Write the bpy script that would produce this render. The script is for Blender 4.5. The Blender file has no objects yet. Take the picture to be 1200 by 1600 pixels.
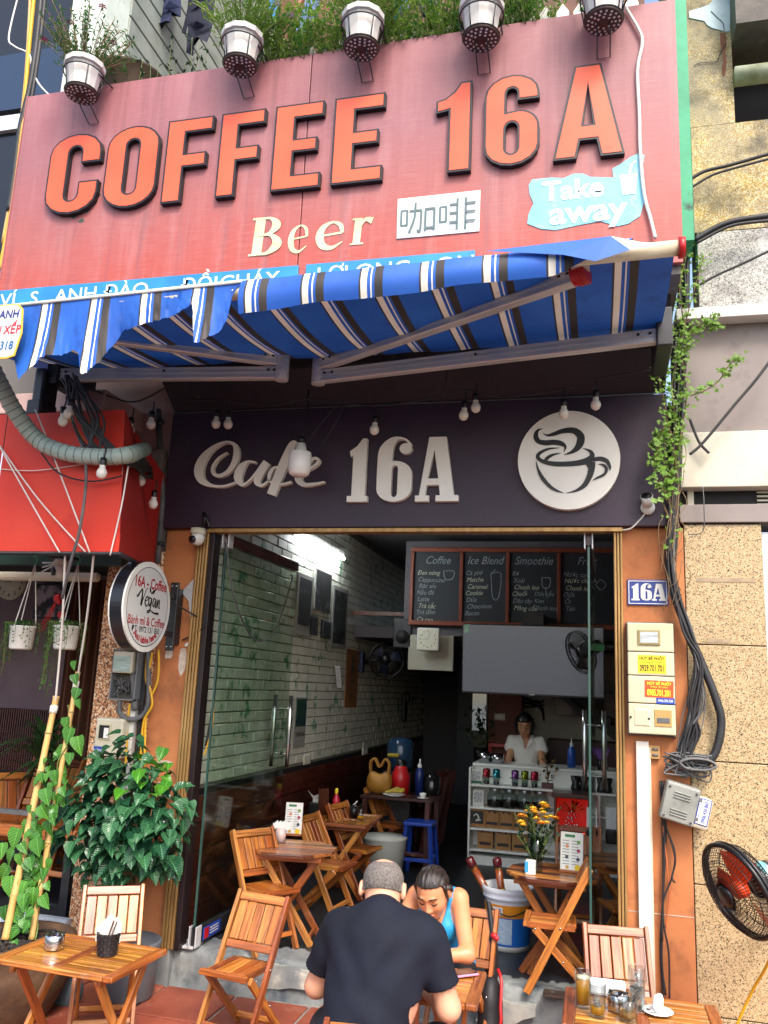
import bpy, bmesh, math, random
import numpy as np
from mathutils import Vector as V, Matrix, Euler, geometry as mgeo
D = bpy.data; SC = bpy.context.scene; COL = SC.collection
rnd = random.Random(11)
rad = math.radians

# ---------------------------------------------------------------- camera
FOC = 1303.0                                   # focal length in pixels of a 1200 x 1600 frame
_n = lambda v: v.normalized()
_Z = _n(V((281, -6230, FOC))); _X = -_n(V((-5130, 41, FOC))); _X = _n(_X - _Z * _X.dot(_Z)); _Y = _Z.cross(_X)
CAMW = Matrix((_X, _Y, _Z))                    # rows: world axes seen from the camera (x right, y down, z ahead)
CAMP = V((0, -5.0, 1.80))
cam = D.objects.new('camera', D.cameras.new('camera')); COL.objects.link(cam)
cam.data.sensor_fit = 'VERTICAL'; cam.data.sensor_height = 36; cam.data.lens = FOC / 1600 * 36
cam.data.clip_start = .05; cam.data.clip_end = 2000
_r = CAMW @ V((1, 0, 0)); _d = CAMW @ V((0, 1, 0)); _f = CAMW @ V((0, 0, 1))
cam.matrix_world = Matrix(((_r.x, -_d.x, -_f.x, CAMP.x), (_r.y, -_d.y, -_f.y, CAMP.y), (_r.z, -_d.z, -_f.z, CAMP.z), (0, 0, 0, 1)))
SC.camera = cam

# ---------------------------------------------------------------- sky, sun, exposure
SUN_EL, SUN_AZ = rad(50), rad(150)             # azimuth clockwise from +Y: the sun stands behind the photographer, to the right
w = D.worlds.new('World'); SC.world = w; w.use_nodes = True
nt = w.node_tree; bg = nt.nodes['Background']; sky = nt.nodes.new('ShaderNodeTexSky')
sky.sky_type = 'NISHITA'; sky.sun_disc = False; sky.sun_elevation = SUN_EL; sky.sun_rotation = SUN_AZ
sky.dust_density = 4.0; sky.air_density = 1.0; sky.ozone_density = 0.6
nt.links.new(sky.outputs[0], bg.inputs[0]); bg.inputs[1].default_value = 0.15
sl = D.lights.new('sun', 'SUN'); sl.energy = 1.0; sl.angle = rad(14); sl.color = (1, .95, .87)
so = D.objects.new('sun', sl); COL.objects.link(so)
so.rotation_euler = V((-math.sin(SUN_AZ) * math.cos(SUN_EL), -math.cos(SUN_AZ) * math.cos(SUN_EL), -math.sin(SUN_EL))).to_track_quat('-Z', 'Y').to_euler()
SC.view_settings.view_transform = 'Standard'; SC.view_settings.look = 'None'
SC.view_settings.exposure = 1.55; SC.view_settings.gamma = 1; SC.view_settings.use_curve_mapping = False
SC.render.engine = 'CYCLES'; SC.cycles.use_denoising = True; SC.cycles.max_bounces = 8; SC.cycles.transparent_max_bounces = 16
SC.cycles.caustics_reflective = False; SC.cycles.caustics_refractive = False; SC.cycles.sample_clamp_indirect = 6

# ---------------------------------------------------------------- helpers: points
def ray(px, py): return CAMW @ V(((px - 600) / FOC, (py - 800) / FOC, 1))
def P(px, py, y=0.0):                          # point of the plane Y = y that stands behind a photo pixel
    r = ray(px, py); return CAMP + r * ((y - CAMP.y) / r.y)
def PZ(px, py, z=0.0):
    r = ray(px, py); return CAMP + r * ((z - CAMP.z) / r.z)
def PX(px, py, x=0.0):
    r = ray(px, py); return CAMP + r * ((x - CAMP.x) / r.x)
def cr(pts, n=8, closed=False):                # Catmull-Rom through points of any dimension
    pts = [tuple(p) for p in pts]; N = len(pts); out = []
    if N < 3 and not closed: return pts
    for i in range(N if closed else N - 1):
        if closed: q = [pts[(i + k) % N] for k in (-1, 0, 1, 2)]
        else: q = [pts[max(0, i - 1)], pts[i], pts[i + 1], pts[min(N - 1, i + 2)]]
        for k in range(n):
            t = k / n
            out.append(tuple(.5 * (2 * b + (c - a) * t + (2 * a - 5 * b + 4 * c - d) * t * t + (3 * b - a - 3 * c + d) * t ** 3) for a, b, c, d in zip(*q)))
    if not closed: out.append(pts[-1])
    return out

# ---------------------------------------------------------------- helpers: materials
def lin(h):
    if not isinstance(h, str): return tuple(h)
    c = [int(h[i:i + 2], 16) / 255 for i in (0, 2, 4)]
    return tuple(x / 12.92 if x <= .04045 else ((x + .055) / 1.055) ** 2.4 for x in c)
MATS = {}
def nodes(name):
    m = D.materials.new(name); m.use_nodes = True
    nt = m.node_tree; b = nt.nodes['Principled BSDF']
    return m, nt, b
def N(nt, typ, **kw):
    n = nt.nodes.new('ShaderNode' + typ)
    for k, v in kw.items():
        if k in n.inputs: n.inputs[k].default_value = v
        else: setattr(n, k, v)
    return n
def mixc(nt, fac, a, b, blend='MIX'):
    n = nt.nodes.new('ShaderNodeMix'); n.data_type = 'RGBA'; n.blend_type = blend
    for i, v in ((0, fac), (6, a), (7, b)):
        if hasattr(v, 'is_linked') or hasattr(v, 'links'): nt.links.new(v, n.inputs[i])
        elif i: n.inputs[i].default_value = (*v, 1)
        else: n.inputs[i].default_value = v
    return n.outputs[2]
def ramp(nt, src, stops):
    r = nt.nodes.new('ShaderNodeValToRGB'); nt.links.new(src, r.inputs[0]); e = r.color_ramp.elements
    while len(e) < len(stops): e.new(.5)
    for el, (p, c) in zip(e, stops):
        el.position = p; el.color = (*c, 1) if hasattr(c, '__len__') else (c, c, c, 1)
    return r.outputs[0]
def coords(nt, scale=(1, 1, 1), kind='Object'):
    t = nt.nodes.new('ShaderNodeTexCoord'); mp = nt.nodes.new('ShaderNodeMapping'); mp.inputs['Scale'].default_value = scale
    nt.links.new(t.outputs[kind], mp.inputs[0]); return mp.outputs[0]
def noise(nt, co, scale=5, detail=4, rough=.55, dist=0):
    n = nt.nodes.new('ShaderNodeTexNoise'); nt.links.new(co, n.inputs['Vector'])
    n.inputs['Scale'].default_value = scale; n.inputs['Detail'].default_value = detail
    n.inputs['Roughness'].default_value = rough; n.inputs['Distortion'].default_value = dist
    return n.outputs[0]
def bump(nt, b, h, strength=.3, dist=.01):
    n = nt.nodes.new('ShaderNodeBump'); n.inputs['Strength'].default_value = strength; n.inputs['Distance'].default_value = dist
    nt.links.new(h, n.inputs['Height']); nt.links.new(n.outputs[0], b.inputs['Normal'])
def mat(name, c, rough=.5, metal=0., c2=None, sc=6, lo=.35, hi=.7, bmp=0., bsc=40, stretch=(1, 1, 1), spec=None, dirt=None, dsc=3, dlo=.55, dhi=.8, rv=0., trans=0, ior=1.45, emit=None, es=0, coat=0, subs=0, sheen=0, alpha=None):
    if name in MATS: return MATS[name]
    m, nt, b = nodes(name); MATS[name] = m
    c = lin(c); b.inputs['Roughness'].default_value = rough; b.inputs['Metallic'].default_value = metal
    b.inputs['Base Color'].default_value = (*c, 1)
    if c2 is not None or dirt is not None or bmp or rv:
        co = coords(nt, stretch)
    out = None
    if c2 is not None:
        out = ramp(nt, noise(nt, co, sc, 5), [(lo, c), (hi, lin(c2))])
    if dirt is not None:
        f = ramp(nt, noise(nt, co, dsc, 6, .65), [(dlo, 0.), (dhi, 1.)])
        out = mixc(nt, f, out if out is not None else c, lin(dirt))
    if rv:
        oi = nt.nodes.new('ShaderNodeObjectInfo'); hs = nt.nodes.new('ShaderNodeHueSaturation')
        mr = N(nt, 'MapRange'); mr.inputs[3].default_value = 1 - rv; mr.inputs[4].default_value = 1 + rv
        nt.links.new(oi.outputs['Random'], mr.inputs[0]); nt.links.new(mr.outputs[0], hs.inputs['Value'])
        if out is not None: nt.links.new(out, hs.inputs['Color'])
        else: hs.inputs['Color'].default_value = (*c, 1)
        out = hs.outputs[0]
    if out is not None: nt.links.new(out, b.inputs['Base Color'])
    if bmp: bump(nt, b, noise(nt, co, bsc, 5, .6), bmp)
    if spec is not None: b.inputs['Specular IOR Level'].default_value = spec
    if trans: b.inputs['Transmission Weight'].default_value = trans; b.inputs['IOR'].default_value = ior
    if emit: b.inputs['Emission Color'].default_value = (*lin(emit), 1); b.inputs['Emission Strength'].default_value = es
    if coat: b.inputs['Coat Weight'].default_value = coat; b.inputs['Coat Roughness'].default_value = .12
    if subs: b.inputs['Subsurface Weight'].default_value = subs; b.inputs['Subsurface Radius'].default_value = (.02, .008, .004)
    if sheen: b.inputs['Sheen Weight'].default_value = sheen
    if alpha is not None: b.inputs['Alpha'].default_value = alpha
    return m
def wood(name, cs, rough=.38, coat=.35, grain=1.0):
    if name in MATS: return MATS[name]
    m, nt, b = nodes(name); MATS[name] = m
    oi = nt.nodes.new('ShaderNodeObjectInfo'); co = coords(nt, (1.6, 26, 26))
    ad = nt.nodes.new('ShaderNodeVectorMath'); ad.operation = 'ADD'; nt.links.new(co, ad.inputs[0])
    sc = nt.nodes.new('ShaderNodeVectorMath'); sc.operation = 'SCALE'; sc.inputs[0].default_value = (37, 91, 53); nt.links.new(oi.outputs['Random'], sc.inputs['Scale'])
    nt.links.new(sc.outputs[0], ad.inputs[1]); co = ad.outputs[0]
    g = noise(nt, co, 2.2, 6, .62, .6)
    base = ramp(nt, oi.outputs['Random'], [(i / (len(cs) - 1), lin(c)) for i, c in enumerate(cs)])
    dk = mixc(nt, .78, base, (.16, .055, .018), 'MULTIPLY')
    f = ramp(nt, g, [(.36, 0.), (.66, 1.)])
    out = mixc(nt, f, dk, base)
    co2 = coords(nt, (3, 3, 3)); wear = ramp(nt, noise(nt, co2, 3, 5, .7), [(.6, 0.), (.78, .55)])
    out = mixc(nt, wear, out, (.42, .27, .15))
    nt.links.new(out, b.inputs['Base Color'])
    nt.links.new(ramp(nt, g, [(.3, rough + .15), (.7, rough - .08)]), b.inputs['Roughness'])
    b.inputs['Coat Weight'].default_value = coat; b.inputs['Coat Roughness'].default_value = .2
    bump(nt, b, g, .25 * grain, .004)
    return m

# ---------------------------------------------------------------- helpers: objects
def tag(o, label=None, cat=None, group=None, kind=None):
    for k, v in (('label', label), ('category', cat), ('group', group), ('kind', kind)):
        if v: o[k] = v
    return o
def wmat(o):
    m = o.matrix_basis.copy()
    while o.parent is not None:
        o = o.parent; m = o.matrix_basis @ m
    return m
def thing(name, label, cat, loc=(0, 0, 0), rz=0., group=None):
    o = D.objects.new(name, None); COL.objects.link(o); o.empty_display_size = .1
    o.location = loc; o.rotation_euler = (0, 0, rz)
    return tag(o, label, cat, group)
def copy_tree(o, parent=None):
    c = o.copy(); COL.objects.link(c)
    if parent is not None: c.parent = parent
    for ch in list(o.children): copy_tree(ch, c)
    return c
def place(o, loc, rz=0., label=None, group=None):
    o.location = loc; o.rotation_euler = (0, 0, rz)
    if label: o['label'] = label
    if group: o['group'] = group
    return o
class MB:
    def __init__(s): s.v = []; s.f = []; s.mi = []; s.sm = []; s.m = 0
    def add(s, vs, fs, smooth=False, M=None):
        o = len(s.v); s.v += [tuple(M @ V(p)) if M is not None else tuple(p) for p in vs]
        s.f += [tuple(i + o for i in f) for f in fs]; s.mi += [s.m] * len(fs); s.sm += [smooth] * len(fs); return s
    def box(s, c, d, rot=None, M=None):
        x, y, z = d[0] / 2, d[1] / 2, d[2] / 2
        vs = [V((a * x, b * y, e * z)) for a in (-1, 1) for b in (-1, 1) for e in (-1, 1)]
        if rot is not None: vs = [rot @ p for p in vs]
        vs = [p + V(c) for p in vs]
        return s.add(vs, [(0, 1, 3, 2), (4, 6, 7, 5), (0, 4, 5, 1), (2, 3, 7, 6), (0, 2, 6, 4), (1, 5, 7, 3)], False, M)
    def b2(s, lo, hi): return s.box([(a + b) / 2 for a, b in zip(lo, hi)], [abs(b - a) for a, b in zip(lo, hi)])
    def beam(s, p0, p1, w, t, up=(0, 0, 1)):
        F, L = frame(p0, p1, up); return s.box((0, 0, 0), (L, w, t), M=F)
    def tube(s, pts, r, n=8, cap=True, smooth=True):
        pts = [V(p) for p in pts]; k = len(pts); rs = r if hasattr(r, '__len__') else [r] * k; vs = []; fs = []; pu = None
        for i, p in enumerate(pts):
            d = pts[min(i + 1, k - 1)] - pts[max(i - 1, 0)]
            d = d.normalized() if d.length > 1e-9 else V((0, 0, 1))
            if pu is None: pu = V((0, 0, 1)) if abs(d.z) < .9 else V((1, 0, 0))
            u = d.cross(pu)
            u = u.normalized() if u.length > 1e-6 else d.orthogonal().normalized()
            pu = u.cross(d)
            for j in range(n):
                a = 2 * math.pi * j / n; vs.append(p + (u * math.cos(a) + pu * math.sin(a)) * rs[i])
        for i in range(k - 1):
            for j in range(n):
                a = i * n + j; b = i * n + (j + 1) % n; fs.append((a, b, b + n, a + n))
        if cap: fs += [tuple(range(n - 1, -1, -1)), tuple(range((k - 1) * n, k * n))]
        return s.add(vs, fs, smooth)
    def lathe(s, prof, n=24, c=(0, 0, 0), M=None, smooth=True, cap=False):
        vs = [(c[0] + r * math.cos(2 * math.pi * j / n), c[1] + r * math.sin(2 * math.pi * j / n), c[2] + z) for r, z in prof for j in range(n)]
        fs = [(i * n + j, i * n + (j + 1) % n, (i + 1) * n + (j + 1) % n, (i + 1) * n + j) for i in range(len(prof) - 1) for j in range(n)]
        if cap: fs += [tuple(range(n - 1, -1, -1)), tuple(range((len(prof) - 1) * n, len(prof) * n))]
        return s.add(vs, fs, smooth, M)
    def poly(s, loops, depth, M, side=None):
        """flat shape from outline (and hole) loops of 2D points, front at local z = 0, extruded to z = -depth"""
        L = [[V((p[0], p[1], 0)) for p in lp] for lp in loops]; flat = [p for lp in L for p in lp]; n = len(flat)
        tr = mgeo.tessellate_polygon(L); fl = []
        for t in tr:
            a, b, c = (flat[i] for i in t)
            fl.append(tuple(t) if (b - a).cross(c - a).z > 0 else (t[0], t[2], t[1]))
        s.add(flat, fl, False, M)
        if depth:
            m0 = s.m
            if side is not None: s.m = side
            s.add([p - V((0, 0, depth)) for p in flat], [f[::-1] for f in fl], False, M)
            o = 0
            for k, lp in enumerate(L):
                q = len(lp); ar = sum(lp[i].x * lp[(i + 1) % q].y - lp[(i + 1) % q].x * lp[i].y for i in range(q)) > 0
                vs = list(lp) + [p - V((0, 0, depth)) for p in lp]
                fs = [(i, i + q, (i + 1) % q + q, (i + 1) % q) for i in range(q)]
                if (not ar) != (k > 0): fs = [f[::-1] for f in fs]
                s.add(vs, fs, False, M)
            s.m = m0
        return s
    def ribbon(s, pts, depth, M, n=8, smooth=True):
        """brush stroke: points (x, y, width) -> one extruded ribbon, front at z = 0"""
        q = cr(pts, n); k = len(q); Lp = []; Rp = []
        for i in range(k):
            a = q[max(0, i - 1)]; b = q[min(k - 1, i + 1)]; dx, dy = b[0] - a[0], b[1] - a[1]; l = math.hypot(dx, dy) or 1
            h = max(q[i][2], 1e-4) / 2; nx, ny = -dy / l * h, dx / l * h
            Lp.append((q[i][0] + nx, q[i][1] + ny)); Rp.append((q[i][0] - nx, q[i][1] - ny))
        vs = [(x, y, 0) for x, y in Lp] + [(x, y, 0) for x, y in Rp] + [(x, y, -depth) for x, y in Lp] + [(x, y, -depth) for x, y in Rp]
        fs = []
        for i in range(k - 1):
            fs.append((i, k + i, k + i + 1, i + 1))
            if depth:
                fs += [(2 * k + i, 2 * k + i + 1, 3 * k + i + 1, 3 * k + i), (i, i + 1, 2 * k + i + 1, 2 * k + i), (k + i, 3 * k + i, 3 * k + i + 1, k + i + 1)]
        if depth: fs += [(0, 2 * k, 3 * k, k), (k - 1, 2 * k - 1, 4 * k - 1, 3 * k - 1)]
        return s.add(vs, fs, False, M)
    def mesh(s, name, mats):
        me = D.meshes.new(name); me.from_pydata(s.v, [], s.f)
        for m in (mats if isinstance(mats, (list, tuple)) else [mats]): me.materials.append(m)
        me.polygons.foreach_set('material_index', s.mi); me.polygons.foreach_set('use_smooth', s.sm); me.update(); return me
    def build(s, name, mats, parent=None, bev=0, label=None, cat=None, group=None, kind=None, segs=2):
        """vertices are world coordinates; the object's origin is its parent's"""
        if parent is not None:
            inv = wmat(parent).inverted(); s.v = [tuple(inv @ V(p)) for p in s.v]
        o = D.objects.new(name, s.mesh(name, mats)); COL.objects.link(o)
        if parent is not None: o.parent = parent
        if bev: bevel(o, bev, segs)
        return tag(o, label, cat, group, kind)
def bevel(o, wd, segs=2):
    b = o.modifiers.new('edge', 'BEVEL'); b.width = wd; b.segments = segs; b.limit_method = 'ANGLE'; b.angle_limit = rad(40)
    return o
def mobj(name, me, parent=None, M=None, label=None, cat=None, group=None, kind=None):
    """object from shared mesh data, world matrix M"""
    o = D.objects.new(name, me); COL.objects.link(o); M = M if M is not None else Matrix()
    if parent is not None: o.parent = parent; M = wmat(parent).inverted() @ M
    o.matrix_basis = M; return tag(o, label, cat, group, kind)
def frame(p0, p1, up=(0, 0, 1)):
    p0, p1 = V(p0), V(p1); x = p1 - p0; L = x.length; x.normalize(); u = V(up); y = u.cross(x)
    if y.length < 1e-5: y = V((0, 1, 0)).cross(x)
    y.normalize(); z = x.cross(y); m = Matrix((x, y, z)).transposed().to_4x4(); m.translation = (p0 + p1) / 2; return m, L
BARS = {}
def bar(name, p0, p1, w_, t_, m, parent=None, up=(0, 0, 1), bev=.003, **kw):
    """straight timber or metal bar lying along its own x axis; bars of one size share a mesh"""
    F, L = frame(p0, p1, up); key = (round(L, 3), round(w_, 4), round(t_, 4), m.name, bev)
    if key not in BARS:
        b = MB(); b.box((0, 0, 0), (L, w_, t_)); me = b.mesh(name, m)
        if bev:
            bm = bmesh.new(); bm.from_mesh(me); bmesh.ops.bevel(bm, geom=bm.edges[:], offset=bev, segments=1, affect='EDGES'); bm.to_mesh(me); bm.free()
        BARS[key] = me
    return mobj(name, BARS[key], parent, F, **kw)
def plane_on(o, x, up):                        # matrix: local x, y in the plane, z towards the viewer
    x = V(x).normalized(); y = V(up); y = (y - x * y.dot(x)).normalized(); z = x.cross(y)
    m = Matrix((x, y, z)).transposed().to_4x4(); m.translation = V(o); return m
FACE = lambda o: plane_on(o, (1, 0, 0), (0, 0, 1))   # a sheet that faces the street (-Y)
FONTS = {}
def text_me(s, size, m, bold=0., sx=1., shear=0., ext=0., align='CENTER', res=3, font=None):
    key = (s, round(size, 4), m.name, bold, sx, shear, ext, align)
    if key in FONTS: return FONTS[key]
    cu = D.curves.new('lettering', 'FONT'); cu.body = s; cu.size = size; cu.offset = bold * size; cu.shear = shear; cu.extrude = ext
    cu.align_x = align; cu.align_y = 'CENTER'; cu.resolution_u = res; cu.fill_mode = 'FRONT' if not ext else 'BOTH'
    o = D.objects.new('lettering', cu); COL.objects.link(o); bpy.context.view_layer.update()
    me = D.meshes.new_from_object(o.evaluated_get(bpy.context.evaluated_depsgraph_get()))
    D.objects.remove(o); D.curves.remove(cu)
    if sx != 1: me.transform(Matrix.Diagonal((sx, 1, 1, 1)))
    me.materials.clear(); me.materials.append(m); FONTS[key] = me; return me
def text(name, s, M, size, m, parent=None, **kw):
    return mobj(name, text_me(s, size, m, **kw), parent, M)
def T3(x, y, z=0): return Matrix.Translation((x, y, z))
def cable(name, pts, r, m, parent=None, n=6, seg=8, **kw):
    return MB().tube(cr(pts, n), r, seg).build(name, m, parent, **kw)

# ---------------------------------------------------------------- helpers: smooth bodies from distance fields
def cap(a, b, ra, rb):
    a, b = np.array(a, float), np.array(b, float)
    def f(p):
        d = b - a; t = np.clip(((p - a) @ d) / max(d @ d, 1e-12), 0, 1)
        return np.linalg.norm(p - a - t[..., None] * d, axis=-1) - (ra + (rb - ra) * t)
    f.bb = (np.minimum(a - ra, b - rb), np.maximum(a + ra, b + rb)); return f
def ell(c, r, rot=None):
    c, r = np.array(c, float), np.array(r, float); Rm = np.array(rot.to_3x3()) if rot is not None else np.eye(3)
    def f(p):
        q = (p - c) @ Rm; k0 = np.linalg.norm(q / r, axis=-1); k1 = np.linalg.norm(q / (r * r), axis=-1) + 1e-9
        return k0 * (k0 - 1) / k1
    m = r.max(); f.bb = (c - m, c + m); return f
def su(k, *fs):
    def f(p):
        d = fs[0](p)
        for g in fs[1:]:
            e = g(p); h = np.clip(.5 + .5 * (e - d) / k, 0, 1); d = e + (d - e) * h - k * h * (1 - h)
        return d
    f.bb = (np.min([g.bb[0] for g in fs], 0), np.max([g.bb[1] for g in fs], 0)); return f
def cut(k, a, b):                              # a minus b
    def f(p):
        d = a(p); e = -b(p); h = np.clip(.5 - .5 * (d - e) / k, 0, 1); return d + (e - d) * h + k * h * (1 - h)
    f.bb = a.bb; return f
def both(a, b):
    f = lambda p: np.maximum(a(p), b(p)); f.bb = a.bb; return f
def grow(a, t):
    f = lambda p: a(p) - t; f.bb = (a.bb[0] - t, a.bb[1] + t); return f
def field(a, fn):                              # distance changed by fn(p, d)
    f = lambda p: fn(p, a(p)); f.bb = a.bb; return f
def half(n, d):
    n = np.array(n, float); n = n / np.linalg.norm(n); return lambda p: p @ n - d
def surf(fn, h, name, m, parent=None, pad=.02, bb=None):
    """surface nets over the zero set of fn (world coordinates)"""
    lo, hi = bb if bb is not None else fn.bb
    lo = np.array(lo, float) - pad; hi = np.array(hi, float) + pad; dims = np.ceil((hi - lo) / h).astype(int) + 1
    ax = [lo[i] + h * np.arange(dims[i]) for i in range(3)]; val = np.empty(dims)
    for i in range(0, dims[0], 16):
        g = np.stack(np.meshgrid(ax[0][i:i + 16], ax[1], ax[2], indexing='ij'), -1); val[i:i + 16] = fn(g)
    sg = val < 0; c = np.zeros(dims - 1, int); off = [(a, b, d) for a in (0, 1) for b in (0, 1) for d in (0, 1)]
    sl_ = lambda A, o: A[o[0]:o[0] + dims[0] - 1, o[1]:o[1] + dims[1] - 1, o[2]:o[2] + dims[2] - 1]
    for o in off: c += sl_(sg, o)
    act = (c > 0) & (c < 8); idx = np.argwhere(act); ids = -np.ones(dims - 1, int); ids[act] = np.arange(len(idx))
    acc = np.zeros((len(idx), 3)); cnt = np.zeros(len(idx))
    for o in off:
        for axis in range(3):
            if o[axis]: continue
            o2 = list(o); o2[axis] = 1
            va = val[tuple((idx + o).T)]; vb = val[tuple((idx + o2).T)]; k = (va < 0) != (vb < 0)
            t = np.where(k, va / np.where(k, va - vb, 1), 0); pt = np.tile(np.array(o, float), (len(idx), 1)); pt[:, axis] += t
            acc[k] += pt[k]; cnt[k] += 1
    vs = lo + h * (idx + acc / cnt[:, None]); fs = []
    for axis in range(3):
        u, v_ = [(1, 2), (2, 0), (0, 1)][axis]; s0 = [slice(1, -1)] * 3; s0[axis] = slice(0, -1); s1 = [slice(1, -1)] * 3; s1[axis] = slice(1, None)
        a = sg[tuple(s0)]; b = sg[tuple(s1)]
        for flip, msk in ((False, a & ~b), (True, ~a & b)):
            q = np.argwhere(msk)
            for ax2 in range(3):
                if ax2 != axis: q[:, ax2] += 1
            qs = []
            for du, dv in ((-1, -1), (0, -1), (0, 0), (-1, 0)):
                r = q.copy(); r[:, u] += du; r[:, v_] += dv; qs.append(ids[tuple(r.T)])
            qa = np.stack(qs, 1); fs.append(qa[:, ::-1] if flip else qa)
    fs = np.concatenate(fs)
    if parent is not None:
        inv = np.array(wmat(parent).inverted()); vs = vs @ inv[:3, :3].T + inv[:3, 3]
    me = D.meshes.new(name); me.from_pydata(vs.tolist(), [], fs.tolist()); me.materials.append(m)
    me.polygons.foreach_set('use_smooth', [True] * len(fs)); me.update()
    o = D.objects.new(name, me); COL.objects.link(o)
    if parent is not None: o.parent = parent
    return o
# ================================================================ materials
def speckle(name, stops, sc, rough=.6, bmp=.15, sc2=None, stain=None):
    m, nt, b = nodes(name); MATS[name] = m; co = coords(nt)
    v = nt.nodes.new('ShaderNodeTexVoronoi'); nt.links.new(co, v.inputs['Vector']); v.inputs['Scale'].default_value = sc
    sp = nt.nodes.new('ShaderNodeSeparateColor'); nt.links.new(v.outputs['Color'], sp.inputs[0])
    out = ramp(nt, sp.outputs[0], [(p, lin(c)) for p, c in stops]); nt.nodes[-1].color_ramp.interpolation = 'CONSTANT' if hasattr(nt.nodes[-1], 'color_ramp') else 'LINEAR'
    for x in nt.nodes:
        if x.type == 'VALTORGB': x.color_ramp.interpolation = 'CONSTANT'
    if stain:
        for c, s, lo, hi in stain:
            f = ramp(nt, noise(nt, co, s, 6, .65), [(lo, 0.), (hi, .85)]); out = mixc(nt, f, out, lin(c))
    nt.links.new(out, b.inputs['Base Color']); b.inputs['Roughness'].default_value = rough
    if bmp: bump(nt, b, v.outputs['Distance'], bmp, .004)
    return m
m_granite = speckle('granite pebble', [(0, 'c58a55'), (.25, 'dcb184'), (.45, 'a8653a'), (.62, 'e8cfae'), (.8, '7c5138'), (.92, '4a3a33')], 105, .55)
m_terr = speckle('terrazzo', [(0, 'ae9770'), (.3, 'bda883'), (.52, '98815b'), (.7, 'a68f67'), (.84, '75603f'), (.93, '332c25')], 190, .5, .1, stain=[('9a7f58', 1.1, .5, .8), ('6f5d45', 3.3, .66, .85)])
m_yellow = speckle('yellow pebbledash', [(0, 'b8994e'), (.25, 'c9b27a'), (.5, 'd8caa4'), (.75, 'a58a4c'), (.9, '8a7a58')], 150, .8, .5, stain=[('8b8472', 1.3, .42, .6), ('5d5c58', 1.9, .5, .66), ('2a2a2b', 2.3, .50, .68), ('b98a2e', 1.3, .6, .8)])
m_greywall = speckle('grey pebbledash', [(0, 'a09f9a'), (.3, 'b5b3ac'), (.55, 'c6c4bd'), (.75, '8d8c88'), (.9, '6a6966')], 150, .85, .5, stain=[('d9dcdf', 2.2, .55, .7), ('2f3033', 2.6, .52, .7)])
m_plaster = mat('orange plaster', 'a9663a', .75, c2='bd7a4a', sc=2.5, dirt='74492f', dsc=4.5, dlo=.5, dhi=.74, bmp=.3, bsc=14)
m_chip = mat('bare chipped plaster', 'cfc3b4', .9, c2='a8988a', sc=20, bmp=.4)
m_fascia = mat('purple black panel', '372739', .5, c2='2a1d2e', sc=2, dirt='55484f', dsc=60, dlo=.68, dhi=.74, bmp=.04, bsc=8)
m_soffit = mat('dark soffit paint', '241c2a', .65, c2='181420', sc=3, dirt='4a3d44', dsc=9, dlo=.66, dhi=.8)
m_gold = mat('fluted gold metal', 'ae8a55', .42, .4, c2='8a6a3c', sc=6, stretch=(4, 4, .6), dirt='6b5230', dsc=9, dlo=.6, dhi=.85)
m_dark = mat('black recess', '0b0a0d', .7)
m_blackm = mat('black painted metal', '17171b', .42, c2='2a2a30', sc=12)
m_concrete = mat('worn concrete', '5d6266', .8, c2='8b8f8d', sc=3, dirt='34404b', dsc=4, dlo=.5, dhi=.7, bmp=.5, bsc=22)
m_concrete2 = mat('pale chipped concrete', '9a9a92', .85, c2='6f7478', sc=5, dirt='b9b5a8', dsc=6, dlo=.55, dhi=.7, bmp=.6, bsc=18)
m_floor = mat('dark shop floor', '22272d', .5, c2='16191e', sc=4, dirt='50575c', dsc=7, dlo=.6, dhi=.82, bmp=.1, bsc=20)
m_tile = mat('red clay tile', '9a4f3b', .5, c2='7e3b2c', sc=4, dirt='a8705c', dsc=7, dlo=.55, dhi=.8, bmp=.1, bsc=18, rv=.16)
m_grout = mat('grey grout', '8e8d88', .9, c2='6d6c68', sc=12, bmp=.3)
m_asph = mat('street asphalt', '3b3b3c', .9, c2='47474a', sc=30, bmp=.4, bsc=120)
m_white = mat('white paint', 'dcdcd8', .45, c2='cfcec6', sc=6)
m_offw = mat('aged white plastic', 'cfcbb8', .45, c2='bdb59c', sc=5, dirt='8a836f', dsc=8, dlo=.6, dhi=.85)
m_grey = mat('grey brown render', '7f7672', .8, c2='8c8480', sc=3, dirt='6a615d', dsc=6)
m_beige = mat('sunlit beige render', 'c9c5b6', .75, c2='bab5a4', sc=2, dirt='a39c88', dsc=4)  # sunlight on the lower wall band is put into this paler colour
m_pink = mat('faded pink render', 'b79a92', .85, c2='a58a84', sc=4, dirt='7f6f6c', dsc=4, dlo=.55, dhi=.8)
m_greyc = mat('raw grey concrete', '6d6862', .9, c2='585450', sc=6, bmp=.3, dirt='8c857c', dsc=9)
m_green = mat('green paint cracked', '2f8f68', .6, c2='3fa67c', sc=4, dirt='12332a', dsc=10, dlo=.6, dhi=.72, bmp=.2, bsc=16)
m_alu = mat('brushed aluminium', 'd2d4d6', .35, .25, c2='bcbfc3', sc=4, stretch=(.6, 14, 14), dirt='7b7a78', dsc=9, dlo=.62, dhi=.85)
m_steel = mat('steel', 'b9bcc0', .18, 1.0)
m_chrome = mat('bright chrome', 'd5d8dc', .1, 1.0)
m_black = mat('black rubber', '121214', .5, c2='1d1d20', sc=10)
m_blackp = mat('black plastic', '0e0e11', .35)
m_cable = mat('black cable', '18181a', .55, c2='2b2b2e', sc=8)
m_gcable = mat('grey cable', '4b4c4e', .6, c2='6a6a6a', sc=8)
m_wcable = mat('white cord', 'd9d6cd', .6)
m_ycable = mat('yellow cable', 'd9a520', .5)
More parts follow.
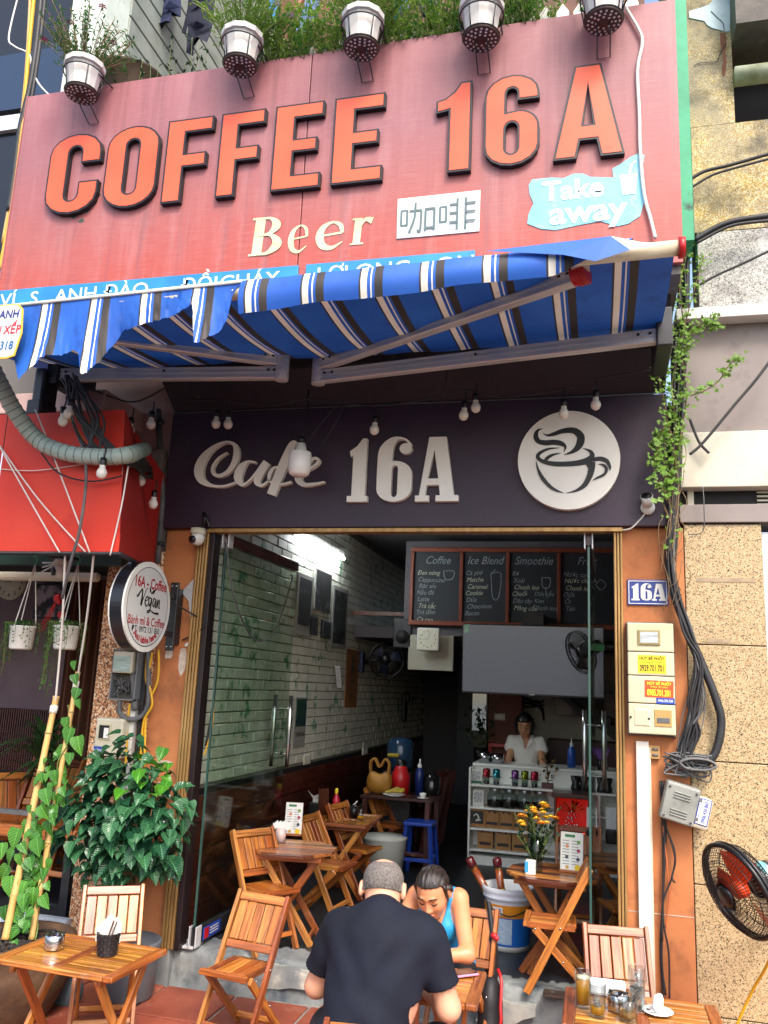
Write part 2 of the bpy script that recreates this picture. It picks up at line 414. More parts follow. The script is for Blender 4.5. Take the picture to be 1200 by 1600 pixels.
m_red = mat('red plastic', 'b3161c', .35)
WD = ('9c4c20', 'c2742f', 'd48a3c', 'ac5c28', 'da9848', '8c4222')
m_wood = wood('varnished acacia', WD)
m_woodd = wood('dark varnished wood', ('5a2c1a', '6d3820', '7b4426', '4c2416'), .35, .4)
m_woodt = wood('golden table slat', ('b9742a', 'c98533', 'd4963c', 'a8661f'), .25, .7)
m_woodr = wood('red brown wood', ('4a1a12', '5b2216', '3c140f'), .4, .3)
m_brick = mat('white painted brick', 'd8d7ca', .55, c2='c6c6b6', sc=4, dirt='4c8a63', dsc=6.5, dlo=.57, dhi=.66, bmp=.12, bsc=10, rv=.08)
m_mortar = mat('brick mortar', '7d7d70', .9, c2='6b6b60', sc=14)
m_sticker = mat('white sticker', 'e3e3de', .5)
m_glass = None
def glass(name, tint, rough=.02, reflect=1.45, mixv=.12):
    m, nt, b = nodes(name); MATS[name] = m
    nt.nodes.remove(b); o = nt.nodes['Material Output']
    tr = nt.nodes.new('ShaderNodeBsdfTransparent'); tr.inputs[0].default_value = (*lin(tint), 1)
    gl = nt.nodes.new('ShaderNodeBsdfGlossy'); gl.inputs['Roughness'].default_value = rough
    lw = nt.nodes.new('ShaderNodeLayerWeight'); lw.inputs[0].default_value = .5; pw = N(nt, 'Math', operation='POWER'); nt.links.new(lw.outputs['Facing'], pw.inputs[0]); pw.inputs[1].default_value = 5
    fr = N(nt, 'Math', operation='MULTIPLY_ADD'); nt.links.new(pw.outputs[0], fr.inputs[0]); fr.inputs[1].default_value = .7; fr.inputs[2].default_value = .04
    mx = nt.nodes.new('ShaderNodeMixShader'); nt.links.new(fr.outputs[0], mx.inputs[0]); nt.links.new(tr.outputs[0], mx.inputs[1]); nt.links.new(gl.outputs[0], mx.inputs[2])
    nt.links.new(mx.outputs[0], o.inputs[0]); return m
m_pane = glass('door glass', 'e6efe8'); m_drink = glass('drinking glass', 'eef2f2', .01, 1.5); m_jar = glass('jar glass', 'dfe6e4', .02, 1.5)

# ================================================================ ground, street, pavement
MB().b2((-150, -150, -.20), (150, 150, -.14)).build('street', m_asph, kind='structure')
pav = MB().b2((-9, -3.6, -.13), (6, .6, -.012)).build('pavement', m_grout, kind='structure')
TS = .45; tme = {}
for i in range(-9, 4):
    for j in range(-5, 1):
        k = rnd.randrange(4)
        if k not in tme:
            b = MB(); b.box((0, 0, -.012), (TS - .014 - .002 * k, TS - .016, .024)); me = b.mesh('tile', m_tile)
            bm = bmesh.new(); bm.from_mesh(me); bmesh.ops.bevel(bm, geom=bm.edges[:], offset=.004, segments=1, affect='EDGES'); bm.to_mesh(me); bm.free(); tme[k] = me
        mobj('tile', tme[k], pav, Matrix.Translation((i * TS - .027, j * TS - .235, rnd.uniform(-.0015, .002))) @ Matrix.Rotation(rnd.uniform(-.006, .006), 4, 'Z'))

# ================================================================ the coffee shop building
shop = thing('coffee_shop_building', 'narrow coffee shop front with orange plaster piers and a dark purple fascia', 'building', (-1.2, 0, 0))
def spart(name, lo, hi, m, bev=0, parent=None, **kw): return MB().b2(lo, hi).build(name, m, parent if parent is not None else shop, bev, **kw)
# rough worn step under the opening
bm = bmesh.new(); bmesh.ops.create_grid(bm, x_segments=90, y_segments=14, size=.5)
st = []; NX = 110
prof = [(.30, .2), (.16, .202), (.10, .2), (.075, .19), (.06, .165), (.055, .12), (.05, .06), (.04, -.02)]
b = MB(); vs = []
for i in range(NX + 1):
    x = -2.56 + 2.72 * i / NX
    for j, (y, z) in enumerate(prof):
        a = .012 if 1 < j < 7 else .003
        vs.append((x, y + rnd.uniform(-a, a) - .03 * math.sin(x * 2.1) * (j > 0), z + rnd.uniform(-a, a) * .5))
L = len(prof); b.add(vs, [(i * L + j, i * L + j + 1, (i + 1) * L + j + 1, (i + 1) * L + j) for i in range(NX) for j in range(L - 1)], True)
step = b.build('door_step', m_concrete, shop); bm.free()
b = MB(); vs = []
for i in range(16):
    a = 2 * math.pi * i / 16; r = 1 + .25 * math.sin(3 * a + 1) + .12 * math.sin(5 * a); vs.append((-.53 + .16 * r * math.cos(a), .028 + .003 * math.sin(2 * a), .1 + .075 * r * math.sin(a)))
b.add([(x, y - .02, z) for x, y, z in vs] + [(x, y + .06, z) for x, y, z in vs], [tuple(range(16))] + [(i, (i + 1) % 16, 16 + (i + 1) % 16, 16 + i) for i in range(16)]); b.build('cement_patch', m_concrete2, step)
b = MB(); vs = []
for i in range(26):
    a = 2 * math.pi * i / 26; r = 1 + .16 * math.sin(3 * a + 2) + .10 * math.sin(7 * a); vs.append((-1.85 + .42 * r * math.cos(a), .03 + .003 * math.sin(2 * a), .115 + .065 * r * math.sin(a)))
b.add([(x, y - .014, z) for x, y, z in vs] + [(x, y + .06, z) for x, y, z in vs], [tuple(range(26))] + [(i, (i + 1) % 26, 26 + (i + 1) % 26, 26 + i) for i in range(26)]); b.build('cement_patch', m_concrete2, step)
spart('floor', (-2.6, .25, .05), (.5, 8.2, .2), m_floor)
pl = spart('pier', (-2.80, 0, -.02), (-2.565, .3, 2.77), m_plaster, label='orange plaster pier beside the round hanging sign')
pr = spart('pier', (.142, 0, -.02), (.487, .3, 2.77), m_plaster, label='orange plaster pier that carries the house number')
for (x, z, w_, h_) in ((-2.66, 1.27, .1, .012), (-2.67, 1.13, .09, .016), (-2.65, 1.075, .11, .014), (-2.6, 1.9, .05, .1), (-2.7, 1.95, .05, .05)):
    b = MB(); n = 14; vs = [(x + w_ * (.5 + .15 * rnd.random()) * math.cos(a), -.0035, z + h_ * (.6 + .5 * rnd.random()) * math.sin(a)) for a in [2 * math.pi * i / n for i in range(n)]]
    b.add(vs, [tuple(range(n))]); b.build('plaster_chip', m_chip, pl)
b = MB()
for z in (.68, .26): b.b2((.143, -.002, z), (.486, .002, z + .004))
b.build('plaster_joint', m_chip, pr)
spart('pier_base', (-2.805, -.02, -.02), (-2.50, .24, .2), m_concrete, .012)
# fluted metal frame round the opening
fr = thing('door_frame', 'x', 'x'); 
for k in ('label', 'category'): del fr[k]
fr.parent = shop; fr.location = (1.2, 0, 0); fr.name = 'door_frame'
def flute(x0, x1, z0, z1, n):
    for i in range(n):
        x = x0 + (x1 - x0) * (i + .5) / n; wd = (x1 - x0) / n
        MB().b2((x - wd * .4, -.028, z0), (x + wd * .4, .05, z1)).build('fluted_strip', m_gold, fr, .004)
flute(-2.562, -2.478, .2, 2.765, 4); flute(.098, .15, .2, 2.765, 3)
spart('jamb', (-2.475, -.02, .2), (-2.44, .08, 2.75), mat('dark jamb', '1d1012', .5), .004, fr)
spart('track', (-2.565, -.05, 2.742), (.15, .04, 2.768), m_gold, .003, fr)
spart('threshold_plate', (-2.57, .02, .2), (-2.37, .16, .215), m_alu, .003, fr)
# fascia with the folded dark boarding above it
fas = spart('fascia_board', (-2.812, -.06, 2.772), (.412, .02, 3.57), m_fascia, .004)
b = MB(); b.add([(-2.80, -.058, 3.578), (.405, -.058, 3.578), (.405, -.56, 3.93), (-2.80, -.56, 3.93), (-2.80, -.02, 3.62), (.405, -.02, 3.62), (.405, -.54, 3.97), (-2.80, -.54, 3.97)], [(0, 1, 2, 3), (7, 6, 5, 4), (0, 4, 5, 1), (3, 2, 6, 7), (0, 3, 7, 4), (1, 5, 6, 2)]); b.build('sloping_soffit', m_soffit, shop)
b = MB(); b.tube([(-2.80, -.066, 3.572), (.405, -.066, 3.572)], .004, 5); b.build('fascia_edge_wire', m_gcable, fas)
# storey over the street with the balcony
spart('balcony_slab', (-3.72, -.76, 3.975), (.44, .3, 4.12), m_greyc)
spart('balcony_parapet', (-3.70, -.76, 4.12), (.44, -.66, 5.5), m_greyc)
spart('balcony_floor', (-3.70, -.66, 4.12), (.44, 2.2, 4.2), m_greyc)
spart('green_column', (.458, -.30, 4.42), (.568, .3, 10.5), m_green, label='cracked green painted column at the edge of the red sign')
spart('white_column', (-3.62, -.62, 4.1), (-3.34, -.34, 10.5), mat('flaking white paint', 'cfd8cf', .7, c2='b9c4ba', sc=6, dirt='7f8c80', dsc=12, dlo=.6, dhi=.75, bmp=.3))
sw = thing('siding_wall', '', ''); 
for k in ('label', 'category'):
    if k in sw: del sw[k]
sw.parent = shop; sw.location = (1.2, 0, 0)
m_side = mat('grey painted siding', '8d938b', .6, c2='7b827b', sc=5, dirt='5d6a63', dsc=3, dlo=.5, dhi=.75, rv=.06)
for i in range(36): bar('plank', (-3.34, -.35, 4.3 + i * .17), (-3.34, 2.3, 4.3 + i * .17), .03, .158, m_side, sw, bev=.006)
spart('siding_backing', (-3.5, -.34, 4.2), (-3.36, 2.3, 10.5), m_dark)
bw = mat('brown boarded wall', '6d4636', .7, c2='54362a', sc=6, rv=.12)
for i in range(19): spart('board', (-3.3 + i * .2, 2.2 + .004 * (i % 3), 4.2), (-3.106 + i * .2, 2.24, 11.5), bw, .004)
# inside of the shop
lw = MB().b2((-2.62, .1, .2), (-2.512, 7.6, 3.42)).build('side_wall', m_mortar, shop, label='side wall of white painted brick in running bond')
bh, bl = .076, .215; nb = 0; rest = MB(); bme = []
for k in range(3):
    b = MB(); b.box((0, 0, 0), (.02, bl - .009, bh - .008)); me = b.mesh('brick', m_brick)
    bmx = bmesh.new(); bmx.from_mesh(me); bmesh.ops.bevel(bmx, geom=bmx.edges[:], offset=.004, segments=1, affect='EDGES'); bmx.to_mesh(me); bmx.free(); bme.append(me)
order = []
for r in range(29):
    for c in range(34):
        y = .17 + c * bl + (bl / 2 if r % 2 else 0); z = 1.16 + r * bh
        if y < 7.5 and z < 3.38: order.append((y, z))
order.sort(key=lambda q: (q[0] < .9 and q[1] > 3.0, q[0]))
for q, (y, z) in enumerate(order):
    x = -2.507 + rnd.uniform(-.002, .003)
    if q < 290: mobj('brick', bme[q % 3], lw, T3(x, y, z))
    else: rest.box((x, y, z), (.02, bl - .009, bh - .008))
for x in m_brick.node_tree.nodes:
    if x.type == 'TEX_COORD': x.object = lw
for x in m_tile.node_tree.nodes:
    if x.type == 'TEX_COORD': x.object = pav
rest.build('brick_field', m_brick, lw, kind='stuff')
wsc = MB().b2((-2.512, .1, .2), (-2.495, 7.5, 1.10)).build('wainscot', m_dark, shop)
for i in range(5): bar('plank', (-2.487, .12, .29 + i * .172), (-2.487, 7.4, .29 + i * .172), .016, .164, m_woodr, wsc, bev=.004)
spart('side_wall', (.46, .1, .2), (.6, 8.0, 3.4), mat('dim cream wall', '8f877c', .8), label='plain cream side wall')
spart('ceiling', (-2.62, .1, 3.42), (.6, 8.0, 3.55), mat('grey ceiling', '7b7a7a', .8))
b = MB(); b.b2((-2.5, .02, 2.765), (.46, .1, 3.42)); b.build('lintel', m_greyc, shop)
# mezzanine front over the counter, stair flight and back rooms
spart('mezzanine_front', (-1.93, 3.42, 2.33), (.46, 3.56, 3.30), mat('mezzanine grey', '4d4a50', .7))
spart('mezzanine_floor', (-2.5, 3.56, 2.30), (.46, 7.6, 2.42), mat('mezzanine soffit', '3a3336', .8))
spart('mezzanine_rail', (-2.5, 3.44, 2.52), (-1.93, 3.5, 2.56), m_woodd)
spart('corridor_end_wall', (-2.62, 7.5, .2), (-1.35, 7.62, 3.4), mat('dim grey wall', '57555a', .8))
spart('corridor_door', (-1.98, 7.42, .2), (-1.50, 7.50, 2.2), mat('dark blue door', '22313f', .4))
spart('kitchen_partition', (-1.36, 5.0, .2), (-1.26, 7.6, 2.3), m_greyc)
bk = spart('kitchen_back_wall', (-1.3, 5.35, .2), (.46, 5.45, 2.3), mat('white kitchen tiles', 'a8a597', .45, c2='98958a', sc=3), label='white tiled back wall behind the stair')
ktm = []
b = MB(); b.box((0, 0, 0), (.19, .014, .095)); ktm.append(b.mesh('tile', mat('white kitchen tile', 'aeaa9c', .35, rv=.1)))
for r in range(12):
    for c in range(7): mobj('tile', ktm[0], bk, T3(-.92 + c * .196 + (.098 if r % 2 else 0), 5.344, 1.12 + r * .1))
spart('brown_pier', (-1.2, 4.75, .2), (-.83, 4.98, 2.3), mat('brown painted pier', '7a4a3e', .7, c2='6a3e34', sc=4))
b = MB()
for i in range(12): b.b2((-.95 + i * .115, 4.72, 2.18 - i * .085), (-.78 + i * .115, 5.3, 2.26 - i * .085))
for s in (4.70,): b.beam((-.98, s, 2.22), (.46, s, 1.16), .05, .17, (0, 1, 0))
b.build('stair_flight', mat('black stair', '15120f', .5), shop)
spart('stair_cupboard', (-.55, 4.80, .2), (.46, 5.25, 1.30), mat('dark red cupboard', '3a1210', .5))

# ================================================================ neighbours
nl = thing('left_house', 'dark open house front with a pebbled granite pier and a red awning above', 'building', (-4.2, 0, 0)); nl.name = 'neighbour_house'
def npart(name, lo, hi, m, bev=0, **kw): return MB().b2(lo, hi).build(name, m, nl, bev, **kw)
npart('granite_pier', (-3.215, -.012, -.02), (-2.802, .3, 2.62), m_granite, .01)
npart('upper_pier', (-3.05, -.02, 2.625), (-2.815, .3, 3.97), m_greyc)
npart('canopy_slab', (-7.5, -.5, 3.46), (-3.06, .3, 3.60), m_pink, .01)
b = MB(); b.add([(-3.055, -.03, 3.10), (-2.83, -.02, 3.28), (-2.83, -.02, 3.97), (-3.7, -.03, 3.97), (-3.7, -.03, 3.66), (-3.055, -.6, 3.42)], [(0, 1, 2, 3, 4), (0, 4, 5)]); b.build('render_band', m_pink, nl)
npart('back_wall', (-8, 1.9, 1.45), (-3.2, 2.0, 2.9), mat('mauve wall', '7d6b74', .8, c2='6d5c66', sc=3))
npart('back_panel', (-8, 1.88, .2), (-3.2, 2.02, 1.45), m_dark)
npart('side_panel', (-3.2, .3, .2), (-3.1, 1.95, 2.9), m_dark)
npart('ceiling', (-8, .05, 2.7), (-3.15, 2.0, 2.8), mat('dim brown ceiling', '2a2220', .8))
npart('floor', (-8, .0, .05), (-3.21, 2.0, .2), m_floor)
rb = npart('stone_riser', (-8, -.06, -.02), (-3.19, .0, .3), mat('riser mortar', 'a7b0b8', .8), .01)
for i in range(22):
    b = MB(); cx, cz = -4.4 + .11 * (i // 2) + rnd.uniform(-.01, .01), .08 + .13 * (i % 2); n = 6
    vs = [(cx + rnd.uniform(.04, .058) * math.cos(2 * math.pi * k / n), 0, cz + rnd.uniform(.048, .066) * math.sin(2 * math.pi * k / n)) for k in range(n)]
    b.add([(x, -.072, z) for x, y, z in vs] + [(x, -.06, z) for x, y, z in vs], [tuple(range(n))] + [(k, n + k, n + (k + 1) % n, (k + 1) % n) for k in range(n)]); b.build('stone', mat('slate blue stone', '7d92a8', .6, c2='93a0ab', sc=7, rv=.25), rb)
pn = mat('brown curtain', '6b4230', .8, c2='4d2d20', sc=5, stretch=(8, 8, .4))
b = MB(); vs = []
for i in range(61):
    x = -4.55 + .75 * i / 60; y = 1.55 + .05 * math.sin(i * .9); vs += [(x, y, .6), (x, y + .01, 2.62)]
b.add(vs, [(2 * i, 2 * i + 2, 2 * i + 3, 2 * i + 1) for i in range(60)], True); b.build('curtain', pn, nl)
b = MB()
for i in range(60): b.b2((-6.2 + i * .024, 1.84, .9), (-6.188 + i * .024, 1.878, 1.45))
b.build('wall_slats', m_woodr, nl)
npart('green_beam', (-8, -.16, 2.50), (-3.02, -.08, 2.60), mat('dark green steel', '24413a', .5), .004)
npart('white_pipe', (-8, -.15, 2.395), (-3.2, -.09, 2.455), m_offw, .02)

nr = thing('neighbour_house', 'terrazzo clad house front with stained yellow pebbledash above', 'building', (.9, 0, 0))
def rpart(name, lo, hi, m, bev=0, **kw): return MB().b2(lo, hi).build(name, m, nr, bev, **kw)
zz = [(-.05, .215), (.221, .845), (.851, 1.478), (1.484, 2.105), (2.111, 2.79)]
for a, c in zz: rpart('wall_panel', (.492, .0, a), (.905, .15, c), m_terr, .003)
rpart('panel_backing', (.49, .012, -.05), (.90, .3, 2.8), m_dark)
b = MB()
for z, x0, x1 in ((2.46, .55, .86), (2.12, .60, .72)): b.b2((x0, -.003, z), (x1, .004, z + .022))
b.build('cement_smear', mat('grey cement smear', '8d7c68', .9, c2='a89679', sc=14), nr)
rpart('door_leaf', (.96, .1, 0), (1.6, .14, 2.7), mat('dim window', '1b2228', .2))
rpart('door_frame', (.91, .04, 0), (.955, .14, 2.75), m_alu, .004)
rpart('pier', (1.6, 0, 0), (3.5, .3, 2.8), m_terr)
rpart('grey_lintel', (.47, -.02, 2.80), (3.5, .3, 2.905), m_grey, .004)
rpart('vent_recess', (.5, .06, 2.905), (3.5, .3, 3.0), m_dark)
b = MB()
for i in range(4): b.b2((.9, .05, 2.912 + i * .024), (1.6, .075, 2.922 + i * .024))
b.build('vent_slats', m_offw, nr)
rpart('vent_post', (.52, .03, 2.905), (.555, .1, 3.0), m_offw)
rpart('sunlit_band', (.47, -.05, 3.0), (3.5, .3, 3.33), m_beige, .006)  # band that catches the sun, its brightness painted in
rpart('grey_band', (.47, -.03, 3.332), (3.5, .3, 4.0), m_grey)
rpart('ledge', (.47, -.14, 4.0), (3.5, .3, 4.07), m_white, .006)
rpart('stained_wall', (.62, -.01, 4.07), (3.5, .3, 4.62), m_greywall)
rpart('yellow_wall', (.605, -.012, 4.625), (3.5, .28, 5.36), m_yellow)
rpart('yellow_wall', (.60, -.012, 5.363), (.868, .28, 6.6), m_yellow)
zp = lambda L_: [orient_([(P(1000 + x / 5.333, y / 5.333, -.012).x, P(1000 + x / 5.333, y / 5.333, -.012).z) for x, y in L_])]
def orient_(lp): return lp if sum(lp[i][0] * lp[(i + 1) % len(lp)][1] - lp[(i + 1) % len(lp)][0] * lp[i][1] for i in range(len(lp))) > 0 else lp[::-1]
MB().poly(zp([(408, 98), (450, 85), (520, 66), (575, 42), (620, -10), (640, -60), (752, -60), (750, 120), (748, 262), (715, 270), (690, 262), (650, 252), (600, 238), (560, 214), (535, 180), (505, 172), (470, 166), (408, 152)]), .006, plane_on((0, -.018, 0), (1, 0, 0), (0, 0, 1))).build('plaster_patch', mat('pale blue skim', 'b9cbd4', .7, c2='a5b7c2', sc=5, bmp=.3, dirt='8d9aa2', dsc=7), nr)
MB().poly(zp([(668, 275), (712, 282), (722, 330), (716, 380), (712, 440), (722, 520), (712, 600), (704, 640), (690, 632), (680, 600), (690, 520), (684, 440), (668, 360)]), .003, plane_on((0, -.0155, 0), (1, 0, 0), (0, 0, 1))).build('rust_streak', mat('rust brown cement', '7b5140', .9, c2='6a4436', sc=9), nr)
b = MB()
for pts in ([(448, 552), (500, 530), (560, 524), (640, 516), (660, 470), (690, 410), (716, 370)], [(590, 100), (640, 150), (690, 200), (700, 260)]): b.ribbon([(P(1000 + x / 5.333, y / 5.333, -.013).x, P(1000 + x / 5.333, y / 5.333, -.013).z, .006) for x, y in pts], 0, FACE((0, -.0195, 0)), 4)
b.build('crack', m_dark, nr)
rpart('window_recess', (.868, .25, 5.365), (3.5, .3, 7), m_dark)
rpart('balcony_soffit', (.868, -.2, 5.92), (3.5, .25, 6.9), m_greyc)
MB().tube([(.87, -.05, 5.66), (3.5, -.05, 5.66)], .06, 14).build('rail_pipe', mat('mossy white pipe', 'c4c4ae', .7, c2='8a8b66', sc=8), nr)
b = MB(); b.b2((.93, .0, 4.42), (1.3, .05, 4.56)); b.build('hole', m_dark, nr)
# ================================================================ the big red sign
SY = -.80
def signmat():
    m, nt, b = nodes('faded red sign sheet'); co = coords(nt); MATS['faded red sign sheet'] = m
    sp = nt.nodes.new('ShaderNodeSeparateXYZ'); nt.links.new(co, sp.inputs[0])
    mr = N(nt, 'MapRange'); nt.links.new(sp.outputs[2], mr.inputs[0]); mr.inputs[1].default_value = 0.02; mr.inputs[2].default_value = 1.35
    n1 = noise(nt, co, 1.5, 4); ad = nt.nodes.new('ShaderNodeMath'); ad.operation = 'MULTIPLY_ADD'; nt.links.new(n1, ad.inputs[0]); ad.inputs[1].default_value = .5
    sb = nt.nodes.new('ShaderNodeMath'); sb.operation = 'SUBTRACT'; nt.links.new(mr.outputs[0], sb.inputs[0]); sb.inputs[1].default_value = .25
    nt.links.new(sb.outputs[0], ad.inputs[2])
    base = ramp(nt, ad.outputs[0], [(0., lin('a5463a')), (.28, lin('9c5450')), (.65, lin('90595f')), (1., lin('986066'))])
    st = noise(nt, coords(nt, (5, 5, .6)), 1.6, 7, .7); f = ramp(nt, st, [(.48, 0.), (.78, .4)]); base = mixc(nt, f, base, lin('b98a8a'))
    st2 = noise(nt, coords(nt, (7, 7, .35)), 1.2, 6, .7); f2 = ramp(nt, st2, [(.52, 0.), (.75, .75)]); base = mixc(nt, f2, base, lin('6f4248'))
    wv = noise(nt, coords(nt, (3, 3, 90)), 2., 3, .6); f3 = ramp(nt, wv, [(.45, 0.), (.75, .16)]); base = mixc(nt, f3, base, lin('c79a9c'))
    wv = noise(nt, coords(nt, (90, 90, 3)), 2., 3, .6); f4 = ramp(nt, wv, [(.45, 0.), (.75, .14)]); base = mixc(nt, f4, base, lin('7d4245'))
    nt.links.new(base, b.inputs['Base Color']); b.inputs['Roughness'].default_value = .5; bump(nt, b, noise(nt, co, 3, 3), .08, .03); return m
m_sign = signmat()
sign = thing('shop_sign', 'huge faded red sign board with raised orange letters reading COFFEE 16A', 'sign', (-1.6, SY, 4.2))
SX0, SX1 = -3.725, .450; seam = P(480, 200, SY).x
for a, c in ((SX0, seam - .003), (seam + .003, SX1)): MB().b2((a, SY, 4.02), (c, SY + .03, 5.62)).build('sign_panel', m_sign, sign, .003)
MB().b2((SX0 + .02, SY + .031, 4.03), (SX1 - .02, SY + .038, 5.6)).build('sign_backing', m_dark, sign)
MB().b2((SX0 - .006, SY - .004, 4.02), (SX0 - .001, SY + .04, 5.625)).build('sign_edging', mat('pinkish trim', 'a86a6a', .5), sign)
m_let = mat('orange letter face', 'd8502c', .45, c2='e05f3c', sc=2, dirt='8f3326', dsc=7, dlo=.66, dhi=.85)
m_letk = mat('black letter return', '0f1014', .4)
def stad(x0, x1, z0, z1, rz, n=10):
    cx, rx = (x0 + x1) / 2, (x1 - x0) / 2; o = []
    for k in range(n + 1): a = math.pi * k / n; o.append((cx + rx * math.cos(a), z1 - rz + rz * math.sin(a)))
    for k in range(n + 1): a = math.pi + math.pi * k / n; o.append((cx + rx * math.cos(a), z0 + rz + rz * math.sin(a)))
    return o
def arc(cx, cz, rx, rz, a0, a1, n=8): return [(cx + rx * math.cos(rad(a0 + (a1 - a0) * k / n)), cz + rz * math.sin(rad(a0 + (a1 - a0) * k / n))) for k in range(n + 1)]
GL = {
 'E': [[(0, 0), (1, 0), (1, .17), (.43, .17), (.43, .43), (.9, .43), (.9, .585), (.43, .585), (.43, .83), (1, .83), (1, 1), (0, 1)]],
 'F': [[(0, 0), (.42, 0), (.42, .41), (.9, .41), (.9, .575), (.42, .575), (.42, .83), (1, .83), (1, 1), (0, 1)]],
 'O': [stad(0, 1, 0, 1, .24), stad(.385, .615, .17, .83, .07)],
 'C': [[(1, .62), (1, .76)] + arc(.5, .76, .5, .24, 0, 180)[1:] + [(0, .24)] + arc(.5, .24, .5, .24, 180, 360)[1:] + [(1, .39), (.62, .39), (.62, .24)] + arc(.5, .24, .12, .075, 0, -180, 6)[1:] + [(.38, .76)] + arc(.5, .76, .12, .075, 180, 0, 6)[1:] + [(.62, .62)]],
 '6': [[(1, .71), (1, .78)] + arc(.5, .78, .5, .22, 0, 180)[1:] + [(0, .22)] + arc(.5, .22, .5, .22, 180, 360)[1:] + [(1, .40)] + arc(.62, .40, .38, .20, 0, 90, 6)[1:] + [(.40, .585), (.40, .79)] + arc(.5, .79, .1, .06, 180, 0, 6)[1:] + [(.60, .71)], stad(.39, .61, .13, .47, .07)],
 '1': [[(.36, 0), (1, 0), (1, 1), (.68, 1), (.5, .90), (.25, .83), (0, .81), (0, .67), (.36, .69)]],
 'A': [[(0, 0), (.33, 0), (.385, .185), (.615, .185), (.67, 0), (1, 0), (.69, 1), (.31, 1)], [(.43, .35), (.57, .35), (.5, .80)]]}
def orient(lp, ccw): 
    ar = sum(lp[i][0] * lp[(i + 1) % len(lp)][1] - lp[(i + 1) % len(lp)][0] * lp[i][1] for i in range(len(lp)))
    return lp if (ar > 0) == ccw else lp[::-1]
def inset(lp, d):                              # positive d shrinks a counter-clockwise loop
    o = []; n = len(lp)
    for i in range(n):
        a, b, c = V(lp[i - 1]), V(lp[i]), V(lp[(i + 1) % n]); e1 = (b - a); e2 = (c - b)
        if e1.length < 1e-7 or e2.length < 1e-7: o.append(tuple(b)); continue
        e1.normalize(); e2.normalize(); n1 = V((-e1.y, e1.x)); n2 = V((-e2.y, e2.x)); s = n1 + n2; q = max(s.dot(n1), .35); o.append(tuple(b + s * (d / q)))
    return o
def big_letter(ch, l, r, y_mid, zb, zt, parent, name, mf, mk, depth=.05, ins=.007, Yp=SY, lean=0):
    x0, x1 = P(l, y_mid, Yp - depth).x, P(r, y_mid, Yp - depth).x
    loops = [orient([(x0 + u * (x1 - x0), zb + v_ * (zt - zb)) for u, v_ in lp], k == 0) for k, lp in enumerate(GL[ch])]
    Mx = plane_on((0, Yp - depth, 0), (1, 0, 0), (0, 0, 1)); o = MB().poly(loops, depth, Mx).build(name, mk, parent, .002, segs=1)
    MB().poly([inset(lp, ins) for lp in loops], .002, plane_on((0, Yp - depth - .0025, 0), (1, 0, 0), (0, 0, 1))).build('letter_face', mf, o)
zt, zb = P(108, 192, SY - .05).z, P(112, 330, SY - .05).z
for ch, l, r, ym in (('C', 76, 156, 262), ('O', 166, 247, 250), ('F', 259, 330, 236), ('F', 343, 412, 224), ('E', 428, 504, 214), ('E', 521, 600, 202), ('1', 681, 737, 180), ('6', 757, 843, 170), ('A', 864, 975, 160)):
    big_letter(ch, l, r, ym, 4.665, 5.245, sign, 'letter', m_let, m_letk, .036, .0125)
SER = {
 'B': [[(.26, 0, .27), (.26, 1, .27)], [(0, .03, .06), (.55, .03, .06)], [(0, .97, .06), (.55, .97, .06)], [(.26, .96, .06), (.6, .95, .08), (.8, .76, .25), (.6, .56, .09), (.26, .53, .06)], [(.26, .53, .06), (.66, .51, .09), (.9, .27, .27), (.62, .05, .1), (.26, .04, .06)]],
 'e': [[(.16, .50, .06), (.9, .56, .07)], [(.92, .55, .1), (.82, .84, .14), (.52, .97, .07), (.2, .80, .18), (.1, .48, .25), (.24, .14, .22), (.58, .03, .12), (.96, .22, .03)]],
 'r': [[(.3, 0, .28), (.3, 1, .28)], [(.02, .03, .06), (.62, .03, .06)], [(.02, .96, .06), (.35, .96, .06)], [(.4, .66, .06), (.6, .92, .14), (.92, .86, .26)]]}
m_cream = mat('peeling cream vinyl', 'b9c690', .5, c2='cdd3ae', sc=6, dirt='9c8a72', dsc=14, dlo=.64, dhi=.74)
def strokes(name, S, x0, x1, z0, z1, y, m, parent, shear=0., depth=.0, wx=None):
    b = MB(); sx, sz = x1 - x0, z1 - z0; ws = wx or sx
    for k, s in enumerate(S):
        b.ribbon([(x0 + u * sx + shear * v_ * sz, z0 + v_ * sz, q * ws * (1.18 if len(s[0]) > 2 and depth == 0 and m.name.startswith('peeling') else 1)) for u, v_, q in s], depth, plane_on((0, y - .0006 * k, 0), (1, 0, 0), (0, 0, 1)))
    return b.build(name, m, parent)
for ch, l, r, t_, bt in (('B', 388, 440, 340, 399), ('e', 449, 482, 352, 395), ('e', 493, 538, 347, 389), ('r', 546, 583, 341, 382)):
    p0, p1 = P(l, bt, SY), P(r, t_, SY); strokes('lettering', SER[ch], p0.x, p1.x, P((l + r) / 2, bt, SY).z, P((l + r) / 2, t_, SY).z, SY - .003, m_cream, sign, .06)
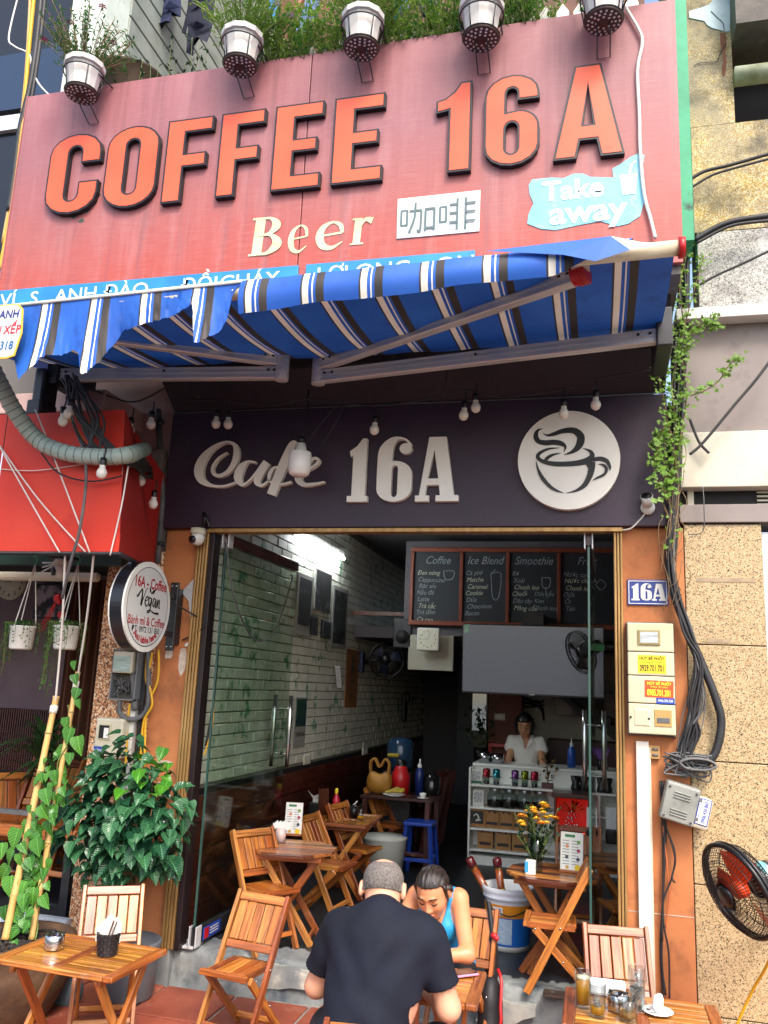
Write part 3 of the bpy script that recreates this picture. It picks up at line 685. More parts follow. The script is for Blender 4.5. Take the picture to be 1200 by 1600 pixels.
# little white plaque with two Chinese characters
pq = MB(); q = [P(620, 374, SY), P(749, 362, SY), P(751, 298, SY), P(622, 312, SY)]; q = [(p.x, p.z) for p in q]
plq = MB().poly([q], .006, plane_on((0, SY - .007, 0), (1, 0, 0), (0, 0, 1))).build('plaque', mat('white enamel plate', 'd5d8d6', .4, dirt='9aa09c', c2='c9cfcd', sc=4), sign)
m_hz = mat('grey green brush lettering', '54686a', .5)
hx0, hx1, hz0, hz1 = q[0][0] + .02, q[1][0] - .02, q[0][1] + .022, q[2][1] - .035; hw = hx1 - hx0
H = [[(0, .75), (.20, .75)], [(0, .28), (.20, .28)], [(.015, .28), (.015, .75)], [(.185, .28), (.185, .75)], [(.25, .72), (.6, .72)], [(.59, .72), (.57, .08), (.48, .10)], [(.42, .97), (.40, .5), (.26, .03)], [(.70, .74), (.98, .74)], [(.70, .14), (.98, .14)], [(.715, .06), (.715, .74)], [(.965, .06), (.965, .74)]]
H2 = [[(0, .75), (.20, .75)], [(0, .28), (.20, .28)], [(.015, .28), (.015, .75)], [(.185, .28), (.185, .75)], [(.49, 0), (.49, .98)], [(.72, 0), (.72, .98)]] + [[(.28, z), (.49, z)] for z in (.80, .53, .24)] + [[(.72, z), (.99, z)] for z in (.80, .53, .24)]
for k, hh in enumerate((H, H2)):
    strokes('lettering', [[(u, v_, .062) for u, v_ in s] for s in hh], hx0 + hw * .52 * k, hx0 + hw * (.47 + .53 * k), hz0, hz1, SY - .0085, m_hz, sign, 0, 0)
# torn take away sticker
tp = [(826, 290), (832, 281), (862, 278), (880, 279), (897, 272), (912, 272), (922, 277), (958, 278), (957, 264), (968, 258), (985, 246), (998, 240), (1007, 243), (1004, 258), (1003, 285), (1008, 310), (1000, 338), (982, 350), (965, 354), (938, 346), (905, 352), (868, 360), (845, 358), (824, 350), (826, 335), (834, 318), (828, 305)]
tk = MB().poly([orient([(P(x, y, SY).x, P(x, y, SY).z) for x, y in tp], True)], .003, plane_on((0, SY - .004, 0), (1, 0, 0), (0, 0, 1))).build('sticker', mat('cyan vinyl', '6fbfd2', .4, c2='86cad8', sc=3, dirt='b8dbe0', dsc=9), sign)
m_vw = mat('white vinyl', 'd5e3e6', .45)
a = P(895, 298, SY); text('lettering', 'Take', FACE((a.x, SY - .0065, a.z)), .165, m_vw, sign, bold=.03, sx=1.0)
a = P(918, 333, SY); text('lettering', 'away', FACE((a.x, SY - .0072, a.z + .005)), .185, m_vw, sign, bold=.03, sx=1.08)
a = P(983, 285, SY); b = MB(); b.poly([[(a.x - .05, a.z + .045), (a.x - .035, a.z - .075), (a.x + .03, a.z - .075), (a.x + .045, a.z + .045)]], 0, FACE((0, SY - .0068, 0))); b.ribbon([(a.x, a.z + .04, .012), (a.x + .015, a.z + .1, .012), (a.x + .04, a.z + .12, .012)], 0, FACE((0, SY - .0066, 0))); b.build('cup_print', m_vw, sign)
# blue strip with white lettering along the foot of the sign
m_blue = mat('blue sign strip', '1d6fae', .35, c2='2f8fc6', sc=2)
zs = P(300, 431, SY).z
for x0, x1 in ((SX0, P(468, 415, SY).x), (P(480, 414, SY).x, P(743, 390, SY).x)): MB().b2((x0, SY - .02, 4.03), (x1, SY - .0005, zs + .0)).build('blue_strip', m_blue, sign, .003)
zl = zs - .077
for s, px in (('VÍ', 22), ('S', 62), ('ANH', 126), ('ĐÀO', 203), ('ĐỒI', 316), ('CHÁY', 392), ('LƠ', 518), ('LONG', 590), ('ON', 712)): text('lettering', s, FACE((P(px, 430, SY).x, SY - .0215, zl)), .125, m_vw, sign, bold=.008, sx=1.12)
cable('sign_cable', [P(978, 12, SY - .02), P(1000, 50, SY - .02), P(1003, 70, SY - .02), P(996, 110, SY - .02), P(999, 180, SY - .02), P(1000, 230, SY - .02), P(1006, 300, SY - .02), P(1016, 340, SY - .02), P(1024, 372, SY - .03)], .009, m_wcable, label='white cord hanging down the red sign across the torn sticker', cat='cable')
b = MB()
for px, py in ((115, 338), (128, 345), (100, 333), (135, 330), (150, 305), (280, 250), (188, 323)):
    c = P(px, py, SY); n = 9; vs = [(c.x + rnd.uniform(.012, .04) * math.cos(6.283 * i / n), SY - .001, c.z + rnd.uniform(.008, .02) * math.sin(6.283 * i / n)) for i in range(n)]; b.add(vs, [tuple(range(n))])
b.build('grime', mat('dark green grime', '3c4a44', .9), sign)

# ================================================================ folding arm awning
m_f = [mat('awning blue', '1852ae', .6, c2='2263bf', sc=2.2, dirt='123c80', dsc=6, dlo=.55, dhi=.8, bmp=.15, bsc=9), mat('awning white', 'e6e4dc', .6, c2='d6d1c2', sc=4, dirt='a39577', dsc=9, dlo=.6, dhi=.8), mat('awning brown', '38322f', .6, c2='282422', sc=4), ]
for m in m_f:
    nt = m.node_tree; bb = nt.nodes['Principled BSDF']; o = nt.nodes['Material Output']; t = nt.nodes.new('ShaderNodeBsdfTranslucent'); mx = nt.nodes.new('ShaderNodeMixShader'); mx.inputs[0].default_value = .05
    src = bb.inputs['Base Color'].links[0].from_socket; nt.links.new(src, t.inputs[0]); nt.links.new(bb.outputs[0], mx.inputs[1]); nt.links.new(t.outputs[0], mx.inputs[2]); nt.links.new(mx.outputs[0], o.inputs[0])
PER = .278; PH0 = P(71, 455, -1.64).x
SEG = [(0, .033, 2), (.033, .143, 1), (.143, .2, 0), (.2, .225, 1), (.225, .27, 0), (.27, .41, 2), (.41, 1.0, 0)]
def stripe(x):
    t = ((x - PH0) / PER) % 1
    for a, c, k in SEG:
        if a <= t < c: return k
    return 0
XS = []
k0 = math.floor((-3.45 - PH0) / PER)
for k in range(k0, k0 + 18):
    for a, c, _ in SEG:
        n = 1 if c - a < .1 else (2 if c - a < .3 else 5)
        for j in range(n): XS.append(PH0 + PER * (k + a + (c - a) * j / n))
awn = thing('retractable_awning', 'blue white and brown striped awning with a torn flapping valance', 'awning', (-1.5, -1.0, 3.66))
def fabric(name, x0, x1, rows, fn):
    xs = [x0] + [x for x in XS if x0 + .002 < x < x1 - .002] + [x1]; b = MB(); vs = []
    for x in xs:
        for j in range(rows + 1): vs.append(fn(x, j / rows))
    b.add(vs, [(i * (rows + 1) + j, (i + 1) * (rows + 1) + j, (i + 1) * (rows + 1) + j + 1, i * (rows + 1) + j + 1) for i in range(len(xs) - 1) for j in range(rows)], True)
    for i in range(len(xs) - 1):
        for j in range(rows): b.mi[i * rows + j] = stripe((xs[i] + xs[i + 1]) / 2)
    return b.build(name, m_f, awn)
BYF = -1.62; AX0, AX1 = -3.40, .335
def BZ(x): return 3.562 + (3.652 - 3.562) * (x - AX0) / (AX1 - AX0)
def roof(x, t):
    if t < .12: u = t / .12; return (x, -.50 - .03 * u, 3.80 - .085 * u + .006 * math.sin(x * 5))
    u = (t - .12) / .88; return (x, -.53 + (BYF + .53) * u, 3.715 + (BZ(x) + .03 - 3.715) * u - .035 * math.sin(math.pi * u) * (1 + .35 * math.sin(x * 3.1)) + .004 * math.sin(x * 17 + u * 5))
fabric('canopy', AX0, AX1, 24, roof)
m_bar = mat('cream awning bar', 'cfc5ae', .45, c2='bdb095', sc=5, dirt='8a7f66', dsc=8)
fb = MB().tube([(AX0 - .05, BYF, BZ(AX0)), (AX1 + .01, BYF, BZ(AX1))], .034, 14).build('front_bar', m_bar, awn)
MB().tube([(AX1 + .01, BYF, BZ(AX1)), (AX1 + .035, BYF, BZ(AX1))], .045, 16).build('end_cap', m_red, fb)
MB().tube([(AX0, -.47, 3.80), (AX1, -.47, 3.80)], .045, 16).build('roller', m_alu, awn)
MB().b2((AX0, -.42, 3.72), (AX1, -.38, 3.86)).build('mounting_rail', m_blackm, awn)
vo = [(-60, 300), (0, 320), (30, 335), (60, 338), (85, 435), (130, 400), (165, 365), (172, 345), (200, 330), (250, 325), (300, 305), (325, 318), (332, 400), (345, 412), (400, 350), (430, 300), (460, 262), (490, 215), (540, 207), (620, 185), (700, 158), (760, 135), (788, 118), (796, 200), (800, 285), (815, 285), (850, 255), (890, 235), (925, 180), (945, 80), (962, 55), (985, 38)]
vo = [(P(x / 2.609, y / 2.609 + 430, BYF - .04).x, P(x / 2.609, y / 2.609 + 430, BYF - .04).z) for x, y in vo]; vo[0] = (AX0, vo[1][1] + .02)
def vbot(x):
    for (a, za), (c, zc) in zip(vo, vo[1:]):
        if a <= x <= c: return za + (zc - za) * (x - a) / max(c - a, 1e-6)
    return vo[-1][1]
def valance(x, t):
    zb_ = vbot(x); z = BZ(x) + .034 + (zb_ - BZ(x) - .034) * t; h = BZ(x) - z
    return (x, BYF - .036 - .05 * t * math.sin(x * 6.5) * max(h, 0) * 2 - .012 * math.sin(x * 23) * t - .03 * max(h, 0) * math.sin(x * 13 + 1) + .02 * t * rnd.uniform(-.2, .2), z + .004 * rnd.uniform(-1, 1) * (t > .99))
XS += [AX0 + i * .013 for i in range(140)]; XS.sort()
fabric('torn_valance', AX0, vo[-1][0], 8, valance)
MB().tube([(AX0, BYF - .038, BZ(AX0) + .036), (vo[-1][0], BYF - .038, BZ(vo[-1][0]) + .036)], .009, 6).build('valance_hem', m_white, awn)
def band(x, t):
    u = (x + 1.68) / 1.80; lift = max(0, (x + .18) / .3); h = (.165 - .045 * min(u, 1)) * (1 - .75 * min(lift, 1))
    a = t * 1.0; y = BYF - .036 - .022 * math.sin(math.pi * t) - .004 * math.sin(x * 19); return (x, y, BZ(x) + .04 - h * t + .006 * math.sin(x * 9) * t + .035 * min(lift, 1) * (1 - .4 * t) * math.sin(min(lift, 1.) * 3.0))
fabric('rolled_valance', vo[-1][0] - .004, .16, 6, band)
b = MB(); f0 = P(790, 388, BYF - .06); pts = [P(760, 392, BYF - .05), P(955, 369, BYF - .07), P(1000, 378, BYF - .06), P(1030, 381, BYF - .05), P(985, 390, BYF - .08), P(930, 408, BYF - .10), P(880, 398, BYF - .09)]
b.add(pts, [(0, 1, 6), (1, 2, 4), (1, 4, 5), (1, 5, 6), (2, 3, 4)]); o = b.build('bunched_fold', m_f, awn)
o.data.polygons[1].material_index = 1; o.data.polygons[2].material_index = 0; o.data.polygons[4].material_index = 1; o.data.polygons[3].material_index = 0
def arm(p0, p1, name='awning_arm', w_=.075):
    p0, p1 = V(p0), V(p1); o = bar(name, p0, p1, .05, w_, m_alu, awn, bev=.006)
    for dz in (-.028, 0, .028):
        d = V((0, 0, dz)); s = (p1 - p0).normalized().cross(V((0, 0, 1))) * .027
        for sg in (1, -1): MB().beam(p0 + d + s * sg, p1 + d + s * sg, .006, .012).build('ridge', m_alu, o)
    for t in (.03, .06, .5, .95, .975):
        c = p0.lerp(p1, t); MB().tube([c + V((0, -.034, .012)), c + V((0, .034, .012))], .008, 8).build('bolt', m_blackm, o)
    return o
SRp, ER, FR = (.335, -.80, 3.615), (-1.615, -.50, 3.605), (-.078, -1.46, 3.60)
arm(SRp, ER); arm(ER + np.array((0, 0, .0)) if False else (ER[0], ER[1], ER[2] + .0801), (FR[0], FR[1], FR[2] + .04))
SLp, EL, FL = (-3.25, -.76, 3.60), (-1.80, -.63, 3.59), (-3.15, -1.45, 3.64)
arm(SLp, EL); arm((EL[0], EL[1], EL[2] + .0801), FL)
for e in (ER, EL): MB().tube([(e[0], e[1], e[2] - .045), (e[0], e[1], e[2] + .125)], .042, 14).build('elbow_joint', m_alu, awn, .004)
MB().tube([V(FR) + V((-.012, 0, .04)), V(FR) + V((.05, -.03, .045))], .048, 12).build('red_joint', m_red, awn, .004)
for i in range(3): MB().tube([V(FR) + V((.004 + .016 * i, -.01 * i, .04)), V(FR) + V((.01 + .016 * i, -.01 * i - .003, .042))], .054, 12).build('red_rib', m_red, awn)
MB().b2((FR[0] - .02, BYF, FR[2] + .05), (FR[0] + .06, FR[1], FR[2] + .075)).build('arm_bracket', m_alu, awn)
for p in (SRp, SLp):
    MB().b2((p[0] - .03, p[1] - .05, p[2] - .07), (p[0] + .05, -.40, p[2] + .14)).build('wall_bracket', m_blackm, awn, .008)
b = MB(); b.b2((-3.33, -.85, 3.36), (-3.26, -.70, 3.62)); b.b2((-3.32, -.90, 3.30), (-3.22, -.74, 3.40)); b.build('gear_box', m_blackm, awn, .012)
# name plate of the awning maker
pl3 = thing('name_plate', 'small white plate with a yellow rim hanging under the torn valance', 'sign', P(10, 515, -1.72))
c = [P(-45, 480, -1.72), P(28, 474, -1.72), P(36, 482, -1.72), P(34, 520, -1.72), P(22, 556, -1.72), P(10, 560, -1.72), P(-55, 563, -1.72)]
lp = orient([(p.x, p.z) for p in c], True)
MB().poly([lp], .006, FACE((0, -1.72, 0))).build('rim', mat('yellow rim', 'd9b53c', .5), pl3)
MB().poly([inset(lp, .008)], .001, FACE((0, -1.7215, 0))).build('panel', m_white, pl3)
for s, px, py, m, sz in (('ANH', 14, 491, '1d2f7a', .062), ('MÁI XẾP', 4, 516, 'c22a3c', .062), ('318', 9, 540, '1d5f9a', .062)):
    a = P(px, py, -1.725); text('lettering', s, FACE((a.x, -1.724, a.z)), sz, mat('print ' + m, m, .5), pl3, bold=.02, shear=.12, sx=.85)
cable('hanger', [P(20, 474, -1.72), (P(20, 474, -1.72).x, BYF, BZ(-2.8))], .003, m_gcable, pl3, 1, 4)
# ================================================================ lettering and logo on the fascia
FY = -.06
m_wl = mat('aged white letter', 'efeee6', .45, c2='e4e2d8', sc=3, dirt='b5b0a0', dsc=8, dlo=.68, dhi=.88)
m_wls = mat('grey letter return', '8d897c', .6)
cafe = thing('cafe_lettering', 'white raised lettering reading Cafe 16A on the dark fascia', 'lettering', (-1.6, FY, 3.1))
zc_ = lambda x, y, ox, oy, s, yy: P(ox + x / s, oy + y / s, yy)
ks = 2.667; ww = (P(600, 740, FY).x - P(500, 740, FY).x) / 100 / ks
def traced(name, S, ox, oy, s, yy, depth, m, parent, wk, side=None, off=.0006):
    b = MB()
    for k, st in enumerate(S):
        q = [(zc_(x, y, ox, oy, s, yy).x, zc_(x, y, ox, oy, s, yy).z, w_ * wk) for x, y, w_ in st]
        b.ribbon(q, depth, FACE((0, yy - off * k, 0)), 8)
    o = b.build(name, m, parent); return o
traced('letter', [[(172, 125, 6), (135, 150, 9), (112, 185, 11), (115, 212, 13), (140, 222, 15), (175, 205, 19), (203, 165, 26), (211, 120, 25), (200, 90, 15), (165, 82, 10), (115, 105, 20), (72, 150, 36), (54, 200, 42), (68, 242, 30), (110, 263, 13), (160, 265, 10), (207, 250, 8)]], 290, 660, ks, FY - .035, .035, m_wl, cafe, ww)
traced('letter', [[(292, 167, 8), (258, 164, 12), (230, 190, 34), (218, 230, 36), (235, 258, 16), (262, 245, 9), (300, 200, 10), (322, 168, 10)], [(338, 165, 32), (312, 205, 36), (298, 245, 30), (318, 262, 12), (348, 240, 8)]], 290, 660, ks, FY - .035, .035, m_wl, cafe, ww)
traced('letter', [[(462, 84, 10), (444, 92, 30), (418, 150, 40), (388, 220, 40), (356, 300, 38)], [(345, 245, 8), (350, 215, 16), (366, 190, 11), (395, 186, 8)], [(350, 245, 8), (395, 258, 9), (440, 248, 10)]], 290, 660, ks, FY - .035, .035, m_wl, cafe, ww)
traced('letter', [[(470, 218, 9), (530, 185, 12), (553, 160, 14), (532, 150, 12), (490, 185, 30), (470, 232, 32), (492, 258, 18), (532, 257, 13), (578, 248, 6)]], 290, 660, ks, FY - .035, .035, m_wl, cafe, ww)
def boxed(ch, x0, x1, y0, y1, yy, ox, oy, s): a = zc_(x0, y1, ox, oy, s, yy); c = zc_(x1, y0, ox, oy, s, yy); return a.x, c.x, zc_((x0 + x1) / 2, y1, ox, oy, s, yy).z, zc_((x0 + x1) / 2, y0, ox, oy, s, yy).z
SERP = {'1': [[(0, 0), (1, 0), (1, .09), (.87, .09), (.87, 1), (.66, 1), (.38, .88), (.04, .80), (.10, .71), (.22, .74), (.22, .09), (0, .09)]],
        'A': [[(0, 0), (.32, 0), (.32, .09), (.23, .09), (.26, .25), (.55, .25), (.58, .09), (.48, .09), (.48, 0), (1, 0), (1, .09), (.90, .09), (.69, 1), (.29, 1), (.09, .09), (0, .09)], [(.28, .35), (.53, .35), (.42, .80)]]}
def serif16(ch, bx, yy, depth, m, parent, name='letter'):
    x0, x1, z0, z1 = bx; f = lambda lp: [(x0 + u * (x1 - x0), z0 + v_ * (z1 - z0)) for u, v_ in lp]
    if ch in SERP: return MB().poly([orient(f(lp), k == 0) for k, lp in enumerate(SERP[ch])], depth, FACE((0, yy, 0))).build(name, m, parent)
    b = MB(); b.poly([orient(f(stad(0, 1, 0, .63, .2)), True), orient(f(stad(.42, .60, .07, .56, .06)), False)], depth, FACE((0, yy, 0)))
    s = x1 - x0; b.ribbon([(x0 + u * s, z0 + v_ * (z1 - z0), q * s) for u, v_, q in [(.21, .25, .42), (.21, .6, .42), (.24, .8, .40), (.40, .94, .22), (.60, .985, .08), (.80, .955, .06), (.95, .87, .08)]], depth, FACE((0, yy - .0006, 0)))
    b.poly([orient(f(arc(.80, .82, .18, .085, 0, 345, 14)), True)], depth, FACE((0, yy - .0012, 0))); return b.build(name, m, parent)
for ch, a in (('1', (670, 768, 68, 330)), ('6', (792, 948, 62, 330)), ('A', (955, 1142, 60, 328))): serif16(ch, boxed(ch, *a, FY - .04, 290, 660, ks), FY - .04, .04, m_wl, cafe)
logo = thing('cup_sign', 'round white sign with a black steaming coffee cup on the dark fascia', 'sign', P(888, 718, FY - .05))
c = P(888, 718, FY - .05); r0 = (P(968, 718, FY - .05).x - P(808, 718, FY - .05).x) / 2
MB().poly([[(c.x + r0 * math.cos(6.2832 * i / 64), c.z + r0 * 1.02 * math.sin(6.2832 * i / 64)) for i in range(64)]], .05, FACE((0, FY - .05, 0))).build('disc', m_wl, logo, .003, segs=1)
m_ink = mat('black vinyl', '0d0b0d', .4)
LG = [[(345, 238, 4), (300, 258, 26), (283, 310, 46), (312, 358, 46), (380, 371, 52), (450, 366, 52), (520, 378, 48), (560, 410, 24), (545, 460, 3)], [(350, 280, 3), (390, 301, 20), (450, 290, 38), (540, 260, 48), (640, 257, 60), (703, 310, 70), (692, 390, 68), (635, 450, 38), (548, 485, 4)],
      [(505, 418, 4), (400, 430, 22), (318, 470, 34), (304, 510, 36), (350, 545, 36), (440, 567, 46), (560, 570, 48), (680, 560, 54), (775, 535, 64), (812, 490, 46), (790, 448, 26), (725, 422, 4)], [(520, 468, 4), (450, 482, 22), (390, 515, 34), (372, 548, 30)],
      [(285, 540, 4), (305, 620, 22), (345, 700, 36), (410, 775, 34), (470, 815, 24), (545, 842, 3)], [(570, 842, 3), (660, 820, 24), (738, 770, 44), (785, 690, 52), (805, 620, 60), (812, 550, 60)], [(760, 588, 30), (800, 575, 60), (815, 560, 40)], [(815, 530, 34), (890, 521, 42), (950, 545, 38), (978, 600, 24), (978, 632, 4)], [(870, 572, 4), (920, 582, 22), (946, 620, 28), (925, 668, 26), (860, 700, 20), (815, 725, 3)]]
traced('cup_print', LG, 790, 630, 6.0, FY - .0525, 0, m_ink, logo, (P(968, 718, FY).x - P(808, 718, FY).x) / 960, off=.0004)

# ================================================================ festoon bulbs
m_bulb = mat('frosted bulb', 'e2ded4', .3, subs=.0)
b = MB(); b.lathe([(.0001, .03), (.018, .03), (.019, .01), (.016, -.012)], 12, smooth=True); bs_me = b.mesh('socket', m_blackp)
b = MB(); b.lathe([(.016, -.012), (.017, -.028), (.024, -.037), (.029, -.05), (.029, -.062), (.023, -.077), (.011, -.086), (.0001, -.088)], 14); bb_me = b.mesh('bulb', m_bulb)
def bulb(pos, label, tilt=0., rise=.09):
    o = thing('festoon_bulb', label, 'light bulb', pos, 0, 'unlit festoon bulbs'); o.rotation_euler = (0, tilt, 0)
    mobj('socket', bs_me, o, wmat(o)); mobj('bulb', bb_me, o, wmat(o)); bpy.context.view_layer.update()
    cable('lead', [V(pos) + V((0, 0, .03)), V(pos) + V((.006, .004, .03 + rise * .5)), V(pos) + V((0, .008, .03 + rise))], .0045, m_cable, o, 4, 6); return o
BL = [(339, 649, -.3, 'unlit white bulb above the C of Cafe, the one further from the 16A', .03), (357, 650, -.3, 'unlit white bulb above the C of Cafe, the one hanging nearer the 16A', -.04), (586, 658, -.3, 'unlit white bulb hanging just above the 6 of the white 16A', .03), (726, 635, -.3, 'lower bulb of the pair between the white A and the cup sign', .08), (743, 623, -.3, 'upper bulb of the pair between the white A and the cup sign', -.05), (881, 632, -.3, 'unlit bulb overlapping the top rim of the cup sign', .0), (931, 618, -.3, 'unlit bulb on a long socket beyond the top of the cup sign', .02),
      (205, 660, -.45, 'unlit bulb before the grey concrete, nearest the red awning corner', .02), (237, 650, -.45, 'unlit bulb beside the steel pipe high on the grey concrete', -.02), (110, 632, -1.0, 'upper bulb of the pair under the black awning gear', .06), (99, 644, -1.0, 'lower bulb of the pair under the black awning gear', -.12), (161, 724, -1.05, 'greenish unlit bulb hanging just below the fat grey conduit', .02), (222, 738, -.5, 'unlit bulb before the dark red awning side, upper of two', .03), (241, 774, -.4, 'unlit bulb before the dark red awning side, lowest of all', .02)]
BP = []
for px, py, y, lb, tl in BL: q = P(px, py, y); BP.append(q); bulb(q, lb, tl, .07)
big = thing('led_bulb', 'large white barrel shaped lamp hanging before the last letters of Cafe', 'light bulb', P(470, 700, -.35)); q = big.location
b = MB(); b.lathe([(.0001, .03), (.028, .028), (.034, .0), (.035, -.02)], 16, c=q); b.build('lamp_base', m_white, big)
b = MB(); b.lathe([(.035, -.02), (.066, -.028), (.07, -.045), (.07, -.125), (.062, -.165), (.045, -.178), (.0001, -.182)], 24, c=q); b.build('diffuser', mat('white lamp diffuser', 'efefec', .25), big)
b = MB(); b.lathe([(.0001, .075), (.02, .07), (.022, .03), (.0001, .028)], 12, c=q); b.build('socket', m_blackp, big); cable('lead', [q + V((0, 0, .07)), q + V((.01, .05, .2)), q + V((-.02, .12, .42))], .006, m_cable, big)
cb = [V((-2.7, -.35, 3.62)), BP[0] + V((-.25, 0, .12)), BP[0] + V((.02, 0, .10)), BP[1] + V((.3, 0, .06)), q + V((-.02, .04, .33)), BP[2] + V((-.3, 0, .14)), BP[2] + V((0, 0, .10)), BP[3] + V((-.25, 0, .05)), BP[3] + V((0, 0, .10)), BP[5] + V((-.35, 0, .06)), BP[5] + V((0, .01, .10)), BP[6] + V((0, 0, .10)), V((.39, -.3, 3.64))]
cable('festoon_cable', cb, .005, m_cable, label='thin black wire that carries the bulbs along the dark soffit', cat='cable', n=8)
for pts, r in (([(395, 610), (420, 640), (440, 660), (468, 690)], .003), ([(560, 600), (520, 640), (480, 690)], .003), ([(545, 592), (535, 640), (500, 700)], .0025), ([(700, 570), (690, 640)], .0025)): cable('loose_wire', [P(x, y, -.32) for x, y in pts], r, m_cable, label='thin loose wire straying over the dark fascia and soffit', cat='wire', group='loose wires on the fascia')

# ================================================================ cameras on the front
def dome_cam(name, lb, pos, s, face):
    o = thing(name, lb, 'security camera', pos); b = MB(); b.lathe([(.0001, .05 * s), (.05 * s, .045 * s), (.055 * s, .02 * s), (.05 * s, .005 * s)], 18, c=pos); b.build('mount', m_offw, o)
    b = MB(); b.lathe([(.042 * s, .006 * s), (.05 * s, -.015 * s), (.045 * s, -.045 * s), (.028 * s, -.066 * s), (.0001, -.072 * s)], 18, c=pos); b.build('body', m_white, o)
    d = V(face).normalized(); p = V(pos) + V((0, 0, -.028 * s)); b = MB(); b.tube([p + d * .03 * s, p + d * .056 * s], .026 * s, 14); b.build('lens', m_blackp, o); return o
p = P(309, 836, -.12); o = dome_cam('dome_camera', 'cream dome camera on the top corner of the orange pier by the door', p, .95, (-.35, -1, -.2))
MB().b2((p.x - .02, -.12, p.z + .04), (p.x + .03, 0, p.z + .06)).build('bracket', m_blackm, o); cable('lead', [p + V((.02, .02, .06)), p + V((.04, 0, .11)), p + V((.015, .03, .15)), p + V((.05, .06, .06))], .012, m_blackp, o)
p = P(97, 886, -.35); o = dome_cam('dome_camera', 'white camera with aerials hanging under the red awning', p, 1.05, (-.8, -1, -.1))
for i in range(3): MB().tube([p + V((-.02, 0, .03)), p + V((-.14, -.01, .045 - .03 * i - .02))], .005, 6).build('aerial', m_white, o)
MB().b2((p.x - .07, p.y - .05, p.z + .05), (p.x + .09, p.y + .06, p.z + .062)).build('mount_plate', m_blackm, o)
p = P(1012, 790, FY - .02); o = thing('bullet_camera', 'small white camera stuck on the dark fascia near the vine', 'security camera', p)
MB().tube([p + V((0, .02, -.012)), p + V((0, -.012, -.012))], .04, 16).build('base', m_white, o); b = MB(); b.tube([p + V((0, -.01, .0)), p + V((-.008, -.055, .045))], [.028, .036], 14); b.build('body', m_white, o); b = MB(); b.tube([p + V((-.008, -.054, .044)), p + V((-.0085, -.058, .048))], .031, 14); b.build('lens', m_blackp, o)
cable('lead', [p + V((-.01, 0, -.04)), P(1000, 812, FY), P(985, 826, FY), P(970, 828, -.03)], .005, m_wcable, o)

# ================================================================ round blade sign
rs = thing('round_sign', 'round black rimmed lightbox sign on a bracket from the orange pier', 'sign', PX(231, 948, -2.60)); c = V(rs.location)
ra = (PX(231, 876, -2.60).z - PX(228, 1021, -2.60).z) / 2
RS = lambda o, dx=0.: plane_on(V(o) + V((dx, 0, 0)), (0, 1, 0), (0, 0, 1))
circ = lambda r, n=64: [(r * math.cos(6.2832 * i / n), r * math.sin(6.2832 * i / n)) for i in range(n)]
MB().poly([circ(ra)], .075, RS(c, -.012)).build('rim', mat('black lightbox rim', '14151b', .3), rs, .004)
MB().poly([circ(ra * .985)], .012, RS(c)).build('white_ring', m_white, rs, .003)
MB().poly([circ(ra * .985)], .012, RS(c, -.087)).build('white_ring', m_white, rs)
MB().poly([circ(ra * .87), circ(ra * .855)[::-1]], 0, RS(c, .0012)).build('ring_print', m_ink, rs)
MB().poly([circ(ra * .85)], 0, RS(c, .0010)).build('face', mat('lightbox face', 'c9cac6', .35), rs)
m_pr = mat('red print', 'a3182c', .5)
def rt(s, x, z, size, m, **k): text('lettering', s, RS(c + V((0, x, z)), .0022), size, m, rs, **k)
rt('16A - Coffee', .01, ra * .50, .088, m_pr, bold=.022, sx=.82); rt('Bánh mì & Coffee', .0, -ra * .33, .074, m_pr, bold=.012, sx=.80); rt('ĐT: 0972 131 050', .0, -ra * .51, .048, m_ink, bold=.012, sx=.9)
for i, ch in enumerate('Available here'):
    a = rad(-125 + 70 * i / 13); Mx = RS(c, .0022) @ Matrix.Translation((ra * .735 * math.cos(a), ra * .735 * math.sin(a), 0)) @ Matrix.Rotation(a + math.pi / 2, 4, 'Z'); text('lettering', ch, Mx, .054, m_pr, rs, bold=.03)
VG = [[(-.62, .14, .02), (-.56, .1, .05), (-.44, .24, .05), (-.36, .3, .05), (-.34, .1, .07), (-.36, -.12, .07), (-.26, .12, .03), (-.16, .34, .03), (-.10, .36, .02)], [(-.20, .0, .025), (-.06, .06, .03), (-.04, .13, .04), (-.13, .12, .04), (-.18, -.02, .05), (-.10, -.12, .04), (.0, -.04, .025)], [(.12, .1, .03), (.02, .12, .04), (.0, -.02, .05), (.06, -.1, .04), (.13, .1, .03)], [(.14, .12, .05), (.12, -.1, .05), (.06, -.36, .05), (-.04, -.36, .03), (-.02, -.24, .03), (.12, -.22, .03), (.3, -.36, .04), (.5, -.38, .06), (.56, -.3, .03)], [(.34, .1, .03), (.24, .12, .04), (.21, -.02, .05), (.27, -.1, .04), (.34, .1, .03), (.35, -.1, .05), (.39, -.08, .03)], [(.42, .12, .05), (.43, -.1, .05), (.48, .06, .03), (.53, .1, .05), (.54, -.1, .05), (.6, -.1, .02)], [(.1, .24, .01), (.02, .33, .07), (.0, .43, .01)], [(.1, .24, .01), (.18, .3, .09), (.3, .38, .01)]]
b = MB()
for k, s in enumerate(VG): b.ribbon([(u * ra * .85, max(v_, -.27) * ra * .80 + .028, q * ra * .8) for u, v_, q in s], 0, RS(c, .0022 + .0003 * k))
b.build('lettering', m_ink, rs)
for dz in (.105, -.135): bar('bracket_arm', c + V((-.06, ra * .9, dz)), c + V((-.06, ra * 1.0 + .16, dz)), .03, .03, m_blackm, rs)
yb = c.y + ra + .14
MB().b2((c.x - .09, yb, c.z - .24), (c.x - .03, yb + .02, c.z + .20)).build('bracket_plate', m_blackm, rs, .008)
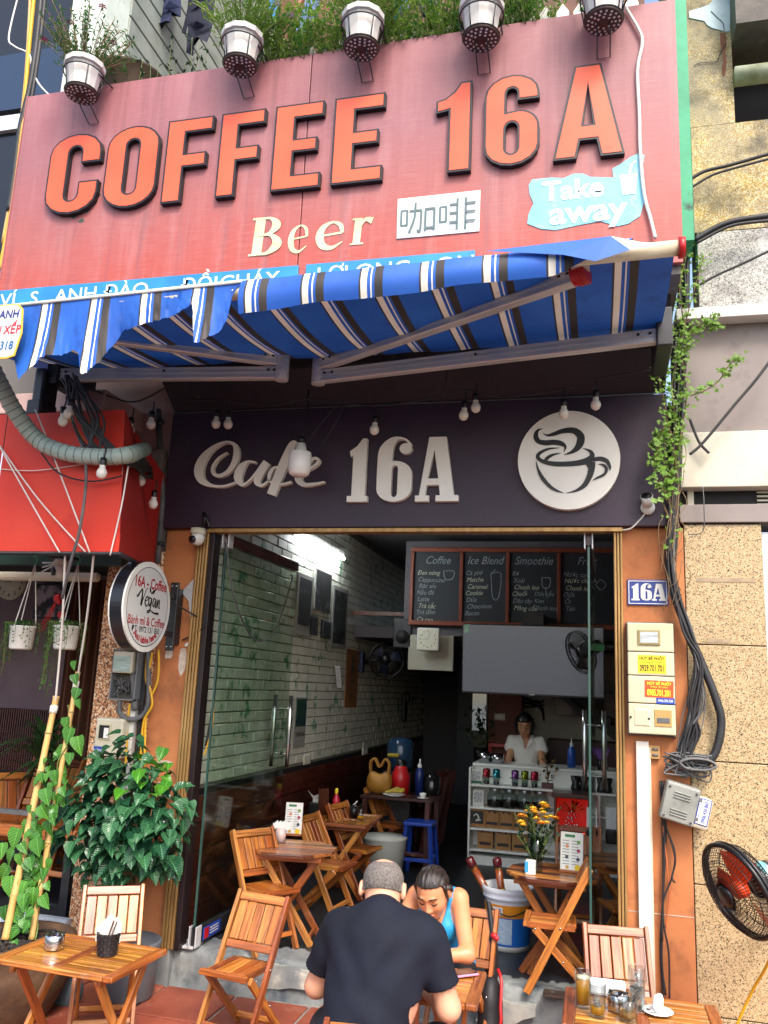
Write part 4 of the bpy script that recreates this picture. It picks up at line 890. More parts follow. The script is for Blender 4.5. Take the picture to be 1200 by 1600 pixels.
MB().b2((c.x - .085, yb + .02, c.z - .2), (c.x - .035, 0, c.z + .16)).build('wall_bracket', m_blackm, rs, .004)
for dz in (-.215, .175):
    for dx in (-.075, -.045): MB().tube([(c.x + dx, yb - .006, c.z + dz), (c.x + dx, yb, c.z + dz)], .006, 8).build('screw', m_steel, rs)
cable('lead', [c + V((-.05, ra * 1.05, .08)), P(310, 965, -.02), P(322, 975, -.03), P(305, 990, -.02), P(285, 1000, -.02)], .005, m_cable, rs)
b = MB(); q = P(312, 925, -.012); b.poly([orient([(P(x, y).x, P(x, y).z) for x, y in [(285, 925), (315, 893), (312, 945), (300, 985), (296, 940)]], True)], .01, FACE((0, -.011, 0))); b.build('torn_bracket_cover', m_alu, rs)

# ================================================================ red awning and cables at the neighbour's front
ra_ = thing('red_awning', 'bright red box awning of the house beside the coffee shop', 'awning', (-4, -.9, 2.45))
m_ra = mat('red canvas', 'cb2c17', .6, c2='d63c22', sc=2, dirt='a01f17', dsc=3, dlo=.6, dhi=.85); a = P(185, 865, -.9); t_ = P(195, 640, -.9)
xx = [-7.5, P(5, 700, -.9).x, a.x]
for i in range(2):
    x0, x1 = xx[i] + .004, xx[i + 1] - .004; x1t = x1 if i == 0 else t_.x
    b = MB(); vs = []
    for j in range(9):
        u = j / 8; z = a.z + .105 + (t_.z - a.z - .105) * u
        for k in range(9): vs.append((x0 + ((x1t * u + x1 * (1 - u)) - x0) * k / 8, -.9 + .012 * math.sin(math.pi * u) * math.sin(k * .8), z))
    b.add(vs, [(j * 9 + k, j * 9 + k + 1, j * 9 + k + 10, j * 9 + k + 9) for j in range(8) for k in range(8)], True); o = b.build('canvas', m_ra, ra_)
    b = MB(); b.b2((x0, -.905, a.z), (x1 + .005, -.899, a.z + .108)); b.build('valance', m_ra, ra_)
q0, q1 = V((t_.x + .003, -.9, t_.z)), V((a.x + .003, -.9, a.z)); b = MB(); b.add([q1, (-2.83, -.03, 2.47), (-2.83, -.03, 3.12), (-2.86, -.45, 3.34), q0], [(0, 1, 2, 3, 4)]); b.build('side_canvas', mat('shaded red canvas', 'a8201a', .6, c2='8f1b16', sc=2), ra_)  # shade on the awning side painted as a darker copy of the canvas
b = MB(); b.tube([q1, (-2.83, -.03, 2.47)], .014, 8); b.tube([(-7.5, -.895, a.z + .01), q1], .012, 8); b.build('awning_frame', m_blackm, ra_)
cd = thing('corrugated_conduit', 'fat pale grey corrugated conduit sagging across the red awning', 'conduit', P(60, 660, -1.0))
cp = cr([P(-20, 560, -1.25), P(0, 600, -1.2), P(25, 645, -1.1), P(60, 688, -1.0), P(105, 708, -1.0), P(160, 714, -1.0), P(200, 711, -.96), P(216, 706, -.6), P(226, 702, -.25)], 9)
b = MB(); b.tube(cp, [.046 + .003 * (i % 2) for i in range(len(cp))], 14); b.build('tube', mat('pale grey conduit', 'a3b3ab', .55, c2='8fa096', sc=6, dirt='6d7a74', dsc=9), cd)
b = MB()
for i in range(3, len(cp) - 2, 2):
    d = (V(cp[i + 1]) - V(cp[i])).normalized(); b.tube([V(cp[i]) - d * .002, V(cp[i]) + d * .003], .0505, 14, smooth=True)
b.build('ridges', mat('conduit groove', '6a7a74', .6), cd)
for k, pts in enumerate([[(55, 640), (75, 690), (140, 863)], [(-5, 690), (40, 770), (93, 863)], [(-5, 690), (60, 780), (133, 862)], [(202, 718), (190, 790), (172, 868)], [(0, 733), (60, 735), (150, 722)]]):
    cable('awning_cord', [P(x, y, -.95 + .01 * k) for x, y in pts], .0045 if k < 4 else .0028, m_wcable, label=['white cord across the red awning from the black gear to its lower hem', 'white cord with its lower end nearest the frame edge on the red hem', 'white cord slanting furthest along the red awning to its hem', 'white cord down the outer corner of the red awning', 'thin white line running level over the red awning'][k], cat='cord', group='cords on the red awning')
for k in range(14):
    y0 = -.35 - .03 * k; pts = [P(rnd.uniform(95, 125), 590 + rnd.uniform(-8, 5), -.98), P(115 + 3 * k + rnd.uniform(-8, 8), 640 + rnd.uniform(-12, 20), -1.0), P(150 + rnd.uniform(-10, 20), 690 + rnd.uniform(-12, 16), -1.0), P(200, 718 + rnd.uniform(-10, 10), -.93), P(228, 735 + rnd.uniform(-15, 12), -.6), P(238, 738 + rnd.uniform(-15, 12), -.15)]
    cable('service_cable', pts, rnd.choice((.005, .007, .010)), m_cable, label='black service cable in the bundle sagging over the red awning corner', cat='cable', group='black cable bundle at the red awning')
cable('service_cable', [P(105, 625, -1.0), P(118, 670, -1.0), P(132, 710, -1.0), P(134, 760, -1.0), P(124, 830, -.99), P(110, 880, -.95), P(97, 935, -.85)], .0085, m_gcable, label='single grey cable dropping in front of the red awning to the hanging pots', cat='cable')
cable('service_cable', [P(60, 700, -.96), P(90, 738, -.96), P(140, 752, -.96), P(190, 744, -.94)], .005, m_cable, label='thin black wire sagging below the conduit on the red awning', cat='cable')
cable('service_cable', [P(118, 597, -.6), P(160, 615, -.5), P(210, 628, -.4), P(260, 605, -.4)], .006, m_cable, label='black wire drooping along the concrete under the awning arm', cat='cable')
cable('service_cable', [P(102, 640, -1.0), P(120, 672, -.98), P(140, 705, -.97)], .006, m_ycable, label='yellow wire inside the black bundle at the red awning', cat='cable')
pp_ = thing('steel_pipe', 'thin grey steel pipe standing against the pier beside the fascia', 'pipe', P(250, 860, -.05)); MB().tube([P(247, 640, -.06), P(254, 780, -.06), P(246, 880, -.06)], .021, 12).build('pipe', m_gcable, pp_)
for py in (660, 760, 850): q = P(251, py, -.06); MB().tube([q + V((0, 0, -.012)), q + V((0, 0, .012))], .025, 12).build('clamp', m_blackm, pp_)
jb = thing('junction_box', 'small grey box on the concrete behind the steel pipe', 'junction box', P(245, 720, -.05)); q = V(jb.location); MB().box(q, (.13, .1, .14)).build('box', m_greyc, jb, .008); MB().box(q + V((-.015, -.052, .01)), (.08, .006, .07)).build('lid', m_gcable, jb, .003)
# ================================================================ things on the orange pier with the house number
np_ = thing('house_number_plate', 'blue enamel house number plate reading 16A on the orange pier', 'sign', P(1012, 926, -.01)); c = V(np_.location)
x0, x1, z0, z1 = P(980, 926).x, P(1044, 926).x, P(1012, 946).z, P(1012, 906).z
m_en = mat('blue enamel', '1d2f78', .25, c2='23398c', sc=4, dirt='4d5fa0', dsc=9, dlo=.66, dhi=.8)
MB().b2((x0, -.012, z0), (x1, -.001, z1)).build('plate', m_en, np_, .003)
b = MB(); w_ = .004; i = .007
for a, d in (((x0 + i, z0 + i), (x1 - i, z0 + i + w_)), ((x0 + i, z1 - i - w_), (x1 - i, z1 - i)), ((x0 + i, z0 + i + w_), (x0 + i + w_, z1 - i - w_)), ((x1 - i - w_, z0 + i + w_), (x1 - i, z1 - i - w_))): b.b2((a[0], -.0135, a[1]), (d[0], -.0122, d[1]))
b.build('border_print', m_white, np_)
wx = x1 - x0
for k, (ch, u0, u1) in enumerate((('1', .10, .30), ('6', .33, .60), ('A', .60, .96))): serif16(ch, (x0 + wx * u0, x0 + wx * u1, z0 + .027, z1 - .024), -.0145, .001, m_white, np_, 'numeral')

eb = thing('electric_meter_box', 'tall cream electric meter box covered with phone number stickers', 'meter box', (.29, -.06, 1.6))
x0, x1, z0, z1 = .166, .412, 1.607, 2.214; m_eb = mat('cream fibreglass', 'c4bd9f', .5, c2='b5ad8d', sc=4, dirt='5d553f', dsc=6, dlo=.62, dhi=.85)
MB().b2((x0 - .004, -.03, z0 - .01), (x1 + .008, -.002, z1 + .008)).build('back_plate', m_gcable, eb, .004)
zz_ = [z0, z0 + .165, z0 + .315, z0 + .445, z1]
for a, d in zip(zz_, zz_[1:]): MB().b2((x0, -.095, a + .002), (x1, -.03, d - .002)).build('door', m_eb, eb, .006)
for a in zz_[1:4]: MB().b2((x0 + .004, -.088, a - .004), (x1 - .004, -.03, a + .004)).build('seam', m_dark, eb)
wf = MB().b2((x0 + .055, -.104, z1 - .125), (x0 + .175, -.094, z1 - .04)).build('window_frame', mat('yellowed window frame', '8d8358', .5), eb, .008)
MB().b2((x0 + .068, -.1065, z1 - .112), (x0 + .162, -.1038, z1 - .052)).build('pane', mat('meter window', '8f989c', .15, c2='c9cfd2', sc=22, stretch=(.3, 1, 2)), wf)
def sticker(x, z, wd, h, bgm, lines, par, y=-.0965, tilt=0.):
    o = MB().box((0, 0, 0), (wd, .0012, h)).build('sticker', bgm); o.parent = par; o.matrix_basis = wmat(par).inverted() @ (T3(x, y, z) @ Matrix.Rotation(tilt, 4, 'Y'))
    for s, dz, sz, m, bo, sx in lines: text('print', s, T3(x, y, z) @ Matrix.Rotation(tilt, 4, 'Y') @ FACE((0, -.0009, dz)), sz, m, o, bold=bo, sx=sx)
m_yel = mat('yellow sticker', 'e0c61f', .5); m_org = mat('orange red sticker', 'd84a18', .5); m_dblue = mat('blue sticker', '1c3f9a', .5); m_yp = mat('yellow print', 'f0d62a', .5)
sticker(x0 + .128, z0 + .378, .148, .098, m_yel, [('HÚT BỂ PHỐT', .030, .022, m_ink, .03, .95), ('HÚT HẦM CẦU TẠI NHÀ', .010, .010, m_ink, .01, 1), ('0929.701.701', -.023, .048, m_ink, .03, .50)], eb)
sticker(x0 + .163, z0 + .245, .15, .09, m_org, [('HÚT BỂ PHỐT', .028, .021, m_yp, .03, .95), ('THÔNG TẮC CỐNG', .010, .010, m_yp, .01, 1), ('0985.701.201', -.022, .046, m_yp, .03, .50)], eb, -.0968, .02)
sticker(x0 + .195, z0 + .183, .095, .032, m_dblue, [('0966.202.220', 0, .018, m_white, .02, .8)], eb, -.0968)
MB().b2((x0 + .03, -.099, z0 + .045), (x0 + .115, -.0945, z0 + .135)).build('hatch', m_offw, eb, .004); MB().b2((x0 + .035, -.101, z0 + .05), (x0 + .108, -.0985, z0 + .13)).build('hatch_lid', m_eb, eb, .003)
MB().b2((x0 + .135, -.099, z0 + .045), (x0 + .225, -.0945, z0 + .135)).build('breaker_window', mat('tan breaker cover', 'a88a52', .4), eb, .004); MB().b2((x0 + .148, -.102, z0 + .065), (x0 + .215, -.0985, z0 + .092)).build('breaker_bar', m_gcable, eb, .003)
for (dx, dz) in ((.107, .085), (.012, .09)): MB().tube([(x0 + dx, -.104, z0 + dz), (x0 + dx, -.096, z0 + dz)], .006, 10).build('lock', m_blackp, eb)
wc = thing('white_conduit', 'square white cable duct running down the orange pier', 'cable duct', (.235, -.03, .2)); a, d = P(1004, 1158), P(1008, 1470)
MB().b2((.205, -.035, .0), (.272, -.001, a.z)).build('duct', mat('scuffed white duct', 'd8d5cc', .5, c2='cbc7bb', sc=3, dirt='77736a', dsc=8, dlo=.66, dhi=.8), wc, .003)
MB().b2((.272, -.03, .0), (.282, -.003, a.z - .03)).build('duct_edge', m_offw, wc)
o = thing('clip_board', 'small tan board with metal clips under the meter box', 'board', P(1022, 1175, -.02)); q = V(o.location); MB().box(q, (.06, .02, .07)).build('board', mat('tan fibre board', 'a8824f', .7), o)
for dz in (-.015, .015): MB().tube([q + V((-.01, -.012, dz)), q + V((.02, -.012, dz))], .006, 8).build('clip', m_gcable, o)
# thick and thin cables falling beside the meter box
def cb(pts, r, m, lb, grp=None, y=-.06, nm='service_cable', cat='cable'): return cable(nm, [P(p[0], p[1], p[2] if len(p) > 2 else y) for p in pts], r, m, label=lb, cat=cat, group=grp)
cb([(1068, 150, -.25), (1074, 260), (1070, 330), (1072, 420), (1070, 520), (1062, 640), (1058, 760), (1045, 850), (1048, 910), (1068, 970), (1096, 1035), (1118, 1090), (1127, 1130), (1118, 1175), (1098, 1195), (1075, 1200)], .022, m_cable, 'thickest black cable looping out over the terrazzo wall beside the meter box')
cb([(1072, 300), (1068, 420), (1068, 560), (1055, 700), (1050, 850), (1058, 920), (1082, 1000), (1094, 1040), (1088, 1110), (1080, 1160), (1068, 1195)], .013, m_cable, 'second thick black cable hugging the pier edge beside the meter box')
for k in range(13):
    j = lambda a=5: rnd.uniform(-a, a)
    cb([(1066 + j(6), 180, -.2), (1068 + j(7), 330), (1066 + j(8), 480 + j(20)), (1058 + j(9), 650), (1052 + j(8), 800), (1050 + j(6), 900), (1074 + j(8), 985), (1092 + j(6), 1035), (1086 + j(14), 1100), (1082 + j(14), 1150), (1060 + j(14), 1195)], rnd.choice((.004, .005, .0075)), rnd.choice((m_cable, m_cable, m_gcable)), 'thin wire in the black bundle running down the edge of the orange pier', 'wires bundled on the orange pier', -.05 - .004 * k)
for k in range(4):
    j = lambda a=4: rnd.uniform(-a, a)
    cb([(1095 + j(), 1040), (1100 + j(8), 1100), (1072 + j(18), 1160), (1062 + j(12), 1190), (1075 + j(12), 1120), (1092 + j(5), 1045)], .0032, m_gcable, 'slack loop of thin grey wire on the terrazzo wall below the cable tie', 'slack grey wire loops', -.03 - .006 * k, 'wire', 'wire')
ct = thing('cable_tangle', 'tangled bundle of grey wires above the small junction box', 'cable bundle', P(1070, 1195, -.06)); b = MB(); q = V(ct.location)
for k in range(16):
    pts = [q + V((rnd.uniform(-.12, .14), rnd.uniform(-.05, .02), rnd.uniform(-.06, .06))) for _ in range(6)]; b.tube(cr(pts, 6), .0045, 5)
for k in range(7):
    a0 = rnd.uniform(0, 6); b.tube(cr([q + V((.06 + .09 * math.cos(a0 + t), -.02 - .008 * k, .01 + .03 * math.sin(a0 + t))) for t in range(7)], 6), .007, 6)
b.build('wires', m_gcable, ct); o = cable('loop', [P(1085, 1200, -.05), P(1110, 1205, -.05), P(1108, 1222, -.05), P(1088, 1216, -.05)], .004, m_gcable, ct)
for k, (pts, r) in enumerate([([(1032, 1220), (1036, 1320), (1036, 1400), (1032, 1480), (1036, 1560)], .006), ([(1035, 1220), (1040, 1300), (1036, 1400), (1034, 1500), (1040, 1555)], .006), ([(1040, 1220), (1038, 1320), (1036, 1430), (1045, 1490), (1046, 1560)], .005), ([(1034, 1280), (1054, 1330), (1050, 1370), (1036, 1410), (1035, 1470)], .005), ([(1040, 1290), (1055, 1340), (1050, 1370), (1055, 1379)], .005)]):
    cb(pts, r, m_cable, ['black wire nearest the white duct down the lower orange pier', 'black wire in the middle of the trio down the lower orange pier', 'black wire bowing outward low on the orange pier', 'black wire curving away and back below the grey junction box', 'short black wire ending in a hook below the grey junction box'][k], 'wires down the lower orange pier', -.02 - .006 * k, 'wire', 'wire')
cb([(1036, 1290), (1044, 1370), (1046, 1400), (1040, 1450)], .004, mat('orange wire', 'b8643a', .5), 'thin orange wire down the lower orange pier', None, -.03, 'wire', 'wire')
gb = thing('junction_box', 'tilted grey ribbed junction box hanging below the wire tangle', 'junction box', P(1062, 1255, -.1)); Mg = T3(*gb.location) @ Matrix.Rotation(rad(14), 4, 'Y')
m_gp = mat('grey weathered plastic', '8d8f88', .5, c2='7a7c75', sc=6, dirt='5a5a54', dsc=9)
gb.matrix_basis = Mg
def gpart(name, c, d, m, bev=.004): o = MB().box(c, d, M=Mg).build(name, m, gb, bev); return o
gpart('body', (0, .02, 0), (.175, .10, .20), m_gp, .012); gpart('lid', (0, -.035, 0), (.17, .015, .19), m_gp, .008)
for i in range(3):
    for zc in (.055, -.035): gpart('rib', (.0, -.045, zc - .014 * i), (.085, .008, .006), m_gp, .002)
for dx in (-.068, .068):
    for dz in (-.075, .075): MB().tube([Mg @ V((dx, -.05, dz)), Mg @ V((dx, -.04, dz))], .006, 8).build('screw', m_gcable, gb)
for dz in (.05, -.05): gpart('hinge', (.092, -.03, dz), (.018, .025, .02), m_gcable, .003)
wb = thing('small_box', 'small cream box with a blue and white phone number label', 'junction box', P(1095, 1270, -.1)); Mw = T3(*wb.location) @ Matrix.Rotation(rad(14), 4, 'Y'); wb.matrix_basis = Mw
MB().box((0, .02, 0), (.09, .11, .16), M=Mw).build('body', m_offw, wb, .014)
l = MB().box((.006, -.038, .01), (.065, .004, .135), M=Mw).build('label_plate', m_dblue, wb, .002); MB().box((.006, -.0405, .01), (.055, .002, .125), M=Mw).build('label_face', m_white, wb)
text('print', '0906.430.860', Mw @ FACE((.014, -.0418, .01)) @ Matrix.Rotation(rad(90), 4, 'Z'), .026, m_dblue, wb, bold=.03, sx=.78); text('print', 'THÔNG TẮC CỐNG', Mw @ FACE((-.012, -.0418, .01)) @ Matrix.Rotation(rad(90), 4, 'Z'), .012, m_dblue, wb, bold=.01)
# overhead cables to the right house
for k, (pts, r) in enumerate([([(1072, 285), (1100, 268), (1140, 258), (1210, 238)], .011), ([(1070, 300), (1110, 275), (1150, 262), (1210, 246)], .008), ([(1085, 375), (1120, 355), (1150, 345), (1210, 336)], .019), ([(1088, 380), (1125, 360), (1155, 350), (1210, 344)], .010), ([(1085, 450), (1120, 430), (1160, 412), (1210, 388)], .008), ([(1078, 710), (1100, 690), (1150, 630), (1180, 595), (1210, 555)], .008)]):
    cb(pts, r, m_cable, ['upper black cable crossing the yellow pebbledash', 'lower black cable crossing the yellow pebbledash', 'fat black cable crossing the grey pebbledash', 'thin grey sheathed cable under the fat one on the grey pebbledash', 'black wire slanting over the grey pebbledash above the white ledge', 'black wire rising across the grey brown band'][k], 'cables over the neighbouring wall', -.12 - .01 * k)
cb([(1078, 655), (1092, 690), (1108, 708)], .008, m_cable, 'short stiff black wire end sticking out over the grey brown band', None, -.1)
cb([(1098, 760), (1100, 790), (1098, 830), (1075, 835)], .003, m_gcable, 'hair thin grey wire hanging before the vent under the pale band', None, -.08, 'wire', 'wire')

# wall fan with orange blades
fan = thing('wall_fan', 'black caged fan with orange blades mounted before the terrazzo wall', 'fan', P(1152, 1392, -.55)); Mf = Matrix(fan.matrix_basis)
q = V(fan.location); ax = V((-.80, -.46, -.36)).normalized(); Mf = ax.to_track_quat('Z', 'Y').to_matrix().to_4x4(); Mf.translation = q; RF = .215
m_or = mat('orange fan blade', 'd8481f', .3)
def ring(b, r, z, t, n=40): b.tube([Mf @ V((r * math.cos(6.2832 * i / n), r * math.sin(6.2832 * i / n), z)) for i in range(n + 1)], t, 6)
b = MB(); ring(b, RF, 0, .012); ring(b, RF * 1.005, -.02, .009); b.build('rim', m_blackp, fan)
b = MB(); b.tube([Mf @ V((0, 0, .062)), Mf @ V((0, 0, .078))], [.055, .045], 20); b.build('badge', m_blackp, fan)
gc = MB(); gr = MB()
for i in range(72):
    a = 6.2832 * i / 72; d = lambda r, z: Mf @ V((r * math.cos(a), r * math.sin(a), z))
    gc.tube([d(.05, .066), d(.12, .058), d(.185, .035), d(RF, .004)], .0016, 3); gr.tube([d(.06, -.10), d(.14, -.095), d(.19, -.07), d(RF, -.02)], .0018, 3)
for r, z in ((.085, .063), (.12, .058), (.155, .048), (.19, .032)): ring(gc, r, z, .0016, 30)
for r, z in ((.10, -.098), (.15, -.092), (.19, -.07)): ring(gr, r, z, .002, 30)
gc.build('front_cage', m_blackp, fan, kind='stuff'); gr.build('rear_cage', m_blackp, fan, kind='stuff')
for k in range(3):
    vs = []; a0 = rad(120 * k + 70)
    for i in range(9):
        u = i / 8; r = .04 + .15 * u
        for j in range(5):
            t = (j / 4 - .5) * (1.15 - .25 * u) ; vs.append(Mf @ V((r * math.cos(a0 + t), r * math.sin(a0 + t), -.025 + .032 * (j / 4 - .5) * 2 * (.6 + .4 * u))))
    MB().add(vs, [(i * 5 + j, i * 5 + j + 1, (i + 1) * 5 + j + 1, (i + 1) * 5 + j) for i in range(8) for j in range(4)], True).build('blade', m_or, fan)
MB().tube([Mf @ V((0, 0, -.04)), Mf @ V((0, 0, .01))], [.04, .036], 18).build('hub', m_or, fan)
b = MB(); b.tube([Mf @ V((0, 0, -.10)), Mf @ V((0, 0, -.13)), Mf @ V((0, 0, -.20)), Mf @ V((0, 0, -.23))], [.075, .07, .065, .04], 20); b.build('motor', m_blackp, fan)
MB().tube([Mf @ V((0, 0, -.135)), Mf @ V((0, 0, -.175))], .0715, 20).build('motor_label', mat('teal label', '6fb7bd', .4, c2='e3e6e4', sc=12, lo=.45, hi=.5), fan)
b = MB(); b.tube([Mf @ V((0, 0, -.17)), Mf @ V((.0, -.06, -.2)), (.90, -.1, q.z - .16), (.90, .0, q.z - .16)], [.03, .028, .025, .03], 12); b.build('wall_arm', m_blackp, fan); MB().b2((.86, -.03, q.z - .26), (.94, -.002, q.z - .06)).build('wall_bracket', m_blackp, fan, .008)
cable('fan_cord', [P(1215, 1460, -.4), P(1200, 1505, -.3), P(1180, 1540, -.2), P(1165, 1570, -.15), P(1150, 1605, -.12)], .007, m_ycable, label='yellow cord hanging in front of the terrazzo wall below the fan', cat='cord')

# ================================================================ meters on the granite pier
mb_ = thing('open_meter_box', 'open grey meter box full of loose wires on the granite pier', 'meter box', P(195, 1055, -.06)); x0, x1, z0, z1 = P(176, 1055, -.08).x, P(216, 1055, -.08).x, P(195, 1094, -.08).z, P(195, 1015, -.08).z
MB().b2((x0, -.02, z0), (x1, -.014, z1)).build('back', m_greyc, mb_)
for lo, hi in (((x0, -.10, z0), (x0 + .008, -.02, z1)), ((x1 - .008, -.10, z0), (x1, -.02, z1)), ((x0, -.10, z1 - .008), (x1, -.02, z1)), ((x0, -.10, z0), (x1, -.02, z0 + .008))): MB().b2(lo, hi).build('box_side', mat('grey steel box', '73777a', .5), mb_)
MB().b2((x0 + .012, -.115, z1 - .15), (x1 - .03, -.03, z1 - .012)).build('meter', m_offw, mb_, .01); MB().b2((x0 + .02, -.118, z1 - .14), (x1 - .045, -.1155, z1 - .04)).build('meter_label', mat('pale mint label', 'b9cec6', .5, c2='8fa8a2', sc=60, stretch=(.2, 1, 1.5)), mb_)
b = MB()
for k in range(10): b.tube(cr([(x0 + rnd.uniform(.02, .12), -.06 + rnd.uniform(-.03, .03), z0 + rnd.uniform(.02, .14)) for _ in range(5)], 5), .004, 5)
b.build('wires', m_gcable, mb_)
mw = thing('meter_box', 'cream plastic meter box with a small window on the granite pier', 'meter box', P(172, 1148, -.08)); x0, x1, z0, z1 = P(149, 1148, -.12).x, P(192, 1148, -.12).x, P(170, 1185, -.12).z, P(170, 1122, -.12).z
MB().b2((x0, -.13, z0), (x1, -.012, z1)).build('case', m_offw, mw, .015); f = MB().b2((x0 + .025, -.137, z1 - .135), (x0 + .115, -.129, z1 - .035)).build('window_frame', m_eb, mw, .006); MB().b2((x0 + .035, -.139, z1 - .125), (x0 + .105, -.1365, z1 - .045)).build('pane', m_dark, f); MB().b2((x0 + .07, -.1405, z1 - .122), (x0 + .103, -.1388, z1 - .06)).build('dial', m_sticker, f)
s = MB().b2((x0 + .005, -.1325, z0 + .015), (x0 + .07, -.1302, z0 + .07)).build('label_plate', m_dblue, mw); text('print', 'THÔNG', FACE((x0 + .037, -.1332, z0 + .045)), .02, m_white, s, bold=.02)
MB().tube(cr([P(206, 1015, -.05), P(209, 1060, -.06), P(211, 1110, -.06), P(214, 1130, -.05), P(225, 1040, -.05)][:3], 4), .022, 10).build('grey_pipe', m_gcable, label='grey plastic pipe standing in front of the open meter box', cat='pipe')
MB().tube(cr([P(187, 1095, -.08), P(188, 1115, -.08), P(205, 1124, -.08), P(224, 1116, -.06), P(232, 1090, -.05), P(232, 1020, -.05), P(232, 970, -.04)], 7), .016, 10).build('grey_pipe', m_gcable, label='bent grey conduit looping from below the open meter box up the pier', cat='pipe')
MB().b2((P(203, 1130, -.03).x, -.05, .2), (P(212, 1130, -.03).x, -.013, P(207, 1100, -.03).z)).build('cable_duct', m_white, label='narrow white cable duct below the open meter box', cat='cable duct')
MB().b2((P(216, 1130, -.03).x, -.04, .2), (P(222, 1130, -.03).x, -.013, P(207, 1030, -.03).z)).build('cable_duct', m_blackm, label='black conduit between the white duct and the yellow cables', cat='cable duct')
for k, pts in enumerate([[(230, 1020), (228, 1060), (234, 1085), (226, 1120), (222, 1175)], [(248, 1015), (247, 1060), (236, 1090), (228, 1120), (226, 1200)], [(238, 1020), (232, 1060), (238, 1100), (224, 1130), (219, 1200)], [(203, 1100), (199, 1130), (198, 1160), (196, 1200)]]):
    cb(pts, .0075, m_ycable, ['yellow cable nearest the meter boxes below the round sign', 'outermost yellow cable bulging over the orange pier below the round sign', 'middle yellow cable below the round sign', 'yellow cable running behind the cream meter box'][k], 'yellow cables under the round sign', -.035 - .01 * k)
tl = thing('wall_tag', 'small white plastic tag on the orange pier beside the sign bracket', 'tag', P(294, 1006, -.01)); q = V(tl.location); MB().box(q, (.052, .014, .022), rot=Matrix.Rotation(rad(-35), 3, 'Y')).build('tag', m_white, tl, .006)
# ================================================================ foliage helpers
def leaf_mesh(name, m, L=1., W=.7, cup=.18, droop=.25, heart=True, nx=5):
    b = MB(); vs = []; n = 8
    for i in range(n + 1):
        u = i / n; wd = W / 2 * (math.sin(math.pi * min(1, u ** (.62 if heart else 1.0) )) ** (.8 if heart else 1)) * (1.0 if not heart else (1.25 - .45 * u))
        if i == 0: wd = .02 * W
        if i == n: wd = .0
        for j in range(-2, 3):
            t = j / 2; vs.append((t * wd, u * L - (.10 * L * (abs(t)) if heart and i == 1 else 0), cup * W * (abs(t) ** 1.5) * (wd / (W / 2)) - droop * L * u * u + .015 * L * math.sin(u * 22) * abs(t)))
    b.add(vs, [(i * 5 + j, i * 5 + j + 1, (i + 1) * 5 + j + 1, (i + 1) * 5 + j) for i in range(n) for j in range(4)], True); return b.mesh(name, m)
def leafmat(name, c, c2, rough=.35, vein=True):
    m, nt, b = nodes(name); MATS[name] = m; oi = nt.nodes.new('ShaderNodeObjectInfo')
    base = ramp(nt, oi.outputs['Random'], [(0, lin(c)), (1, lin(c2))]); co = coords(nt)
    sp = nt.nodes.new('ShaderNodeSeparateXYZ'); nt.links.new(co, sp.inputs[0])
    if vein:
        ab = nt.nodes.new('ShaderNodeMath'); ab.operation = 'ABSOLUTE'; nt.links.new(sp.outputs[0], ab.inputs[0])
        v = nt.nodes.new('ShaderNodeMath'); v.operation = 'MULTIPLY_ADD'; nt.links.new(ab.outputs[0], v.inputs[0]); v.inputs[1].default_value = -.9; nt.links.new(sp.outputs[1], v.inputs[2])
        w_ = nt.nodes.new('ShaderNodeMath'); w_.operation = 'SINE'; m2 = nt.nodes.new('ShaderNodeMath'); m2.operation = 'MULTIPLY'; nt.links.new(v.outputs[0], m2.inputs[0]); m2.inputs[1].default_value = 42; nt.links.new(m2.outputs[0], w_.inputs[0])
        f = ramp(nt, w_.outputs[0], [(.82, 0.), (.98, .45)]); base = mixc(nt, f, base, tuple(min(1, x * 2.2 + .01) for x in lin(c2)))
        r2 = ramp(nt, ab.outputs[0], [(.006, .6), (.03, 0.)]); base = mixc(nt, r2, base, tuple(min(1, x * 2.4 + .02) for x in lin(c2)))
        bump(nt, b, w_.outputs[0], .25, .02)
    nt.links.new(base, b.inputs['Base Color']); b.inputs['Roughness'].default_value = rough
    t = nt.nodes.new('ShaderNodeBsdfTranslucent'); nt.links.new(base, t.inputs[0]); mx = nt.nodes.new('ShaderNodeMixShader'); mx.inputs[0].default_value = .25
    nt.links.new(b.outputs[0], mx.inputs[1]); nt.links.new(t.outputs[0], mx.inputs[2]); nt.links.new(mx.outputs[0], nt.nodes['Material Output'].inputs[0]); return m
m_stem = mat('green stem', '5d7a35', .6, c2='6f6a38', sc=8); m_twig = mat('dry brown twig', '8a7350', .8, c2='6a563d', sc=9)
m_lg = leafmat('light green leaf', '5d8a2a', '84a83a', .5, False); m_mg = leafmat('mid green leaf', '2f6a2a', '4f8a38', .45, False); m_dg = leafmat('dim dark leaf', '1d3a24', '2d4f30', .4, False)
m_fl = [mat('white petal', 'e3dfe0', .5), mat('pink petal', 'c94a80', .5), mat('yellow petal', 'e6b11e', .5), mat('crimson petal', 'b02036', .5)]
